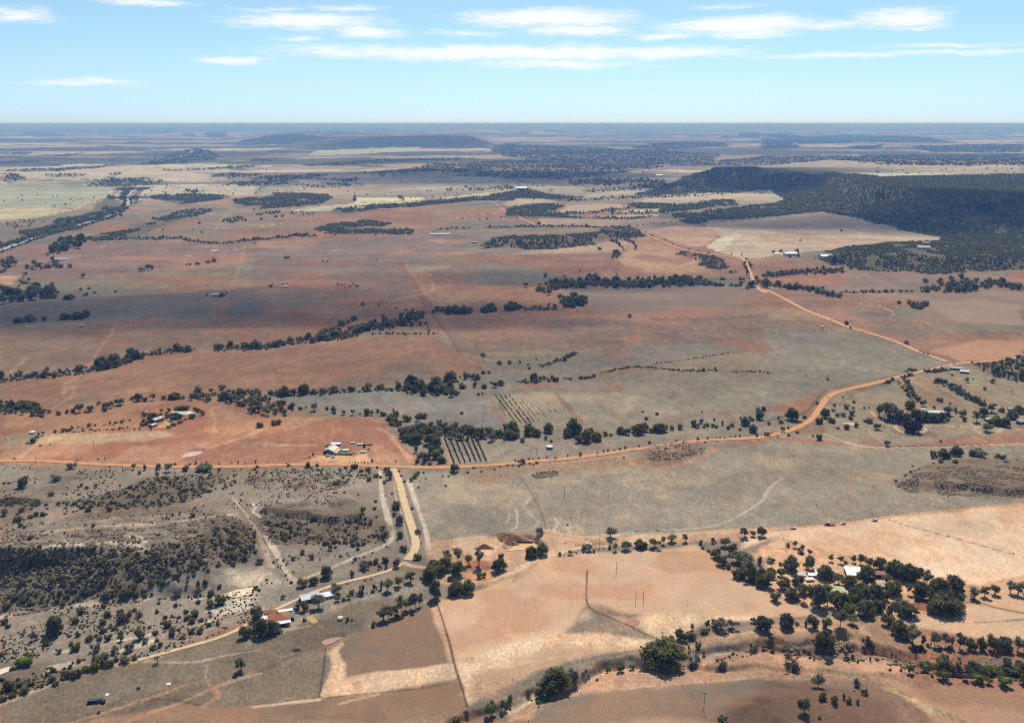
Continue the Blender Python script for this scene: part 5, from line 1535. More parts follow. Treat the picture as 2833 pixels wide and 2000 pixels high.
plants('E', "below the orange gravel road at left", "t 200 472 95 85;d 510 412 110 60;d 630 302 92;g 1185 312 52 60;g 1235 352 42;g 1285 317 42 65;g 1390 382 52;d 1395 312 62 60;g 1490 332 78 80;b 1545 272 36;b 1810 322 160 36;s 1640 322 72;s 1940 322 42;t 725 462 42;t 765 482 42;t 850 472 42 50;s 697 472 32;t 1058 462 26 30;t 40 717 66;d 415 662 32;g 1518 727 26 36;g 1590 712 32;g 1435 752 22;g 1470 747 26;g 1885 787 26;s 180 817 50;s 210 832 40;s 155 772 72;s 700 537 40;s 450 547 56;s 800 557 42;s 815 517 32;t 1675 275 28;d 1727 272 25 40;t 1775 272 24;g 1825 270 24 40;t 1937 265 20;t 2045 258 18;t 2100 258 20 30;t 2162 255 14;t 2256 252 20 32;s 125 222 30;s 870 225 25;g 927 225 14 28;s 685 235 25;s 1130 245 16;s 80 435 35;s 40 440 40;d 230 400 50;s 270 740 50;s 320 720 50;s 385 720 60;s 280 665 40;s 190 685 60;s 155 712 40;s 1705 722 50;s 1795 635 24;s 755 800 24;s 820 808 40;s 270 918 50;s 1720 868 36;s 750 690 22;s 650 690 30;s 780 682 60;s 970 675 55;s 1175 805 22;s 985 760 20;s 945 745 18;s 455 868 35;s 570 875 30;s 90 995 40;s 445 960 45;s 560 990 40;s 1110 835 30;s 1180 912 40;s 720 660 50")
belt("E 0,610 120,600 250,590", "in the low green scrub at left", 50, "ss", .5, .8, 2)
grove(SCRUB['ridge_n'][0], "in the low green scrub at left", 46, "sssd", 330)
grove("F 0,312 900,292 1050,312 1050,362 700,472 300,472 0,422 E 1900,520 1900,360", "on the stony rise below the gravel road", 34, "ssd", 150)
grove("F 110,762 400,762 520,742 860,782 1000,742 1190,862 1190,952 1000,982 900,1012 650,982 350,952 150,942", "below the quarry cliff", 58, "sssdd", 150)
grove(SCRUB['ridge_s'][0], "on the rocky lower-left slope", 48, "sssdd", 800)
grove("E 0,1020 600,1010 1160,1020 1700,960 1900,1000 1800,1120 1300,1200 900,1290 300,1280 0,1260", "on the rocky lower-left slope", 36, "sssd", 420)
grove("E 1960,900 2100,760 2240,850 2260,1080 2050,1180 1950,1100", "on the rocky lower-left slope", 60, "ssd", 60)
cf = "around the yellow gravel road"
plants('F', cf, "d 980 1192 112 80;s 1090 1142 72;s 1170 1132 72;d 1265 1172 82 90;s 1030 1152 52;s 1325 1032 72;s 1295 912 66 65;d 1455 877 72;d 1290 792 95 90;s 1260 662 98 70;s 1400 662 36;s 1455 1102 82;d 1150 912 92;d 1030 792 62;b 970 692 62;b 950 722 42;s 1075 662 46;s 1085 602 46;s 1230 532 32;s 1170 547 22;d 1205 402 85 95;s 1180 332 62;s 1290 332 32;s 1310 377 36;s 1335 427 36;s 1150 437 42;t 1450 362 56;t 1430 387 62;t 1390 417 46;s 1500 347 30;s 1460 477 32;s 1525 397 22;s 1700 462 32;s 1725 377 26;s 1675 377 26;s 1565 457 16;t 1780 332 82;s 1020 412 52;s 1085 382 52;s 810 437 42;s 760 422 32;b 680 1022 56;s 730 1002 42;s 775 1082 42;b 925 1022 42;d 520 1102 62;d 430 1057 72;d 360 1107 52;s 265 1117 32;d 60 1142 82;s 185 1132 32;b 590 1112 22;s 880 990 50;s 1465 915 22;s 1480 965 18;d 1255 720 60;s 1180 1000 26;s 1055 1050 26;s 830 1055 26;s 1270 945 22;s 1130 390 40;s 1015 330 55;s 900 300 60;s 960 335 50;s 880 290 40;s 1100 300 30;d 840 400 30;s 1095 735 36;d 900 1110 45;s 940 1095 22;s 980 1085 26;s 880 1140 26;d 1120 1190 40 50;d 1180 1190 40 50;d 870 1230 30 40;b 930 540 26;b 715 525 28;s 805 520 30;s 730 445 80 30;s 1960 305 30;s 1940 300 26;s 2020 335 26;s 1895 345 36;s 2130 315 30;s 2180 290 26;s 2190 375 14;s 1625 325 14;s 1350 560 14")
plants('F', "in the scrubby grove beside the orchard", "t 1360 60 110 60;t 1440 80 120;t 1560 95 110;t 1620 110 90;g 1440 165 40 90;s 1580 150 70;s 1650 165 80;s 1620 215 110;s 1540 220 90;s 1660 250 90;s 1470 210 60;s 1500 270 50;t 1330 30 80;t 1400 25 90;s 1610 20 50;d 1520 240 60;s 1450 250 50;s 1690 260 50;d 1490 190 60;s 1560 270 50;t 1260 250 20;s 1435 270 26")
# orchards
for a in ("1690,48 1775,262", "1737,46 1828,266", "1783,46 1872,260", "1832,46 1922,254", "1882,48 1968,250", "1928,50 2012,246", "1972,52 2058,244"):
    q = curve_pts(parse("F " + a), 2)
    n_ = 20
    for i in range(n_):
        f = (i + .5) / n_
        PLANTS.append(('olive', q[0, 0] + (q[-1, 0] - q[0, 0]) * f, q[0, 1] + (q[-1, 1] - q[0, 1]) * f, R.uniform(16, 23) * ZS, 0, "in the square orchard by the gravel road"))
for (x0, y0, x1, y1, n_, p_, w_) in ((150, 70, 450, 468, 26, 1, 13), (215, 70, 517, 468, 26, 1, 13), (280, 75, 590, 468, 26, .9, 14), (345, 72, 656, 466, 26, .95, 14), (500, 168, 690, 436, 18, .85, 9),
                                     (508, 112, 785, 456, 24, .85, 9), (190, 190, 300, 350, 12, .8, 8), (640, 188, 670, 220, 3, 1, 8), (720, 290, 762, 340, 5, 1, 9), (750, 248, 790, 290, 4, 1, 8), (805, 312, 880, 402, 7, .9, 8),
                                     (895, 258, 940, 310, 5, 1, 9), (965, 262, 1012, 310, 5, 1, 9), (1050, 280, 1065, 292, 1, 1, 8), (1110, 275, 1120, 285, 1, 1, 13), (1180, 275, 1195, 292, 2, 1, 8), (880, 170, 900, 185, 2, 1, 7), (360, 440, 366, 452, 1, 1, 9), (930, 370, 950, 398, 2, 1, 8)):
    for i in range(n_):
        if R.random() < p_:
            f = (i + .5) / n_
            PLANTS.append(('olive', 1340 + (x0 + (x1 - x0) * f) / 5.035, 1080 + (y0 + (y1 - y0) * f) / 5.035, w_ * R.uniform(.85, 1.2) * ZS, 0, "in the sparse orchard on the grey hillside"))
# creek lines and belts of the middle distance
cr1 = "in the creek line crossing the red paddocks at left"
belt("I 0,645 110,635 200,620 330,610 460,600 560,585 700,572 800,545 880,530 1000,515 1090,485 1200,445 1290,415 1400,392 1550,382 1700,372", cr1, 75, "tttgs", .35, .7)
belt("I 800,540 1000,505 1090,480 1250,425", cr1, 105, "tt", .35, .5)
belt("I 1880,370 2100,358 2296,350 J 0,348 120,352 210,328 330,312 450,302 600,288", cr1, 70, "tttg", .32, .6)
belt("J 580,250 700,195 800,150 905,98", cr1, 62, "tt", .35, .3)
belt("J 600,262 760,262 830,235 940,205 1060,175 1200,155 1330,125 1430,95 1500,65", cr1, 72, "ttg", .3, .8, 2)
belt("J 650,285 800,268 900,250", cr1, 50, "ts", .5, .6)
belt("J 1030,242 1300,238 1640,236", cr1, 34, "ts", .8, .3)
belt("J 1340,150 1440,155 1530,150 1540,200", cr1, 52, "ts", .5, .8)
cr2 = "in the creek line above the left farm sheds"
belt("I -30,895 100,892 200,892 300,902 370,912", cr2, 80, "ttb", .25, 1.0, 2)
plants('I', cr2, "t 430 935 45;t 510 950 60;t 600 932 50;b 700 925 80;t 800 920 70;s 640 925 50;t 930 892 70;b 980 885 65 60;b 1065 862 110 62;t 940 915 60;t 870 855 50;t 1165 815 50;t 1220 825 80;t 1290 825 60;t 1540 805 110 55;t 1450 810 60;s 370 965 50;s 290 960 40 50;s 720 862 30;t 1620 805 45;s 750 930 40;g 1350 820 60")
grove("I 1680,790 1900,760 2296,740 2296,850 2150,880 1900,842 1700,828", cr2, 82, "ggt", 60)
grove("J 0,740 100,750 115,830 380,880 300,965 200,955 0,965 I 2200,960 2150,890", cr2, 66, "ggts", 55)
belt("J 130,772 260,772 440,762 540,757 690,747 870,738 1020,732 1130,728 1290,728 1400,725", cr2, 70, "tgts", .55, .5)
plants('J', cr2, "t 275 778 95;t 445 765 95;t 540 760 60;t 690 752 55;g 1020 735 75;t 870 738 70;s 605 778 45;t 165 765 55 50")
cr3 = "in the tree-lined creek at centre"
belt("J 1340,715 1480,725 1640,740 1800,748", cr3, 80, "tgtt", .32, .9, 2)
plants('J', cr3, "t 1400 700 110;t 1480 705 80;t 1620 730 130;t 1600 670 70;t 1740 650 115;t 1865 635 50 80;g 1900 622 40;s 1955 637 85;t 1690 660 50;s 1800 660 40;d 1950 702 45 60;s 2040 712 60;s 1850 712 80;b 2080 585 40;t 2030 588 45;s 1830 620 30;t 2175 502 56;t 2270 497 42;d 2030 432 52;t 2185 685 75 50;b 2130 705 62;s 2100 668 32;s 1985 775 40;s 2030 767 30;s 1810 762 40;d 2000 640 20 40;s 2040 485 20;d 1530 700 50;s 1300 725 40;s 1160 728 30")
cr4 = "in the belt above the white-roofed roadside farm"
plants('J', cr4, "g 540 912 75;t 645 905 42;t 700 925 62;t 715 942 40;g 800 945 52;g 880 950 50;t 1010 945 75;t 1095 928 46;g 1050 950 50;s 1150 955 62;s 1260 962 75;s 1500 975 85 50;d 1240 915 22 30;s 1360 1000 85;b 1450 1000 62;s 1490 1045 95 30;t 1640 1032 62;s 1625 1015 40;t 1840 940 42;s 1790 1040 46;s 1865 1065 46;s 60 1055 80;s 200 1035 100 50;g 470 885 22;s 940 945 30;g 350 890 60 60;s 290 960 40;s 420 900 50")
grove("J 1160,970 1300,990 1290,1060 1340,1110 1240,1060", cr4, 60, "ssd", 26)
cr5 = "in the creek above the curving gravel road"
belt("J 1320,1095 1420,1115 1540,1095 1650,1105 1750,1115 1850,1125 1950,1115 2050,1125 2160,1135 2296,1115 K 0,1115 90,1150", cr5, 78, "ttsg", .3, 1.0, 2)
plants('K', cr5, "t 60 1110 110;t 30 1150 100;t 200 1120 110;t 270 1135 80;t 375 1102 95;t 150 1185 60;s 405 1185 45;g 350 1165 40;t 600 1110 140;t 540 1140 80;t 640 1190 75;t 710 1185 110;t 800 1175 90;t 740 1135 80;t 870 1130 60;s 930 1130 40;t 1010 1110 80;t 1060 1120 70;t 1170 1115 110;t 1220 1090 80;t 1130 1100 70;t 1280 1105 60;t 1350 1095 120 75;t 1390 1090 70;t 1455 1080 55;t 1545 1075 65 60;t 1650 1045 62 75;d 1720 1020 42 50;t 1825 1055 45;s 1850 1060 40;s 1770 1045 50;g 1905 1040 30 60;g 1840 1000 26;t 2000 1050 52;t 2110 1035 85;t 2145 990 40;t 2175 1000 45;t 2180 1100 82 65;t 2235 985 82;s 2070 1085 44;t 2210 1140 32 45;t 2225 922 62;t 2275 910 42 50;s 1330 945 42;s 1245 988 46;s 1205 925 32;s 1730 925 22;t 543 1042 26;s 1960 1070 50;d 1680 1060 60;s 1740 1060 40;t 2070 990 25 35")
belt("K 130,662 240,652 340,642 440,640", "in the thin creek line on the grey hillside", 75, "tts", .35, .5)
belt("K 505,632 580,632", "in the thin creek line on the grey hillside", 36, "s", .5)
belt("K 640,632 740,622 785,602", "in the thin creek line on the grey hillside", 45, "st", .45)
belt("K 830,582 920,562 1000,547 1110,527 1180,527 1270,532 1350,542 1450,552 1600,562 1700,562 1790,552 1870,557", "in the thin creek line on the grey hillside", 38, "sst", .6, .4)
belt("K 1970,568 2296,572 L 0,580 80,584", "in the thin creek line on the grey hillside", 30, "s", .8, .3)
belt("K 1270,502 1400,490 1560,467 1770,437 1960,407", "in the thin creek line on the grey hillside", 24, "s", .9, .3)
belt("K 290,517 400,502 440,482 520,457 570,422 640,407", "in the thin creek line on the grey hillside", 58, "ts", .45, .4)
plants('K', "in the thin creek line on the grey hillside", "t 37 497 42;t 120 493 34;s 197 512 34;s 267 463 26;s 205 542 40;d 1095 88 58")
# homestead at right
ch = "around the homestead at the right edge"
plants('L', ch, "g 1065 982 125 160;g 1160 1002 135 140;t 1290 892 95;t 1190 1012 80;t 1250 1012 85;t 1340 1002 110;t 1420 1002 95;t 1500 1006 95;t 1560 1002 85;b 1405 872 72;g 1625 952 82;g 1690 932 42 65;d 1510 892 42;t 1755 962 72 70;g 1870 1012 85;t 1935 962 85 80;g 2010 922 85;t 2100 922 65;t 2190 982 95;t 2250 932 85;t 2060 1032 112 80;t 2130 1052 82;t 2000 1042 72;d 1770 1002 62;p 1310 1102 140 92;b 1003 1077 86 55;g 1973 1097 112 75;s 925 1012 95 40;s 655 1072 42;s 730 1072 66;t 825 1057 56 50;t 540 972 85;s 480 1022 85;s 600 1012 85;s 770 987 52;t 778 947 62 55;t 728 897 62;s 790 892 32;t 883 892 32;t 925 892 22;d 615 917 42;d 655 962 52;d 700 962 62;t 627 872 36;b 470 852 38;b 795 842 40;b 703 797 24;s 568 797 22;s 742 757 16;t 485 1167 62 50;b 295 1112 40;b 212 1072 36;b 165 1097 52;d 30 1132 62;s 75 1112 22;t 250 992 112;t 150 1022 52;t 48 1032 36;s 360 977 52;s 320 1017 46;b 1085 1222 56 45;t 1560 1182 26;s 560 642 38;s 560 607 20;s 370 607 20;g 1790 662 52 50;t 2027 667 62 55;t 1948 732 36 45;t 2225 662 26;s 1845 637 22;s 1660 602 32;s 2190 747 20;s 1550 827 62 30;b 1640 857 32;s 1060 1060 20;g 1222 1050 18 55;d 1100 960 60;t 1120 1000 70;g 1020 960 70 120;t 1470 1000 80;t 1380 990 80;s 1620 1005 50;t 5 910 40 40;g 130 985 26 40;b 125 1145 24;b 220 1135 36;s 435 1140 26;s 375 1060 14")
belt("L 1185,655 1245,735 1300,812", "in the avenue leading to the homestead", 46, "bt", .4, .2)
belt("L 1240,640 1300,735 1365,840", "in the avenue leading to the homestead", 56, "bt", .35, .2)
belt("L 1530,655 1620,690 1700,742 1790,792 1870,830 1950,872", "in the bare hedge behind the homestead", 82, "dd", .3, .3)
belt("L 1040,685 1090,665 1130,650", "beside the gravel road above the homestead", 52, "tb", .35, .3)
belt("L 1220,620 1320,598", "beside the gravel road above the homestead", 46, "tb", .4, .3)
belt("L 1260,560 1340,560", "beside the gravel road above the homestead", 60, "dd", .3, .3)
belt("L 1420,575 1500,570 1630,555", "beside the gravel road above the homestead", 55, "dd", .4, .3)
plants('L', "along the upper gravel road", "s 725 152 50;b 765 187 26;s 595 117 16;d 1260 327 52;s 850 212 16;s 875 218 16;s 1380 392 26;s 1415 408 30;s 1445 420 34;s 1680 500 22;s 515 65 12")
grove(SCRUB['hilltop'][0].replace("2500,420 2500,620", "2420,420 2420,620"), "on the bushy knoll at the right edge", 52, "sstd", 150)
# farm on the red paddock at left
cfm = "around the sheds on the left red paddock"
plants('I', cfm, "t 1265 965 60;t 1425 915 36;t 1490 920 40;s 1470 935 40;t 1350 1000 110 75;t 1420 960 50;t 1268 1010 40 45;s 1290 1040 50;s 1260 1045 50;t 1545 980 120 50;g 1520 1005 60 60;s 1480 975 60;t 1780 950 60 62;t 1720 920 60;t 1760 925 50;s 1690 980 70;s 1640 990 40;d 1590 1020 60 30;d 1530 1045 60 30;d 1490 1065 50 28;g 1330 1085 22 30;g 1230 1080 22;g 1185 1082 22;s 1560 910 60;s 1600 908 80;s 1650 905 60")
belt("I 470,1105 560,1102 640,1098 760,1092 860,1085 1000,1080 1160,1070", "in the thin row by the left farm sheds", 32, "gd", .9, .5)
belt("I 600,1085 790,1050 980,1030 1080,1010 1140,1010", "in the thin row by the left farm sheds", 36, "gd", 1.1, .6)
plants('I', "in the thin row by the left farm sheds", "g 550 1100 40 48;d 610 1092 40;g 785 1055 44 48;g 975 1032 26 42;g 1078 1022 40;g 380 1130 50 44;g 490 1105 30;g 345 1125 30;d 330 1150 40;s 240 1205 32;s 355 1225 30;s 445 1212 18;g 300 1195 50;d 290 1190 70")
plants('F', "beside the orange gravel road by the farm", "s 500 210 26;t 525 188 26 30;t 25 250 16 26;t 128 248 14;s 292 262 20;t 850 252 14;t 876 250 12;t 901 252 14 20;t 928 254 13;t 957 256 14;t 985 258 16 22;t 1014 258 14 22;b 1050 248 22 40;s 320 285 44;t 990 115 40 38;s 1020 140 24;s 630 252 12;s 665 250 10;s 680 250 10;s 700 250 12;s 715 250 10;s 40 300 40;s 560 285 40;s 480 290 60")
belt("M 0,652 230,577 420,517 650,452 800,407 960,357 1080,302 1105,262 1090,205 1130,165", "along the far left highway verge", 46, "tts", .35, .7, 2)
belt("M 0,702 230,614 420,550 650,487 800,445 970,395 1100,328 1152,270 1150,215", "along the far left highway verge", 34, "tts", .4, .4)
# far copses, creek belts, windbreaks
plants('M', "on the shaded grey hillside at left", "t 165 1312 82 45;t 260 1302 97 62;t 393 1292 62 46;t 580 1282 100 55;t 690 1277 120 60;t 760 1262 82 62;s 1465 1240 16;t 320 1298 30")
plants('M', "scattered over the pink paddocks at left", "b 735 917 52;b 1250 862 72 35;b 1310 852 62;t 1340 842 40;t 610 1107 95 42;t 718 1032 42;t 785 1020 34;t 770 1077 36;s 735 1078 30;t 833 1057 32;t 1020 1050 32;t 262 1022 36;t 320 1032 62;t 110 1047 46;s 190 1048 40;t 1650 810 26;t 1680 808 32;t 1745 803 62 30;t 1840 788 62 30;t 1890 778 52;t 1068 378 34;t 613 832 50;s 1412 832 20;s 1068 872 16;s 935 886 14;s 2050 1045 14;t 1995 1062 28;t 1832 1078 28;s 1960 1085 60;s 733 722 14;t 2250 622 20;t 1780 525 26;s 1440 502 26;s 1700 500 22;t 1760 445 34;s 1310 512 22;s 1430 565 30")
m_ = "in the copses at the left edge"
grove("M 0,1155 30,1085 200,1080 330,1035 520,1045 520,1075 480,1110 300,1130 140,1150", m_, 95, "ttg", 34)
grove("M 200,852 250,805 470,775 560,832 300,852", m_, 52, "ttg", 26)
grove("M 0,812 90,742 150,790 60,882 0,882", m_, 60, "ttg", 20)
grove("M 0,1000 40,1000 60,1090 0,1150", m_, 70, "tg", 10)
grove("M 170,890 250,880 270,980 160,1000 180,930", m_, 40, "ts", 16)
plants('M', m_, "t 490 832 42;t 550 832 42;t 430 832 42;t 400 840 40")
grove("M 370,732 480,690 450,650 560,590 720,582 780,595 680,645 700,672 560,692 480,725", "in the belt of trees above the pink paddocks", 78, "ttb", 48)
belt("M 800,592 1000,582 1130,577 1400,577 1550,572 1700,597 1900,618 2010,612 2296,577 N 0,582 150,577 350,557 560,552", "in the thin far tree line", 36, "ts", .5, .5)
wb = "in the long dark windbreak at centre right"
belt("O 440,1002 560,985 700,968 800,968 940,978 1100,980 1240,972 1410,967 1600,955 1700,945", wb, 62, "ttg", .22, .8, 2)
grove("O 310,1015 330,980 520,960 540,995 440,1025", wb, 70, "tb", 16)
grove("O 220,1035 300,1000 400,1055 380,1070", wb, 66, "tb", 10)
belt("O 1600,982 1700,977 1800,982 1930,988", wb, 48, "tg", .35, .5)
belt("O 1980,992 2080,992", wb, 44, "t", .3, .4)
plants('O', wb, "t 1910 938 66 34;t 1760 945 38;b 2080 955 62 40;t 1985 877 42;s 2020 873 34;s 978 888 20;s 824 672 46;t 350 902 40;s 345 917 30;t 517 915 28;t 578 935 28;b 175 1005 55 46;t 600 1060 30;s 655 865 28")
grove("O 450,1160 540,1100 640,1115 740,1130 720,1150 650,1180 500,1188", "in the dark copse below the windbreak", 78, "ttb", 34)
grove("O 0,1205 60,1160 150,1195 0,1217", "in the dark copse below the windbreak", 80, "ttb", 14)
belt("O 160,1200 300,1200 460,1192", "in the dark copse below the windbreak", 48, "tdg", .5, .6)
plants('O', "in the dark copse below the windbreak", "t 480 1100 62;t 375 1165 30;t 422 1170 36;t 700 1150 66")
grove("N 1570,1240 1560,1220 1650,1200 1850,1200 1930,1205 1930,1236", "in the square dark copse at centre", 74, "tt", 46)
grove("N 1990,1230 2010,1205 2090,1190 2140,1205 2220,1190 2250,1170 2296,1180 2296,1215", "in the square dark copse at centre", 70, "ttb", 24)
plants('N', "scattered over the shaded centre paddocks", "t 970 1158 52 34;t 1410 1235 40 60;t 1460 1252 62;t 1350 1210 30;s 1265 1192 26;s 1110 1160 30;s 748 985 24 32;t 170 1000 26 32;t 145 1003 30;s 375 1052 20;s 1000 1085 18;s 465 1215 12;t 1500 1240 40;s 1380 1250 50;t 305 978 22;s 270 985 30;s 1145 1140 20;s 1178 1145 16;s 1095 765 24;s 655 780 30;s 620 775 26;s 300 748 70 14;s 1265 1190 26;t 2190 390 22;t 2060 408 22;t 2000 412 20;t 1850 400 20;s 200 385 34;t 260 385 34;t 75 410 32;t 195 390 34")
grove("N 740,985 870,965 940,1000 870,1032 790,1005", "on the stony rise in the centre paddocks", 22, "ts", 26)
belt("O 920,590 960,605 1010,640 1040,680", "in the pale tree rows on the orange slope", 34, "go", .4, .4)
belt("O 1040,585 1100,605 1140,640 1140,672", "in the pale tree rows on the orange slope", 34, "go", .35, .4)
grove("O 930,765 950,700 1040,695 1000,735", "in the pale tree rows on the orange slope", 50, "tt", 12)
belt("O 2095,790 2120,850 2150,932", "lining the far right gravel road", 36, "tg", .4, .3)
belt("O 2145,785 2165,845", "lining the far right gravel road", 36, "t", .4, .3)
belt("O 2205,935 2296,1000 P 0,1000", "lining the far right gravel road", 56, "tt", .25, .6)
plants('O', "lining the far right gravel road", "t 2170 1000 85 60;t 2130 1015 50;s 2120 757 30;s 1790 710 26;s 1695 690 22;s 1615 670 18;s 1470 625 22;s 1400 585 24;s 2080 720 26;s 1985 715 22;s 1285 550 30;s 1235 525 24;s 1175 502 14;t 290 455 40")
belt("P 0,990 100,992 200,1005 280,1015 360,1025 440,1032 500,1050 560,1062 620,1080 680,1088", "in the dark tree belt at right", 66, "ttg", .3, .4)
belt("P 690,1052 850,1050 1000,1050 1240,1044 1300,1040", "in the dark tree belt at right", 42, "ts", .7, .3)
grove("P 1340,1052 1380,1020 1540,1020 1560,1052", "in the dark tree belt at right", 66, "tt", 14)
grove("P 1590,1055 1650,985 1800,955 1860,1005 1860,1035 1760,1055", "in the dark tree belt at right", 70, "ttb", 40)
grove("P 1860,1005 2000,955 2130,985 2296,1015 2400,1020 2400,1050 2100,1025", "in the dark tree belt at right", 64, "ttb", 40)
plants('P', "on the red slope at right", "t 1425 960 58;t 1552 962 62;t 1570 990 52;t 1645 945 56;t 1730 925 66;t 1880 950 52;t 1990 958 62;t 2100 972 72;t 2260 1002 52;b 1190 1150 46 44;t 1270 1150 52;t 960 1048 50;t 1085 1050 45;t 1015 1050 28")
grove("P 1300,1200 1310,1150 1390,1135 1460,1140 1470,1160 1390,1210", "in the small square right-hand copse", 52, "tt", 36)
belt("P 0,905 120,895 350,875 520,868 700,852", "in the thin rows below the far white sheds", 42, "tdg", .35, .8, 2)
plants('P', "around the far right white sheds", "t 88 705 40;t 155 700 46;t 200 712 44;t 285 705 50;t 300 735 40;t 230 740 36;s 20 745 20;t 540 770 50;t 590 750 50;t 690 740 60;s 450 750 20;s 320 595 26;s 690 512 34;t 620 800 90;t 680 800 70;t 760 840 60;t 850 850 60")
belt("N 1560,525 1640,500 1720,490 1930,482", "in the thin far tree line", 30, "ts", .8, .4)
belt("N 2030,478 2296,474 O 100,470 240,472 500,467 840,477 1090,472", "in the thin far tree line", 32, "ts", .5, .4)
belt("O 1120,465 1310,445 1560,432", "in the thin far tree line", 22, "ts", 1.2, .3)
belt("O 880,222 1100,212 1380,192", "in the far valley belts", 30, "t", .5, .8)
belt("O 460,362 700,350 800,342 1100,312", "in the far valley belts", 34, "t", .45, .6)
belt("O 930,352 1160,352 1400,347 1600,362", "in the far valley belts", 34, "tb", .5, .7)
belt("O 760,392 900,397 1040,402 1160,392 1300,382", "in the far valley belts", 34, "tb", .5, .5)
belt("O 560,242 700,232 870,222", "in the far valley belts", 32, "t", .5, .8)
belt("O 1250,215 1500,205 1800,190 2100,170", "in the far valley belts", 26, "t", .8, .5)
belt("S 560,600 700,590 860,590 1000,600", "in the far valley belts", 34, "t", .35, 1.2, 2)
belt("S 900,590 1160,580 1400,600 1100,630", "in the far valley belts", 28, "t", .5, 1.2, 2)
belt("S 680,670 1000,655 1330,635 1500,610", "in the far valley belts", 30, "t", .4, .9)
belt("N 1700,150 2000,130 2296,120", "in the far valley belts", 26, "t", .6, 1.0)
belt("N 1900,150 2100,140 2296,135 O 0,120", "in the far valley belts", 24, "t", .6, .8)
grove("N 880,250 885,205 910,205 912,255", "in the far valley belts", 26, "t", 16)
grove("N 1285,205 1315,205 1335,245 1300,240", "in the far valley belts", 26, "t", 14)
belt("N 780,75 880,60 M 2296,40", "in the far valley belts", 20, "t", .6, .5)
grove("N 320,350 420,340 560,352 480,370 330,367", "in the far valley belts", 30, "t", 26)
grove("N 0,372 120,345 270,335 260,352 60,372", "in the far valley belts", 30, "t", 26)
grove("N 340,545 400,525 500,535 480,555 370,550", "in the far valley belts", 34, "tb", 20)
grove("M 1950,435 2000,405 2160,385 2170,422 1990,445", "in the far valley belts", 32, "tb", 34)
grove("M 60,455 180,410 430,415 340,455 150,520 150,500", "in the far valley belts", 24, "ts", 40)

# ---- put the plants on the ground
U = np.array([p[1] for p in PLANTS])
Vp = np.array([p[2] for p in PLANTS])
PW = trace_px(U, Vp)
DEP = depth_of(PW)
ELV = np.arctan2(CAM_H - PW[:, 2], np.hypot(PW[:, 0], PW[:, 1]))
items = []
for i, (kind, u, v, w, h, cl) in enumerate(PLANTS):
    wm = w * DEP[i] / FPX
    hm = (h * DEP[i] / FPX / math.cos(ELV[i])) * .92 if h else wm * RATIO[kind] * R.uniform(.85, 1.15)
    if w > 24 and kind in ('gum', 'tree'):
        wm *= 1.14
        hm *= 1.1
    wm = min(wm, 34.0)
    hm = min(max(hm, wm * .3), 22.0)
    items.append((kind, PW[i], wm, hm, w, u, cl))

LIMIT = {'gum': 230, 'tree': 290, 'bright': 90, 'shrub': 290, 'dry': 130, 'olive': 250, 'purple': 5}
indiv, rest = [], []
for kind in RATIO:
    sub = sorted([it for it in items if it[0] == kind], key=lambda t_: -t_[4] * (1.6 if u < 0 else 1))
    sub_in = [it for it in sub if -10 < it[5] < 2843]
    indiv += sub_in[:LIMIT[kind]]
    rest += sub_in[LIMIT[kind]:] + [it for it in sub if not (-10 < it[5] < 2843)]


def ordinal(n):
    return "%d%s" % (n, "th" if 10 <= n % 100 <= 20 else {1: "st", 2: "nd", 3: "rd"}.get(n % 10, "th"))


by = {}
for it in indiv:
    by.setdefault((it[0], it[6]), []).append(it)
for (kind, cl), lst in by.items():
    lst.sort(key=lambda t_: t_[5])
    nm, noun, cat = NOUN[kind]
    wid = sorted(t_[2] for t_ in lst)
    for k, it in enumerate(lst):
        p, wm, hm = it[1], it[2], it[3]
        cm, tm = R.choice(PROTO['big' if kind == 'tree' and wm > 9.5 else kind])
        if len(lst) == 1:
            lab = "%s %s" % (noun, cl)
        else:
            size = "" if len(lst) < 3 else ("large " if it[2] >= wid[-max(1, len(wid) // 5)] else ("small " if it[2] <= wid[len(wid) // 4] else ""))
            lab = "%s%s %s, %s from left" % (size, noun, cl, ordinal(k + 1))
        rot = R.uniform(0, 6.28)
        # unit prototypes: crown 1 wide; heights differ by kind
        zs = hm / {'gum': 1.12, 'tree': .84, 'bright': .78, 'shrub': .56, 'dry': .62, 'olive': 1.0, 'purple': .66}[kind]
        wob = R.uniform(.88, 1.12)
        if tm is None:
            o = bpy.data.objects.new(nm, cm)
            o.location = p
            o.rotation_euler = (0, 0, rot)
            o.scale = (wm * wob, wm / wob, zs)
            COL.objects.link(o)
        else:
            o = bpy.data.objects.new(nm, None)
            o.empty_display_size = .3
            o.location = p
            o.rotation_euler = (0, 0, rot)
            o.scale = (wm * wob, wm / wob, zs)
            COL.objects.link(o)
            for pn, pm in (("trunk", tm), ("crown", cm)):
                c = bpy.data.objects.new(pn, pm)
                c.parent = o
                COL.objects.link(c)
        if len(lab.split()) > 16:
            lab = lab.replace('large ', '').replace('small ', '')
        tag(o, lab, cat, "%ss %s" % (noun, cl))


# ---- the rest, and the far bush, as uncountable growth: points instanced on the ground
def far_proto(name, mat, seed, n=5, flat=.8, crown=True):
    g = random.Random(seed)
    lobes = [(0, 0, .4, .3, .3, .32)]
    for k in range(n):
        a = g.uniform(0, 6.28)
        rr = g.uniform(.2, .36)
        lobes.append((rr * math.cos(a), rr * math.sin(a), g.uniform(.2, .7) * flat, .17, .17, .16))
    me = crown_mesh(name, lobes, seed, mat, 34, .06, .72, 1, .4)
    return bpy.data.objects.new(name, me)


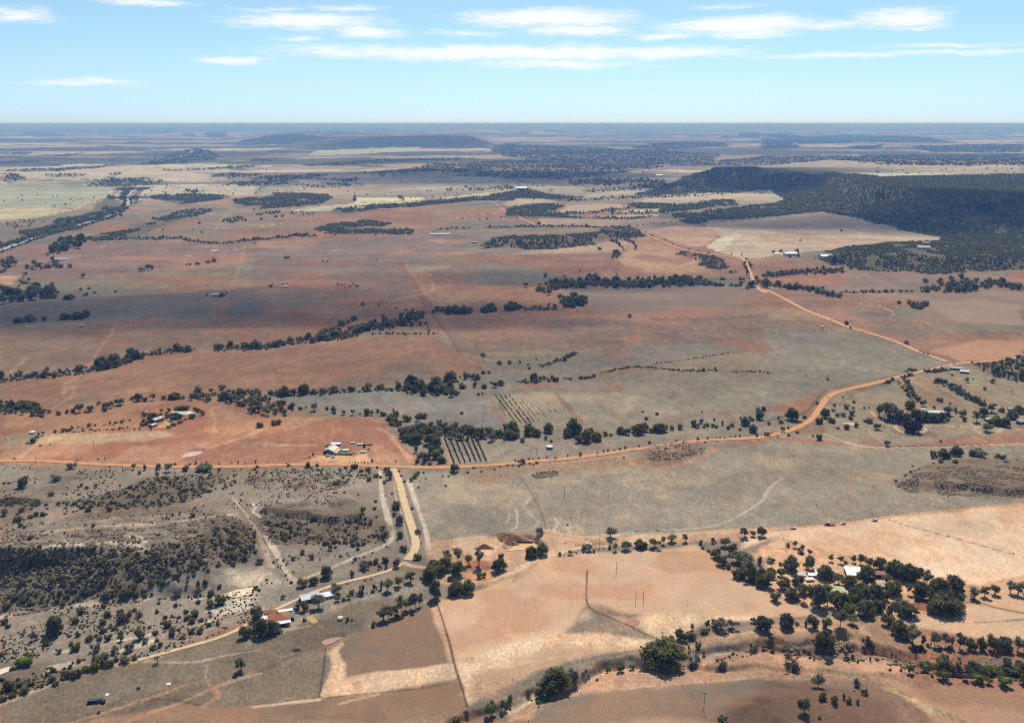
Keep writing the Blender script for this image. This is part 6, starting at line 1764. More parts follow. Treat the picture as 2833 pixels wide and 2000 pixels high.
def scatter(name, pts, size, height, protos, seed):
    """one object: instances of bushes at points (local geometry-node scatter)"""
    me = bpy.data.meshes.new(name)
    me.vertices.add(len(pts))
    me.vertices.foreach_set('co', np.asarray(pts, np.float32).ravel())
    g = np.random.default_rng(seed)
    sc = np.stack([size, size, height], 1).astype(np.float32)
    a = me.attributes.new("scl", 'FLOAT_VECTOR', 'POINT')
    a.data.foreach_set('vector', sc.ravel())
    rt_ = np.zeros((len(pts), 3), np.float32)
    rt_[:, 2] = g.uniform(0, 6.28, len(pts))
    a = me.attributes.new("rot", 'FLOAT_VECTOR', 'POINT')
    a.data.foreach_set('vector', rt_.ravel())
    a = me.attributes.new("pid", 'INT', 'POINT')
    a.data.foreach_set('value', g.integers(0, len(protos), len(pts)).astype(np.int32))
    o = bpy.data.objects.new(name, me)
    COL.objects.link(o)
    o["kind"] = "stuff"
    ng = bpy.data.node_groups.new(name + "_nodes", 'GeometryNodeTree')
    ng.interface.new_socket("Geometry", in_out='INPUT', socket_type='NodeSocketGeometry')
    ng.interface.new_socket("Geometry", in_out='OUTPUT', socket_type='NodeSocketGeometry')
    N, Lk = ng.nodes, ng.links
    gi, go = N.new('NodeGroupInput'), N.new('NodeGroupOutput')
    iop = N.new('GeometryNodeInstanceOnPoints')
    m2p = N.new('GeometryNodeMeshToPoints')
    Lk.new(gi.outputs[0], m2p.inputs[0])
    Lk.new(m2p.outputs[0], iop.inputs['Points'])
    jn = N.new('GeometryNodeJoinGeometry')
    for pr in protos[::-1]:
        oi = N.new('GeometryNodeObjectInfo')
        oi.inputs['Object'].default_value = pr
        oi.inputs['As Instance'].default_value = True
        Lk.new(oi.outputs['Geometry'], jn.inputs[0])
    Lk.new(jn.outputs[0], iop.inputs['Instance'])
    iop.inputs['Pick Instance'].default_value = True

    def named(nm, typ):
        x = N.new('GeometryNodeInputNamedAttribute')
        x.data_type = typ
        x.inputs['Name'].default_value = nm
        return [q for q in x.outputs if q.name == 'Attribute' and q.enabled][0]
    Lk.new(named("pid", 'INT'), iop.inputs['Instance Index'])
    Lk.new(named("rot", 'FLOAT_VECTOR'), iop.inputs['Rotation'])
    Lk.new(named("scl", 'FLOAT_VECTOR'), iop.inputs['Scale'])
    Lk.new(iop.outputs[0], go.inputs[0])
    md = o.modifiers.new("scatter", 'NODES')
    md.node_group = ng
    return o


FP_D = [far_proto("bush_proto", "leaf_dark", 700 + i) for i in range(3)]
FP_G = [far_proto("bush_proto", "leaf_gum", 710 + i) for i in range(2)]
FP_B = [far_proto("bush_proto", "leaf_bright", 720)]
FP_Y = [far_proto("bush_proto", "leaf_dry", 730 + i, 6) for i in range(2)]
FP_O = [far_proto("bush_proto", "leaf_olive", 740)]
SETS = {'gum': FP_G, 'tree': FP_D, 'bright': FP_B, 'shrub': FP_D, 'dry': FP_Y, 'olive': FP_O, 'purple': FP_D}
groups = {}
for it in rest:
    groups.setdefault(it[0], []).append(it)
NM = {'gum': "distant_gum_trees", 'tree': "distant_trees", 'bright': "distant_bright_trees", 'shrub': "low_scrub", 'dry': "dry_scrub", 'olive': "young_orchard_rows", 'purple': "x"}
for kind, lst in groups.items():
    scatter(NM[kind], [t_[1] - np.array([0, 0, .1]) for t_ in lst], np.array([t_[2] for t_ in lst]), np.array([t_[3] for t_ in lst]) / .85, SETS[kind], 5)


def bush_zone(name, keys, spacing, size, protos, seed, nmax=40000, hr=.75):
    """woodland over traced outlines, at a true spacing in metres"""
    pts = []
    g = np.random.default_rng(seed)
    for k in keys:
        q = ground(SCRUB[k][0])[:, :2]
        lo, hi = q.min(0), q.max(0)
        sp = spacing
        n_ = int((hi[0] - lo[0]) * (hi[1] - lo[1]) / sp ** 2)
        if n_ > 400000:
            n_ = 400000
        x = g.uniform(lo[0], hi[0], n_)
        y = g.uniform(lo[1], hi[1], n_)
        dd = sdist(x, y, q)
        fr = seed in (803, 804)
        keep = (dd + (fbm(x, y, 260 if fr else 60, 3, seed) - .5) * (190 if fr else 50) > 0) & (fbm(x, y, 45, 3, seed + 3) > (.44 if seed == 804 else .27 if seed == 801 else .33))
        pts.append(np.stack([x[keep], y[keep]], 1))
    p = np.vstack(pts)
    if len(p) > nmax:
        p = p[g.choice(len(p), nmax, replace=False)]
    z = grid_z(p[:, 0], p[:, 1]) - .2
    s = size * g.uniform(.55, 1.35, len(p))
    scatter(name, np.column_stack([p, z]), s, s * hr * g.uniform(.7, 1.3, len(p)) / .85, protos, seed)
    return len(p)


bush_zone("escarpment_scrub", ['escarpment'], 7.5, 7.0, FP_D + FP_G[:1] + FP_B, 801, 60000, .55)
bush_zone("hill_scrub", ['hill_house', 'mid_hill', 'dead'], 5.2, 5.5, FP_D + FP_B + FP_Y[:1], 802, 30000, .6)
bush_zone("roadside_scrub", ['left_wood', 'wood2', 'verge', 'verge2', 'stream', 'n3', 'n3b', 'n2', 'o2', 'o2b', 'o3', 'foot'], 8.5, 8, FP_D + FP_B + FP_G[:1], 803, 40000, .65)
bush_zone("far_woodland", ['wood_r', 'wood_s', 'wood_r2', 'wood_r3', 'wood_u', 'wood_q', 'wood_q2', 'wood_q3', 'wood_q4'] + [k_ for k_ in SCRUB if k_.startswith(('wood_b', 'wood_c'))], 22, 13, FP_D + FP_G[:1], 804, 60000, .6)

# scattered far paddock trees and hedges
g = np.random.default_rng(77)
uu = g.uniform(0, 2833, 2600)
vv = 372 + (g.uniform(0, 1, 2600) ** 1.4) * 200
PT = trace_px(uu, vv)
keep = (fbm(PT[:, 0], PT[:, 1], 500, 3, 79) > .53) & ((np.hypot(PT[:, 0], PT[:, 1]) > 4200) | (uu < 1500))
PT = PT[keep]
s = g.uniform(4, 9, len(PT)) * (1 + np.hypot(PT[:, 0], PT[:, 1]) / 20000)
scatter("far_paddock_trees", PT, s, s * .8, FP_D + FP_G, 805)
# tiny tussocks and low bushes over the near grazing land
def tussock(name, s, n_, w, seed, protos, thr=.5):
    q = ground(s)[:, :2]
    gg = np.random.default_rng(seed)
    lo, hi = q.min(0), q.max(0)
    x, y = gg.uniform(lo[0], hi[0], n_), gg.uniform(lo[1], hi[1], n_)
    k_ = inside(x, y, q) & (fbm(x, y, 22, 3, seed) > thr)
    x, y = x[k_], y[k_]
    ss = w * gg.uniform(.5, 1.5, len(x)) ** 1.5
    scatter(name, np.column_stack([x, y, grid_z(x, y) - .08]), ss, ss * .7, protos, seed)


tussock("low_tussocks", "A 0,400 1000,270 1960,205 2296,150 2296,420 1500,705 700,905 0,1160", 5200, 1.1, 811, FP_D + FP_Y, .5)
tussock("low_tussocks", "E 0,262 2296,312 F 1050,310 1180,700 1220,900 400,1290 E 2296,1339 1900,1180 2060,740 1000,810 0,900", 5200, 1.2, 812, FP_D + FP_Y, .55)
tussock("gully_tussocks", "C 0,1240 500,1020 900,850 1500,820 2296,640 D 600,560 1000,680 1500,760 2296,800 2296,1010 1400,900 600,800 0,740 C 1700,860 900,900 300,1130", 3000, 1.2, 813, FP_D + FP_Y, .5)


# ---- loose and broken rock
def rock_proto(seed):
    v, f = ICO2
    gg = np.random.default_rng(seed)
    ph = gg.uniform(0, 50)
    d = 1 + .5 * (fbm(v[:, 0] * 1.6 + ph, v[:, 1] * 1.6 + v[:, 2] * 1.3, 1, 3, seed) - .5) * 2
    w = np.round(v * d[:, None] * 2.6) / 2.6 * .35 + v * d[:, None] * .65
    w = w * np.array([.5, .5, .36])
    me = bpy.data.meshes.new("rock_proto")
    me.from_pydata(w.tolist(), [], [tuple(int(q) for q in t_) for t_ in f])
    me.materials.append(MATS["ridge_rock"])
    return bpy.data.objects.new("rock_proto", me)


flat_mat("ridge_rock", (150, 130, 104), .95, .1, .35, .6)
RK = [rock_proto(900 + i) for i in range(4)]


def rocks(name, s, n_, size, seed, lam=14, thr=.5):
    q = planar(s, 3)
    gg = np.random.default_rng(seed)
    lo, hi = q.min(0), q.max(0)
    x, y = gg.uniform(lo[0], hi[0], n_), gg.uniform(lo[1], hi[1], n_)
    k_ = inside(x, y, q) & (fbm(x, y * 1.8, lam, 3, seed) > thr)
    x, y = x[k_], y[k_]
    ss = size * gg.uniform(.35, 1.6, len(x)) ** 1.6
    scatter(name, np.column_stack([x, y, grid_z(x, y) + ss * .05]), ss, ss * gg.uniform(.6, 1.2, len(x)), RK, seed)


rocks("ridge_rocks", SCRUB['ridge_s'][0] + " E 0,950", 15000, 1.25, 821)
rocks("quarry_rocks", "F 70,630 940,630 1000,760 1190,870 1150,960 600,960 150,950 60,760", 4000, 1.2, 822)
rocks("knoll_rocks", "H 1150,400 1400,310 2296,290 2500,420 2296,540 1700,520 1200,500", 6000, 1.15, 823)
rocks("knoll_rocks", "G 1280,110 1700,80 1770,140 1500,230 1240,230", 800, 1.2, 824)
rocks("stony_rise_rocks", "F 0,310 900,290 1050,360 700,480 0,450 E 2000,520", 2600, 1.2, 825)
rocks("gully_rocks", "D 50,600 650,520 950,680 1300,720 1900,760 2100,850 1300,820 900,760 100,720", 1600, 1.5, 826)
rocks("rock_heap", "G 235,345 300,325 440,310 465,345 380,370 260,372", 260, 1.6, 827, 14, .2)
rocks("scrap_stone_heap", "D 1830,760 1960,720 2150,720 2200,790 2050,835 1900,800", 700, 1.3, 828, 14, .2)

# ------------------------------------------------------------------ buildings, tanks, vehicles, poles, fences
for nm, rgb, rough, var in (("roof_white", (236, 236, 232), .5, .08), ("roof_grey", (196, 198, 200), .5, .1), ("roof_dull", (176, 172, 166), .6, .15), ("roof_cream", (206, 202, 160), .6, .06),
                            ("roof_ivory", (232, 224, 196), .6, .06), ("roof_brown", (172, 112, 74), .85, .1), ("roof_green", (104, 122, 112), .6, .1), ("roof_rust", (176, 118, 98), .8, .2), ("roof_dark", (112, 118, 134), .55, .1),
                            ("roof_blue", (150, 170, 200), .5, .08), ("roof_tan", (216, 186, 140), .7, .08), ("wall_grey", (150, 150, 156), .8, .08), ("wall_blue", (116, 124, 150), .7, .06), ("wall_cream", (206, 192, 168), .85, .08),
                            ("wall_white", (220, 218, 212), .8, .06), ("wall_brick", (150, 104, 80), .9, .15), ("wall_dark", (84, 86, 100), .8, .1), ("timber", (120, 100, 80), .9, .2), ("door_dark", (54, 50, 50), .6, .1),
                            ("paint_white", (232, 232, 232), .35, .04), ("paint_red", (170, 60, 44), .4, .05), ("rubber", (32, 30, 30), .85, .1), ("glass_dark", (40, 48, 58), .08, .05), ("steel", (170, 172, 176), .4, .08),
                            ("tank_cream", (232, 220, 186), .7, .06), ("tank_blue", (120, 140, 170), .6, .06), ("tank_black", (34, 36, 42), .35, .05), ("concrete", (216, 208, 196), .9, .1), ("pole_wood", (104, 88, 74), .9, .2), ("porcelain", (220, 220, 216), .3, .05),
                            ("lawn", (96, 130, 60), .95, .25), ("slab_pink", (216, 186, 176), .9, .08), ("earth_red", (176, 112, 74), .95, .2), ("earth_brown", (176, 136, 104), .95, .2), ("sheet_white", (240, 240, 238), .6, .05)):
    flat_mat(nm, rgb, rough, .3 if rough < .6 else .15, var, .5)


def box(x0, x1, y0, y1, z0, z1):
    v = [(x, y, z) for z in (z0, z1) for y in (y0, y1) for x in (x0, x1)]
    f = [(0, 2, 3, 1), (4, 5, 7, 6), (0, 1, 5, 4), (2, 6, 7, 3), (0, 4, 6, 2), (1, 3, 7, 5)]
    return v, f


def part(name, vf, mat, parent, rot=None):
    V, F = [], []
    for v, f in (vf if isinstance(vf, list) else [vf]):
        b = len(V)
        V += v
        F += [tuple(i + b for i in q) for q in f]
    o = mesh_obj(name, V, F, MATS[mat], parent)
    return o


def prism(prof, x0, x1):
    """profile in the y-z plane pulled along x"""
    n = len(prof)
    v = [(x0, y, z) for y, z in prof] + [(x1, y, z) for y, z in prof]
    f = [tuple(range(n))[::-1], tuple(range(n, 2 * n))] + [(i, (i + 1) % n, n + (i + 1) % n, n + i) for i in range(n)]
    return v, f


def root(name, label, cat, u, v, yaw=0, group=None, sink=.25, off=(0, 0)):
    p = trace_px([u], [v])[0]
    x, y = p[0] + off[0], p[1] + off[1]
    o = bpy.data.objects.new(name, None)
    o.empty_display_size = .5
    z = float(grid_z(np.array([x]), np.array([y]))[0])
    o.location = (x, y, z - sink)
    o.rotation_euler = (0, 0, math.radians(yaw))
    COL.objects.link(o)
    return tag(o, label, cat, group)


def tl(t_, x, y):
    return TILE[t_][0] + x * ZS, TILE[t_][1] + y * ZS


def gable(parent, w, d, hw, rise, roof, wall, over=.5, ridge_y=0.0, nm=("wall", "roof"), x0=None, y0=0.0, sheets=0):
    """walls with gable ends and a two-slope roof; ridge along x"""
    cx = 0.0 if x0 is None else x0
    wl = part(nm[0], prism([(y0 - d / 2, 0), (y0 + d / 2, 0), (y0 + d / 2, hw), (y0 + ridge_y, hw + rise), (y0 - d / 2, hw)], cx - w / 2, cx + w / 2), wall, parent)
    t_ = .18
    a = [(y0 - d / 2 - over, hw - over * rise / (d / 2) + .05), (y0 + ridge_y, hw + rise + .08), (y0 + d / 2 + over, hw - over * rise / (d / 2) + .05)]
    prof = a + [(y, z + t_) for y, z in a[::-1]]
    rf = part(nm[1], prism(prof, cx - w / 2 - over, cx + w / 2 + over), roof, parent)
    part("ridge_cap", prism([(y0 + ridge_y - .35, hw + rise + .14), (y0 + ridge_y, hw + rise + .34), (y0 + ridge_y + .35, hw + rise + .14), (y0 + ridge_y, hw + rise + .1)], cx - w / 2 - over - .01, cx + w / 2 + over + .01), roof, rf)
    return wl, rf


def hip(parent, w, d, hw, rise, roof, wall, over=.6, cx=0.0, cy=0.0):
    wl = part("wall", box(cx - w / 2, cx + w / 2, cy - d / 2, cy + d / 2, 0, hw), wall, parent)
    a, b = w / 2 + over, d / 2 + over
    r_ = max(w - d, 0.6) / 2
    V = [(cx - a, cy - b, hw), (cx + a, cy - b, hw), (cx + a, cy + b, hw), (cx - a, cy + b, hw), (cx - a, cy - b, hw + .2), (cx + a, cy - b, hw + .2), (cx + a, cy + b, hw + .2), (cx - a, cy + b, hw + .2),
         (cx - r_, cy, hw + rise), (cx + r_, cy, hw + rise)]
    F = [(3, 2, 1, 0), (0, 1, 5, 4), (1, 2, 6, 5), (2, 3, 7, 6), (3, 0, 4, 7), (4, 5, 9, 8), (5, 6, 9), (6, 7, 8, 9), (7, 4, 8)]
    rf = part("roof", (V, F), roof, parent)
    part("ridge_cap", box(cx - r_ - .2, cx + r_ + .2, cy - .2, cy + .2, hw + rise - .05, hw + rise + .12), roof, rf)
    return wl, rf


def skillion(parent, x0, x1, y0, y1, h0, h1, roof, wall, over=.3, nm="roof"):
    """lean-to: roof falling from h1 at y1 to h0 at y0"""
    if wall:
        part("wall", prism([(y0, 0), (y1, 0), (y1, h1), (y0, h0)], x0, x1), wall, parent)
    s_ = (h1 - h0) / (y1 - y0)
    return part(nm, prism([(y0 - over, h0 - over * s_ + .04), (y1, h1 + .04), (y1, h1 + .2), (y0 - over, h0 - over * s_ + .2)], x0 - over, x1 + over), roof, parent)


def openings(wl, x0, x1, y, z, n, w, h, kind="window", axis='x', mat="glass_dark"):
    """doors or windows set along one wall face, each with a frame"""
    for i in range(n):
        c = x0 + (x1 - x0) * (i + .5) / n
        sg = -.04 if y < 0 else .04
        if axis == 'x':
            o = part(kind, box(c - w / 2, c + w / 2, min(y, y + sg), max(y, y + sg), z, z + h), mat, wl)
            fr = [box(c - w / 2 - .1, c + w / 2 + .1, min(y, y + sg * 1.6), max(y, y + sg * 1.6), z - .12, z - .005), box(c - w / 2 - .1, c + w / 2 + .1, min(y, y + sg * 1.6), max(y, y + sg * 1.6), z + h + .005, z + h + .12)]
        else:
            o = part(kind, box(min(y, y + sg), max(y, y + sg), c - w / 2, c + w / 2, z, z + h), mat, wl)
            fr = [box(min(y, y + sg * 1.6), max(y, y + sg * 1.6), c - w / 2 - .1, c + w / 2 + .1, z - .12, z - .005)]
        if kind == "window":
            part("frame", fr, "paint_white", wl)


def cyl(cx, cy, r_, z0, z1, n=24, r2=None):
    r2 = r_ if r2 is None else r2
    v = [(cx + r_ * math.cos(6.28319 * i / n), cy + r_ * math.sin(6.28319 * i / n), z0) for i in range(n)] + [(cx + r2 * math.cos(6.28319 * i / n), cy + r2 * math.sin(6.28319 * i / n), z1) for i in range(n)]
    f = [tuple(range(n))[::-1], tuple(range(n, 2 * n))] + [(i, (i + 1) % n, n + (i + 1) % n, n + i) for i in range(n)]
    return v, f


def px_m(u, v, zpx):
    """metres across for a width read in tile pixels"""
    p = trace_px([u], [v])[0]
    return zpx * ZS * float(depth_of(p)[0]) / FPX


def tank(label, u, v, zpx, hr, wall, roof, name="water_tank"):
    r_ = px_m(u, v, zpx) / 2
    h = r_ * hr
    t_ = root(name, label, "tank", u, v, 0, None, .1)
    part("wall", cyl(0, 0, r_, 0, h), wall, t_)
    rf = part("roof", cyl(0, 0, r_ + .08, h + .005, h + r_ * .14 + .05, 24, r_ * .12), roof, t_)
    part("hatch", cyl(r_ * .45, 0, .3, h + r_ * .07, h + r_ * .1 + .15, 12), roof, rf)
    part("pipe", box(-.06, .06, -r_ - .14, -r_ - .02, 0, h * .9), "steel", t_)
    return t_


# --- brown-roofed house, lower left
h = root("house", "house with brown hip roof between white lean-to roofs, lower left", "house", 772, 1716, 18)
hip(h, 12.5, 10.5, 2.9, 2.4, "roof_brown", "wall_brick", .4)
w1 = part("wing_wall", box(-8.5, -1.0, 5.3, 8.6, 0, 2.9), "wall_brick", h)
part("wing_roof", prism([(4.4, 3.55), (7.0, 4.6), (9.0, 2.95), (9.0, 3.12), (7.0, 4.78), (4.4, 3.7)], -8.8, -.8), "roof_brown", h)
skillion(h, -5.8, 6.4, -8.4, -5.27, 2.2, 2.8, "roof_white", None, .2, "verandah_roof")
for x_ in (-5.6, -1.8, 2.2, 6.2):
    part("verandah_post", box(x_ - .07, x_ + .07, -8.35, -8.2, 0, 2.15), "timber", h)
part("side_roof", prism([(-7.5, 2.5), (4.4, 2.9), (4.4, 3.06), (-7.5, 2.66)], -12.2, -6.75), "roof_white", h)
part("side_wall", box(-12.0, -6.3, -7.2, 4.2, 0, 2.46), "wall_cream", h)
part("back_roof", prism([(5.3, 3.05), (9.4, 2.5), (9.4, 2.66), (5.3, 3.2)], 0.2, 9.4), "roof_white", h)
part("back_wall", box(.4, 9.2, 5.3, 9.2, 0, 2.45), "wall_cream", h)
part("shade_roof", prism([(-2.4, 2.3), (5.2, 2.6), (5.2, 2.7), (-2.4, 2.4)], 6.9, 9.9), "roof_green", h)
ch_ = part("chimney", box(-1.0, -.2, .6, 1.4, 3.8, 6.3), "wall_brick", h)
part("chimney_cap", box(-1.1, -.1, .5, 1.5, 6.3, 6.5), "concrete", ch_)
openings(h, -5.5, 6.0, -5.25, .9, 4, 1.4, 1.2)
openings(h, -.6, .6, -5.25, .05, 1, .95, 2.1, "door", mat="door_dark")
openings(h, -11.5, -7.0, -7.2, .9, 2, 1.2, 1.1)
# --- pale sheds beside it
sh = root("shed", "long pale metal-roofed shed beside the brown-roofed house", "shed", 858, 1658, 24)
sh.scale = (0.72, 0.72, 0.72)
gable(sh, 17, 11, 3.6, 1.3, "roof_grey", "wall_grey", .4)
openings(sh, -3, 6, -5.5, .02, 2, 3.0, 3.0, "door", mat="door_dark")
sh = root("shed", "small flat white shed behind the long pale shed", "shed", 907, 1650, 24)
sh.scale = (0.7, 0.7, 0.7)
skillion(sh, -6.5, 6.5, -4, 4, 2.7, 3.3, "roof_white", "wall_white")
openings(sh, -5, 5, -4.0, .9, 2, 1.5, 1.1)
sh = root("shed", "low white shed under dark trees, left of brown-roofed house", "shed", 700, 1748, 15)
sh.scale = (0.8, 0.8, 0.8)
gable(sh, 7.5, 5.5, 2.4, .9, "roof_white", "wall_white", .3)
openings(sh, -3, 3, -2.75, .02, 1, 1.0, 2.0, "door", mat="door_dark")
sh = root("shed", "tiny pale hut at the left end of the house yard", "shed", 681, 1757, 15)
skillion(sh, -1.5, 1.5, -1.2, 1.2, 2.0, 2.3, "roof_white", "wall_cream", .1)
openings(sh, -.8, .8, -1.2, .02, 1, .8, 1.7, "door", mat="door_dark")
tank("cream concrete water tank on the grey paddock below the house", 942, 1713, 48, 1.0, "tank_cream", "tank_cream")
tank("black plastic water tank beside the brown-roofed house", 843, 1716, 34, 1.3, "tank_black", "tank_black")
tank("white water tank at the corner of the brown-roofed house", 760, 1727, 28, 1.4, "sheet_white", "sheet_white")
tank("squat white tank at the far left of the house yard", 704, 1746, 26, 1.3, "sheet_white", "sheet_white")
sh = root("animal_pen", "open rectangular pen of dark rails behind the brown-roofed house", "pen", 805, 1692, 15)
sh.scale = (0.8, 0.8, 0.8)
for a in (box(-6, 6, -4.05, -3.95, .2, 1.2), box(-6, 6, 3.95, 4.05, .2, 1.2), box(-6.05, -5.95, -3.9, 3.9, .2, 1.2), box(5.95, 6.05, -3.9, 3.9, .2, 1.2)):
    part("rail", a, "timber", sh)
for x_ in (-6.2, -2, 2, 6.2):
    for y_ in (-4.2, 4.2):
        part("post", box(x_ - .1, x_ + .1, y_ - .1, y_ + .1, 0, 1.5), "timber", sh)

# --- farmhouse grove, right
h = root("house", "farmhouse with pale green-cream roof among dark trees", "house", *tl('D', 640, 185), -12)
h.scale = (0.68, 0.68, 0.68)
hip(h, 19, 14, 3.0, 2.6, "roof_cream", "wall_cream", .9)
part("porch_roof", prism([(-10.6, 2.4), (-7.8, 2.9), (-7.8, 3.02), (-10.6, 2.52)], 0, 9.4), "roof_cream", h)
for x_ in (.4, 4.6, 9.0):
    part("porch_post", box(x_ - .08, x_ + .08, -10.5, -10.3, 0, 2.4), "paint_white", h)
part("flue", cyl(-3, 0, .25, 4.2, 6.3, 10), "steel", h)
part("vent", cyl(3, 1.5, .3, 4.4, 5.4, 10), "steel", h)
openings(h, -9, 9, -7.0, .9, 5, 1.5, 1.2)
openings(h, -1, 1, -7.0, .03, 1, 1.0, 2.1, "door", mat="door_dark")
h = root("shed", "L-shaped white-roofed shed behind the cream-roofed farmhouse", "shed", *tl('D', 455, 40), -8)
h.scale = (0.62, 0.62, 0.62)
gable(h, 9, 15, 3.2, .9, "roof_white", "wall_white", .3, x0=4.5, y0=3)
skillion(h, -8, -.4, -4.5, 2.5, 2.6, 3.0, "roof_white", "wall_white")
openings(h, -7, -1, -4.5, .02, 2, 1.8, 2.2, "door", mat="door_dark")
h = root("shed", "large pale sloping-roofed shed at the back of the grove", "shed", *tl('D', 790, 28), -6)
h.scale = (0.66, 0.66, 0.66)
skillion(h, -8, 8, -8, 8, 3.2, 5.4, "roof_white", "wall_dark", .4)
openings(h, -7, 7, -8, .02, 3, 3.4, 2.8, "door", mat="door_dark")
h = root("shed", "rusty-roofed dark shed at the right back of the grove", "shed", *tl('D', 1020, 45), -4)
h.scale = (0.72, 0.72, 0.72)
gable(h, 11, 8, 3.8, 1.0, "roof_rust", "wall_dark", .3)
openings(h, -4, 4, -4, .02, 1, 2.6, 2.8, "door", mat="door_dark")
h = root("shed", "small pale skillion shed in the middle of the grove", "shed", *tl('D', 1028, 140), -6)
h.scale = (0.75, 0.75, 0.75)
skillion(h, -4, 4, -2.6, 2.6, 2.3, 2.8, "roof_dull", "wall_grey")
openings(h, -3, 3, -2.6, .02, 1, 1.6, 2.0, "door", mat="door_dark")
h = root("shed", "low pale carport roof left of the farmhouse grove", "shed", *tl('D', 405, 80), 10)
h.scale = (0.6, 0.6, 0.62)
part("roof", box(-5, 5, -3.5, 3.5, 2.5, 2.65), "roof_ivory", h)
for x_ in (-4.7, 4.7):
    for y_ in (-3.2, 3.2):
        part("post", box(x_ - .1, x_ + .1, y_ - .1, y_ + .1, 0, 2.5), "steel", h)
tank("wide round concrete tank at the left of the farmhouse grove", *tl('D', 330, 40), 84, .5, "concrete", "concrete")
p_ = trace_px([tl('D', 1370, 300)[0]], [tl('D', 1370, 300)[1]])[0]

# --- roadside farm with white shed
h = root("farm_shed", "big grey and cream gabled shed at the roadside farm", "shed", *tl('F', 690, 160), 78)
h.scale = (0.52, 0.52, 0.62)
gable(h, 26, 19, 5.4, 3.0, "roof_grey", "wall_blue", .4)
part("cream_roof", prism([(-9.9, 5.45), (-.05, 8.68), (-.05, 8.8), (-9.9, 5.62)], -13.3, 11.0), "roof_ivory", h)
openings(h, 1.5, 9, -13.0, .03, 1, 6.2, 4.6, "door", 'y', "door_dark")
skillion(h, -13, 11, -15.5, -9.52, 3.0, 5.0, "roof_tan", "wall_cream", .2, "lean_to_roof")
h = root("shed", "white flat-roofed shed behind the big grey and cream shed", "shed", *tl('F', 730, 100), 0)
h.scale = (0.5, 0.5, 0.62)
skillion(h, -9, 9, -4.5, 4.5, 3.0, 3.8, "roof_white", "wall_dark")
openings(h, -8, 8, -4.5, .02, 3, 3.0, 2.6, "door", mat="door_dark")
h = root("shed", "small red-roofed shed behind the big grey and cream shed", "shed", *tl('F', 660, 108), 10)
h.scale = (0.55, 0.55, 0.62)
gable(h, 7, 6, 2.6, 1.2, "roof_rust", "wall_brick", .3)
openings(h, -2, 2, -3.0, .02, 1, 1.6, 2.0, "door", mat="door_dark")
h = root("shed", "little white shed on the green lawn of the roadside farm", "shed", *tl('F', 817, 152), 0)
h.scale = (0.6, 0.6, 0.62)
skillion(h, -4.5, 4.5, -2.2, 2.2, 2.3, 2.9, "roof_white", "wall_white")
openings(h, -3, 3, -2.2, .9, 2, 1.0, .9)
h = root("garden_wall", "long grey garden wall in front of the roadside farm", "wall", *tl('F', 750, 183), -3)
h.scale = (0.62, 0.62, 0.62)
part("wall", box(-2, 22, -.3, .3, 0, 3.0), "wall_grey", h)
part("coping", box(-2.1, 22.1, -.4, .4, 3.0, 3.15), "concrete", h)
for (a, b, lb, ln) in ((880, 85, "left of the stacked machinery row", 6), (945, 98, "in the middle of the machinery row", 9), (1030, 97, "at the right end of the machinery row", 7), (975, 165, "below the farm machinery row", 7)):
    h = root("shed", "low junk-yard shelter " + lb, "shed", *tl('F', a, b), 4)
    h.scale = (.7, .7, .7)
    skillion(h, -ln / 2, ln / 2, -1.8, 1.8, 1.8, 2.2, "roof_rust" if a > 1000 else "roof_grey", "wall_dark", .2)
    openings(h, -ln / 2 + .5, ln / 2 - .5, -1.8, .02, 2, 1.4, 1.4, "door", mat="door_dark")


def lawn(s, nm="lawn"):
    q = ground(s)
    V = [(x, y, z) for x, y, z in q]
    c = q.mean(0)
    V = [(c[0], c[1], float(grid_z(np.array([c[0]]), np.array([c[1]]))[0]) + .3)] + [(x, y, z + .3) for x, y, z in V]
    n = len(q)
    o = mesh_obj(nm, V, [(0, 1 + i, 1 + (i + 1) % n) for i in range(n)], MATS["lawn"])
    if o.data.polygons[0].normal.z < 0:
        o.data.flip_normals()
    o["kind"] = "structure"


lawn("F 770,150 800,140 835,165 825,180 760,172")
lawn("F 870,165 890,160 908,182 890,185")

# --- sheds on the red paddock, left
h = root("shed", "long white low-roofed shed on the left red paddock", "shed", *tl('I', 1600, 945), -3)
h.scale = (0.46, 0.46, 0.62)
hip(h, 46, 20, 3.4, 2.6, "roof_ivory", "wall_cream", 1.2)
openings(h, -20, 20, -10, .6, 6, 2.2, 1.4)
part("verandah_roof", prism([(-14.2, 2.6), (-11.3, 3.2), (-11.3, 3.34), (-14.2, 2.74)], -22, 22), "roof_ivory", h)
h = root("shed", "blue-grey gabled shed with pale skylight sheets, left red paddock", "shed", *tl('I', 1385, 1005), 62)
h.scale = (0.5, 0.5, 0.62)
gable(h, 24, 15, 5.0, 2.4, "roof_dark", "wall_blue", .4)
part("skylight_sheet", prism([(-6.6, 5.55), (-.8, 7.35), (-.8, 7.5), (-6.6, 5.7)], -8, 9), "roof_ivory", h)
openings(h, -5, 5, -12, .02, 2, 3.5, 3.6, "door", 'y', "door_dark")
h = root("shed", "smaller blue-grey shed at the end of the skylight shed", "shed", *tl('I', 1350, 1050), 62)
h.scale = (0.55, 0.55, 0.62)
gable(h, 13, 10, 3.6, 1.6, "roof_dark", "wall_blue", .3)
part("skylight_sheet", prism([(-4.4, 4.0), (-.8, 5.15), (-.8, 5.3), (-4.4, 4.15)], -5, 3), "roof_ivory", h)
openings(h, -3, 3, -6.5, .02, 1, 3.2, 2.8, "door", 'y', "door_dark")
tank("round white tank beside the long white-roofed shed", *tl('I', 1710, 950), 34, 1.2, "steel", "sheet_white")
tank("low white tank alone at the left end of the farm track", *tl('I', 288, 1112), 50, .7, "concrete", "sheet_white")
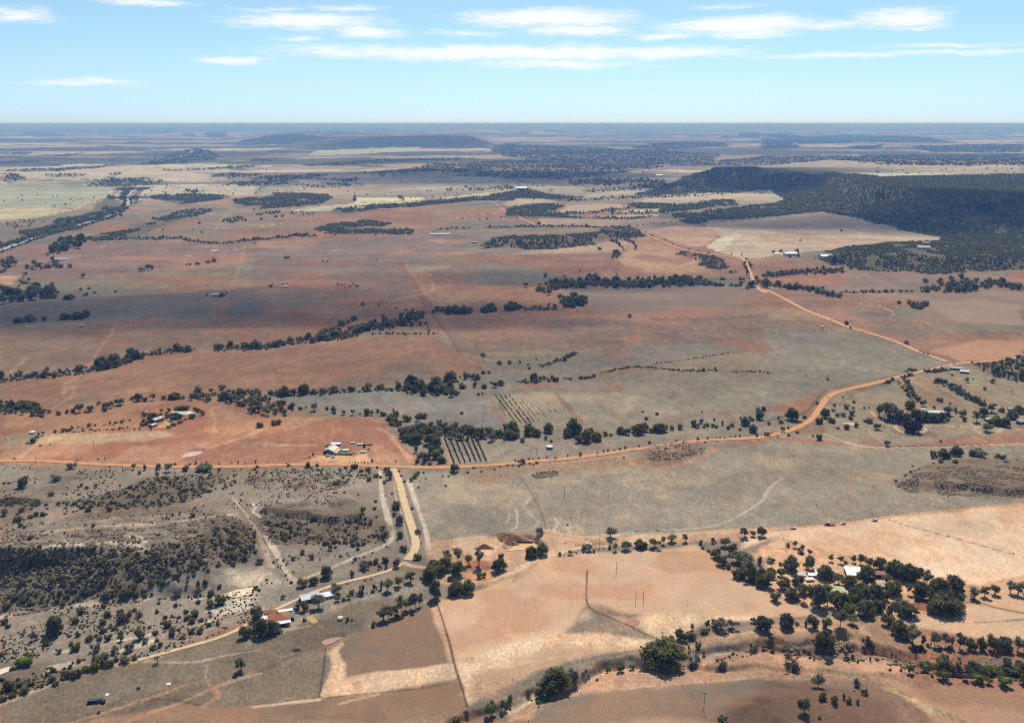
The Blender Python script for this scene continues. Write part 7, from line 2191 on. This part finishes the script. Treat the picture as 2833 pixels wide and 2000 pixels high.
tank("small tank above the shed trees on the left paddock", *tl('I', 1295, 935), 24, 1.4, "tank_blue", "sheet_white")
tank("small white tank in the yard between the left sheds", *tl('I', 1490, 998), 26, 1.0, "sheet_white", "sheet_white")
tank("large round white tank with blue wall above the gravel road", *tl('G', 384, 130), 60, .8, "tank_blue", "sheet_white")
tank("white tank on legs-high mound by the upper gravel road", *tl('L', 517, 184), 24, 1.6, "sheet_white", "sheet_white")
for (t_, x_, y_, w_, d_, yaw, roof, wall, lb) in (
        ('L', 1700, 548, 105, 14, -28, "roof_dull", "wall_blue", "tall shed with a pale roof at the gravel road junction"),
        ('L', 1330, 950, 115, 12, -10, "roof_green", "wall_blue", "green-roofed homestead half hidden by trees at right"),
        ('L', 1500, 940, 150, 9, -6, "roof_white", "wall_white", "long white-roofed wing behind the green-roofed homestead"),
        ('L', 1610, 955, 62, 8, -8, "roof_blue", "wall_blue", "pale blue shed at the right end of the homestead"),
        ('L', 1990, 1000, 78, 9, 6, "roof_white", "wall_blue", "white-roofed blue house among the right homestead trees"),
        ('L', 2262, 1020, 80, 14, 40, "roof_dull", "wall_blue", "grey gabled shed at the right edge behind the homestead"),
        ('L', 2190, 910, 72, 8, 0, "roof_grey", "wall_grey", "long grey roof at the back of the right homestead"),
        ('M', 1890, 690, 50, 13, 20, "roof_white", "wall_dark", "white-roofed farm shed alone on the upper left paddock"),
        ('M', 1905, 1080, 72, 16, 8, "roof_blue", "wall_blue", "blue-roofed house alone in the shaded left paddock"),
        ('N', 285, 1002, 46, 11, 0, "roof_white", "wall_white", "white-roofed shed alone on the left centre paddock"),
        ('N', 1950, 614, 46, 14, -4, "roof_dull", "wall_dark", "dull-roofed shed left of the scrub hill"),
        ('P', 545, 745, 108, 20, 8, "roof_white", "wall_cream", "white-roofed house at the left foot of the scrub hill"),
        ('P', 120, 716, 66, 12, -4, "roof_white", "wall_white", "left of two white farm buildings on the far right flat"),
        ('P', 235, 722, 110, 14, 2, "roof_white", "wall_white", "right of two white farm buildings on the far right flat"),
        ('P', 1405, 668, 108, 15, 0, "roof_tan", "wall_white", "long tan-roofed house on top of the scrub hill"),
        ('P', 1425, 618, 60, 10, 0, "roof_ivory", "wall_white", "pale-roofed building behind the tan-roofed hilltop house"),
        ('I', 720, 172, 36, 8, -8, "roof_white", "wall_white", "small white shed alone on the left brown paddock"),
        ('O', 1320, 378, 42, 12, 0, "roof_white", "wall_white", "small white farm building in the far valley trees"),
        ('S', 1350, 535, 60, 22, 0, "roof_white", "wall_white", "white sheds in the far valley left of the escarpment"),
        ('U', 1020, 425, 60, 36, 0, "roof_tan", "wall_cream", "cluster of tan roofs in the woodland behind the plateau"),
        ('S', 140, 648, 95, 24, 0, "roof_grey", "wall_dark", "long pale shed on the low far hill at centre")):
    u_, v_ = tl(t_, x_, y_)
    ratio = {24: .6}.get(d_, min(.75, max(.3, d_ / 24.0)))
    w_ = px_m(u_, v_, w_)
    d_ = w_ * ratio
    h = root("house" if "house" in lb or "home" in lb else "shed", lb, "house" if ("house" in lb or "home" in lb) else "shed", u_, v_, yaw)
    hw_ = min(5.0, max(2.6, d_ * .3))
    gable(h, w_, d_, hw_, d_ * .16, roof, wall, .6)
    openings(h, -w_ * .4, w_ * .4, -d_ / 2, 1.0, max(2, int(w_ / 6)), 1.6, 1.3)
    openings(h, -1, 1, -d_ / 2, .02, 1, 1.1, 2.2, "door", mat="door_dark")
for (x_, y_, w_, d_, lb) in ((1770, 580, 10, 5.5, "low white shed in front of the junction shed"), (1035, 0, 0, 0, "")):
    if w_:
        h = root("shed", lb, "shed", *tl('L', x_, y_), -20)
        skillion(h, -w_ / 2, w_ / 2, -d_ / 2, d_ / 2, 2.6, 3.1, "roof_white", "wall_blue")
        openings(h, -5, 5, -d_ / 2, .02, 2, 2, 2.1, "door", mat="door_dark")
# white marquee dome behind the homestead
h = root("dome_shelter", "white domed shelter behind the green-roofed homestead", "shelter", *tl('L', 1412, 920), 0)
h.scale = (0.62, 0.62, 0.62)
V = [(5.5 * math.cos(a) * math.cos(b), 5.5 * math.sin(a) * math.cos(b), 5.8 * math.sin(b) + 1) for b in np.linspace(0, 1.5, 7) for a in np.linspace(0, 6.28319, 20, endpoint=False)]
part("canopy", (V, [(i * 20 + j, i * 20 + (j + 1) % 20, i * 20 + 20 + (j + 1) % 20, i * 20 + 20 + j) for i in range(6) for j in range(20)] + [tuple(range(120, 140))]), "sheet_white", h)
part("skirt", cyl(0, 0, 5.4, 0, 1.0, 20), "sheet_white", h)
h = root("house_slab", "pink concrete house slab beside the curve of the gravel road", "slab", *tl('L', 770, 1030), -4)
h.scale = (0.6, 0.6, 0.62)
part("slab", box(-14, 12, -7, 7, 0, .6), "slab_pink", h)
part("step", box(-3, 3, 7.02, 10, 0, .45), "earth_red", h)
# white plastic tunnels
for (t_, x_, y_, w_, d_, yaw, lb) in (('M', 540, 762, 140, 22, 3, "white and blue plastic tunnel on the left far paddock"), ('N', 1650, 540, 180, 26, -1, "long white plastic tunnels at far centre")):
    w_ = px_m(*tl(t_, x_, y_), w_)
    h = root("plastic_tunnel", lb, "tunnel", *tl(t_, x_, y_), yaw)
    for k in range(4):
        y0 = -d_ / 2 + k * d_ / 4
        pr = [(y0 + d_ / 8 + (d_ / 8 - .1) * math.cos(a), .3 + 3.2 * math.sin(a)) for a in np.linspace(math.pi, 0, 9)]
        part("tunnel_bay", prism(pr[::-1], -w_ / 2, w_ / 2), "roof_blue" if k % 2 else "sheet_white", h)


# --- vehicles on the track above the pale paddock
def wheels(o, xs, yw, r_):
    for x_ in xs:
        for s_ in (-1, 1):
            n = 14
            y0, y1 = s_ * yw - .13, s_ * yw + .13
            v = [(x_ + r_ * math.cos(6.283 * i / n), y0, r_ + r_ * math.sin(6.283 * i / n)) for i in range(n)] + [(x_ + r_ * math.cos(6.283 * i / n), y1, r_ + r_ * math.sin(6.283 * i / n)) for i in range(n)]
            f = [tuple(range(n)), tuple(range(n, 2 * n))[::-1]] + [(i, n + i, n + (i + 1) % n, (i + 1) % n) for i in range(n)]
            w_ = part("wheel", (v, f), "rubber", o)
            part("rim", (([(x_ + .55 * r_ * math.cos(6.283 * i / n), s_ * (yw + .145), r_ + .55 * r_ * math.sin(6.283 * i / n)) for i in range(n)] + [(x_, s_ * (yw + .16), r_)]), [(i, (i + 1) % n, n) for i in range(n)]), "steel", w_)


def side(prof, y0, y1):
    """profile in the x-z plane pulled along y"""
    n = len(prof)
    v = [(x, y0, z) for x, z in prof] + [(x, y1, z) for x, z in prof]
    f = [tuple(range(n)), tuple(range(n, 2 * n))[::-1]] + [(i, n + i, n + (i + 1) % n, (i + 1) % n) for i in range(n)]
    return v, f


def car(name, label, u, v, yaw, ute=False, paint="paint_white"):
    o = root(name, label, "car", u, v, yaw, None, 0)
    part("body", side([(-2.35, .45), (2.3, .45), (2.35, .9), (1.1, 1.08), (-2.35, 1.1)], -.88, .88), paint, o)
    if ute:
        part("cabin", side([(-.55, 1.1), (1.05, 1.09), (.55, 1.75), (-.45, 1.78)], -.82, .82), paint, o)
        for s_ in (-1, 1):
            part("window", side([(-.45, 1.2), (.85, 1.2), (.5, 1.65), (-.4, 1.66)], s_ * .83 - .005, s_ * .83 + .005), "glass_dark", o)
        part("tray", [box(-2.33, -.62, -.86, -.8, 1.11, 1.45), box(-2.33, -.62, .8, .86, 1.11, 1.45), box(-2.36, -2.3, -.78, .78, 1.11, 1.45)], paint, o)
        part("windscreen", ([(1.07, -.74, 1.14), (1.07, .74, 1.14), (.6, .7, 1.72), (.6, -.7, 1.72)], [(0, 1, 2, 3)]), "glass_dark", o)
    else:
        part("cabin", side([(-2.3, 1.1), (1.05, 1.09), (.5, 1.8), (-2.15, 1.82)], -.82, .82), paint, o)
        for s_ in (-1, 1):
            part("window", side([(-2.05, 1.2), (.85, 1.2), (.45, 1.68), (-1.95, 1.7)], s_ * .83 - .005, s_ * .83 + .005), "glass_dark", o)
        part("windscreen", ([(1.07, -.74, 1.14), (1.07, .74, 1.14), (.55, .7, 1.76), (.55, -.7, 1.76)], [(0, 1, 2, 3)]), "glass_dark", o)
        part("rear_window", ([(-2.31, -.7, 1.2), (-2.31, .7, 1.2), (-2.2, .68, 1.72), (-2.2, -.68, 1.72)], [(3, 2, 1, 0)]), "glass_dark", o)
    for s_ in (-.6, .6):
        part("headlight", box(2.34, 2.38, s_ - .15, s_ + .15, .68, .86), "porcelain", o)
        part("tail_light", box(-2.39, -2.36, s_ - .12, s_ + .12, .7, .9), "paint_red", o)
    wheels(o, (-1.45, 1.4), .8, .38)
    return o


car("utility_vehicle", "leftmost white utility parked on the track above the pale paddock", *tl('H', 263, 838), 8, True)
car("utility_vehicle", "white utility between the red tractor and the wagon on the track", *tl('H', 697, 796), 200, True)
car("station_wagon", "white wagon at the foot of the winding track, rightmost vehicle", *tl('H', 975, 768), 185)
car("station_wagon", "white wagon parked before the roadside farm's garden wall", *tl('F', 709, 206), 80)
car("station_wagon", "small pale car parked left of the wagon at roadside farm", *tl('F', 662, 198), 15)
car("utility_vehicle", "white utility parked under trees above the orange paddock", *tl('G', 690, 1018), 10, True)
car("station_wagon", "white car beside the track above the orange paddock", *tl('G', 730, 980), 5)
car("station_wagon", "dark car parked on the far side of the rocky knoll", *tl('H', 2140, 252), 5, False, "tank_blue")
t_ = root("tractor", "red tractor parked on the track above the pale paddock", "tractor", *tl('H', 560, 806), 190, None, 0)
part("bonnet", side([(.2, .8), (2.2, .8), (2.2, 1.45), (.2, 1.6)], -.45, .45), "paint_red", t_)
part("chassis", box(-1.2, 2.1, -.4, .4, .5, .79), "rubber", t_)
part("cabin", side([(-1.3, 1.0), (.15, 1.0), (.1, 2.5), (-1.2, 2.5)], -.75, .75), "glass_dark", t_)
part("roof", box(-1.4, .3, -.85, .85, 2.51, 2.66), "paint_white", t_)
part("exhaust", box(.9, 1.0, -.05, .05, 1.58, 2.5), "steel", t_)
wheels(t_, (-.8,), .95, .85)
wheels(t_, (1.6,), .8, .48)
t_ = root("farm_trailer", "flat red trailer coupled behind the red tractor", "trailer", *tl('H', 602, 807), 190, None, 0)
part("deck", box(-2.5, 2.5, -1.1, 1.1, .75, .95), "paint_red", t_)
part("drawbar", box(2.52, 4.0, -.06, .06, .6, .7), "steel", t_)
wheels(t_, (-.5, .6), .95, .36)

# --- ruin, scrap and tanks on the bottom left paddock
h = root("ruined_hut", "dark burnt-out hut with pale fallen sheets, bottom left paddock", "hut", *tl('A', 850, 1165), 14)
h.scale = (0.5, 0.5, 0.62)
part("wall", [box(-9, 6, 2.6, 3.0, 0, 3.0), box(5.6, 9, -2.4, 2.4, 0, 2.6), box(-9, -8.6, -.5, 2.59, 0, 2.2)], "door_dark", h)
part("roof", prism([(.2, 3.0), (3.4, 3.6), (3.4, 3.72), (.2, 3.12)], -9.2, 6.0), "wall_dark", h)
part("fallen_sheet", [box(-8, -3, -2.6, -1.2, .25, .34), box(-1, 4.2, -3.4, -1.6, .25, .34), box(0, 4, -.6, .2, 1.3, 1.4)], "roof_ivory", h)
part("post", [box(-8.8, -8.6, -1.9, -1.7, 0, 2.0), box(-4, -3.8, -1.9, -1.7, 0, 2.0), box(.4, .6, -1.9, -1.7, 0, 2.0)], "timber", h)
tank("black round tank by the orange track, bottom left", *tl('A', 872, 1250), 28, 1.1, "tank_black", "tank_black")
tank("black round tank above the scrap heap, bottom left", *tl('A', 1222, 1034), 28, 1.1, "tank_black", "tank_black")
for (x_, y_, w_, lb) in ((1488, 993, 2.2, "white sheet lying on the grey paddock near the bottom left"), (945, 1087, 1.8, "white sheet lying above the burnt-out hut")):
    h = root("metal_sheet", lb, "sheet", *tl('A', x_, y_), 10, None, -.03)
    part("sheet", prism([(-.9, 0), (.9, .25), (.9, .32), (-.9, .07)], -w_ / 2, w_ / 2), "sheet_white", h)
h = root("scrap_heap", "heap of scrap sheets and weeds beside the orange track", "scrap", *tl('A', 1140, 1150), 14)
h.scale = (0.6, 0.6, 0.62)
g = random.Random(5)
for i in range(16):
    cx, cy = g.uniform(-9, 9), g.uniform(-2.2, 2.2)
    v_, f_ = box(-g.uniform(.4, 1.6), g.uniform(.4, 1.6), -g.uniform(.3, .9), g.uniform(.3, .9), 0, g.uniform(.1, .9))
    a = g.uniform(0, 3)
    part("scrap_piece", ([(cx + x * math.cos(a) - y * math.sin(a), cy + x * math.sin(a) + y * math.cos(a), .2 + z) for x, y, z in v_], f_), g.choice(["roof_white", "roof_rust", "wall_dark", "steel", "roof_green"]), h)
h = root("trough", "dark water trough on the grey paddock above the fence", "trough", *tl('B', 385, 697), 8)
part("trough", [box(-2.2, 2.2, -1, -.85, 0, .9), box(-2.2, 2.2, .85, 1, 0, .9), box(-2.2, -2.05, -.84, .84, 0, .9), box(2.05, 2.2, -.84, .84, 0, .9), box(-2.04, 2.04, -.84, .84, 0, .5)], "wall_dark", h)
# palm by the creek track
h = root("palm_tree", "small palm beside the track on the lower left paddock", "tree", *tl('A', 1388, 808), 0, None, 0)
tv, tf = [], []
tube_parts(tv, tf, [(0, 0, -.2), (.05, 0, 1.5), (0, .05, 3.0)], [.35, .26, .22], 8)
part("trunk", (tv, tf), "bark_dark", h)
for i in range(14):
    a = i * .449 * 2
    L_ = 2.2 + .3 * (i % 3)
    up = .9 - .12 * (i % 5)
    pts = [(0, 0, 3.0), (math.cos(a) * L_ * .5, math.sin(a) * L_ * .5, 3.0 + up), (math.cos(a) * L_, math.sin(a) * L_, 3.0 + up - .9)]
    nx, ny = -math.sin(a) * .35, math.cos(a) * .35
    V = []
    for (x, y, z), w_ in zip(pts, (.3, 1, .15)):
        V += [(x - nx * w_, y - ny * w_, z - .1), (x + nx * w_, y + ny * w_, z - .1), (x, y, z)]
    part("frond", (V, [(0, 3, 5, 2), (2, 5, 4, 1), (3, 6, 8, 5), (5, 8, 7, 4)]), "leaf_bright", h)


# --- spoil heaps at the pit
def heap(label, u, v, rx, ry, h_, mat, seed):
    o = root("earth_heap", label, "heap", u, v, 0, None, .4)
    V, F = [], []
    n, m_ = 22, 7
    for i in range(m_):
        t_ = i / (m_ - 1)
        for j in range(n):
            a = 6.28319 * j / n
            k_ = 1 + .22 * math.sin(3 * a + seed) + .1 * math.sin(7 * a + seed * 2)
            rr = (1 - t_) ** .9
            V.append((math.cos(a) * rx * rr * k_, math.sin(a) * ry * rr * k_, h_ * (1 - rr ** 1.15) + .12 * math.sin(9 * a + i * 2 + seed)))
    for i in range(m_ - 1):
        for j in range(n):
            F.append((i * n + j, i * n + (j + 1) % n, (i + 1) * n + (j + 1) % n, (i + 1) * n + j))
    part("heap", (V, F), mat, o)


heap("large brown spoil heap at the back of the clay pit", *tl('F', 2200, 915), 11, 5, 4.5, "earth_brown", 1)
heap("conical brown spoil heap in the middle of the clay pit", *tl('F', 2250, 965), 7, 5, 4.2, "earth_brown", 2)
heap("grey-brown spoil heap at the left end of the clay pit", *tl('F', 2040, 1005), 8, 4, 3.6, "earth_brown", 3)
heap("long brown bank of earth behind the orange pit water", *tl('G', 90, 930), 14, 3.5, 3.0, "earth_brown", 4)
heap("small red earth heap above the grove by the dam", *tl('F', 1800, 1020), 5, 2.5, 1.8, "earth_red", 5)
heap("red earth mound among the trees of the farmhouse grove", *tl('D', 1370, 305), 9, 6, 2.4, "earth_red", 6)


# --- power poles and the lines between them
def pole(label, t_, x_, y_, h_px, arm=True):
    u, v = tl(t_, x_, y_)
    p = trace_px([u], [v])[0]
    hm = h_px * ZS * float(depth_of(p)[0]) / FPX / math.cos(math.atan2(CAM_H, math.hypot(p[0], p[1])))
    o = root("power_pole", label, "pole", u, v, 0, "wooden power poles", .3)
    part("pole", cyl(0, 0, .16, 0, hm, 10, .11), "pole_wood", o)
    if arm:
        a = part("crossarm", box(-1.2, 1.2, .2, .34, hm - .7, hm - .5), "pole_wood", o)
        for q in (-1.05, 0, 1.05):
            part("insulator", cyl(q, .27, .07, hm - .5, hm - .2, 8), "porcelain", a)
    return Vector((o.location.x, o.location.y + .27, o.location.z + hm - .2))


P1 = pole("power pole with crossarm above the biggest creek tree", 'C', 1375, 637, 108)
P2 = pole("power pole standing in the field at bottom right", 'C', 1745, 1215, 142)
pole("left of two slender poles on the orange ploughed paddock", 'C', 1145, 272, 118, False)
pole("right of two slender poles on the orange ploughed paddock", 'C', 1210, 280, 105, False)
PP = [pole("slender pole high on the orange ploughed paddock", 'G', 972, 1230, 98, False),
      pole("tall pole above the fence trees of the orange paddock", 'G', 826, 1006, 115),
      pole("pole beside the track right of the pit trees", 'G', 520, 1058, 100),
      pole("pole low on the grey centre paddock", 'G', 660, 770, 84), pole("pole in the middle of the grey centre paddock", 'G', 515, 545, 88),
      pole("pole beside the grey stone heap, left of two", 'G', 388, 312, 88), pole("pole beside the grey stone heap, right of two", 'G', 425, 286, 66)]
pole("pole on the red paddock above the roadside farm", 'J', 796, 1060, 75)
pole("pole on the grey hillside left of the young orchard", 'J', 2023, 1025, 62)
pole("pole beside the round white tank above the road", 'G', 268, 190, 75)
pole("pole below the dark purple tree, right paddock", 'L', 1117, 1190, 65)
pole("pole by the farm track at the left edge", 'I', 50, 1160, 58)
pole("pole beside the pale strip on the left red paddock", 'I', 828, 1235, 60)
pole("pole by the orange gravel road at far left", 'E', 317, 262, 62)


def cable(label, pts, sag, dx):
    c = bpy.data.curves.new("power_cable", 'CURVE')
    c.dimensions = '3D'
    c.bevel_depth = .035
    c.bevel_resolution = 1
    sp = c.splines.new('POLY')
    q = []
    for a, b in zip(pts[:-1], pts[1:]):
        for i in range(16):
            t_ = i / 16
            p = a.lerp(b, t_)
            q.append((p.x + dx, p.y, p.z - sag * 4 * t_ * (1 - t_)))
    q.append((pts[-1].x + dx, pts[-1].y, pts[-1].z))
    sp.points.add(len(q) - 1)
    for i, p in enumerate(q):
        sp.points[i].co = (*p, 1)
    c.materials.append(MATS["steel"])
    o = bpy.data.objects.new("power_cable", c)
    COL.objects.link(o)
    # plain mesh
    dg = bpy.context.evaluated_depsgraph_get()
    me = bpy.data.meshes.new_from_object(o.evaluated_get(dg))
    bpy.data.objects.remove(o)
    o = bpy.data.objects.new("power_cable", me)
    COL.objects.link(o)
    tag(o, label, "cable")


P0 = trace_px([tl('C', 2020, 1339)[0]], [2010])[0]
P3 = Vector((P0[0] + 8, P0[1] - 60, P0[2] + 10))
cable("left power cable crossing the creek at bottom right", [P1, P2, P3], 1.6, -1.05)
cable("right power cable crossing the creek at bottom right", [P1, P2, P3], 1.6, 1.05)
cable("power cable running up the grey centre paddock", [PP[1], PP[3], PP[4], PP[6]], 1.5, 0)


# --- wire fences
def fence(label, s, spacing=9.0, hgt=1.25):
    p = path(s, 4)[:, :2]
    d = np.concatenate([[0], np.cumsum(np.hypot(*np.diff(p, axis=0).T))])
    t_ = np.arange(0, d[-1], spacing)
    x, y = np.interp(t_, d, p[:, 0]), np.interp(t_, d, p[:, 1])
    z = grid_z(x, y)
    c = np.array([x.mean(), y.mean(), z.mean()])
    o = bpy.data.objects.new("wire_fence", None)
    o.location = c
    COL.objects.link(o)
    tag(o, label, "fence", "wire fences")
    vs = []
    for i in range(len(x)):
        r_ = .14 if i % 5 == 0 else .07
        vs.append(box(x[i] - c[0] - r_, x[i] - c[0] + r_, y[i] - c[1] - r_, y[i] - c[1] + r_, z[i] - c[2] - .2, z[i] - c[2] + hgt + (.25 if i % 5 == 0 else 0)))
    pp = part("posts", vs, "pole_wood", o)
    pp["kind"] = "stuff"
    V, F = [], []
    for k, hh in enumerate((.4, .8, 1.15)):
        b = len(V)
        for i in range(len(x)):
            V += [(x[i] - c[0], y[i] - c[1], z[i] - c[2] + hh), (x[i] - c[0], y[i] - c[1], z[i] - c[2] + hh + .03)]
        F += [(b + 2 * i, b + 2 * i + 2, b + 2 * i + 3, b + 2 * i + 1) for i in range(len(x) - 1)]
    part("wires", (V, F), "steel", o)


fence("wire fence between the brown and the orange ploughed paddocks", "B 1622,272 1680,450 1740,660 1780,830 1850,1050 1890,1200")
fence("wire fence down the middle of the orange paddock to the dam", "C 715,0 722,300 900,400 1030,455 1160,520 1340,605")
fence("wire fence running down the grey paddock, lower left", "B 640,690 620,880 585,1110")
fence("wire fence along the foot of the pale sand strip", "B 0,1190 590,1120 1000,1080 1500,1030")
fence("wire fence crossing the pale paddock at right", "H 1110,762 1300,820 1700,925 2296,1088")
fence("wire fence along the eroded creek track, bottom centre", "C 60,960 300,880 640,800 900,750 1130,690")
fence("wire fence on the bottom right brown field edge", "C 200,1330 400,1148 800,1078 1200,1028 2000,948")
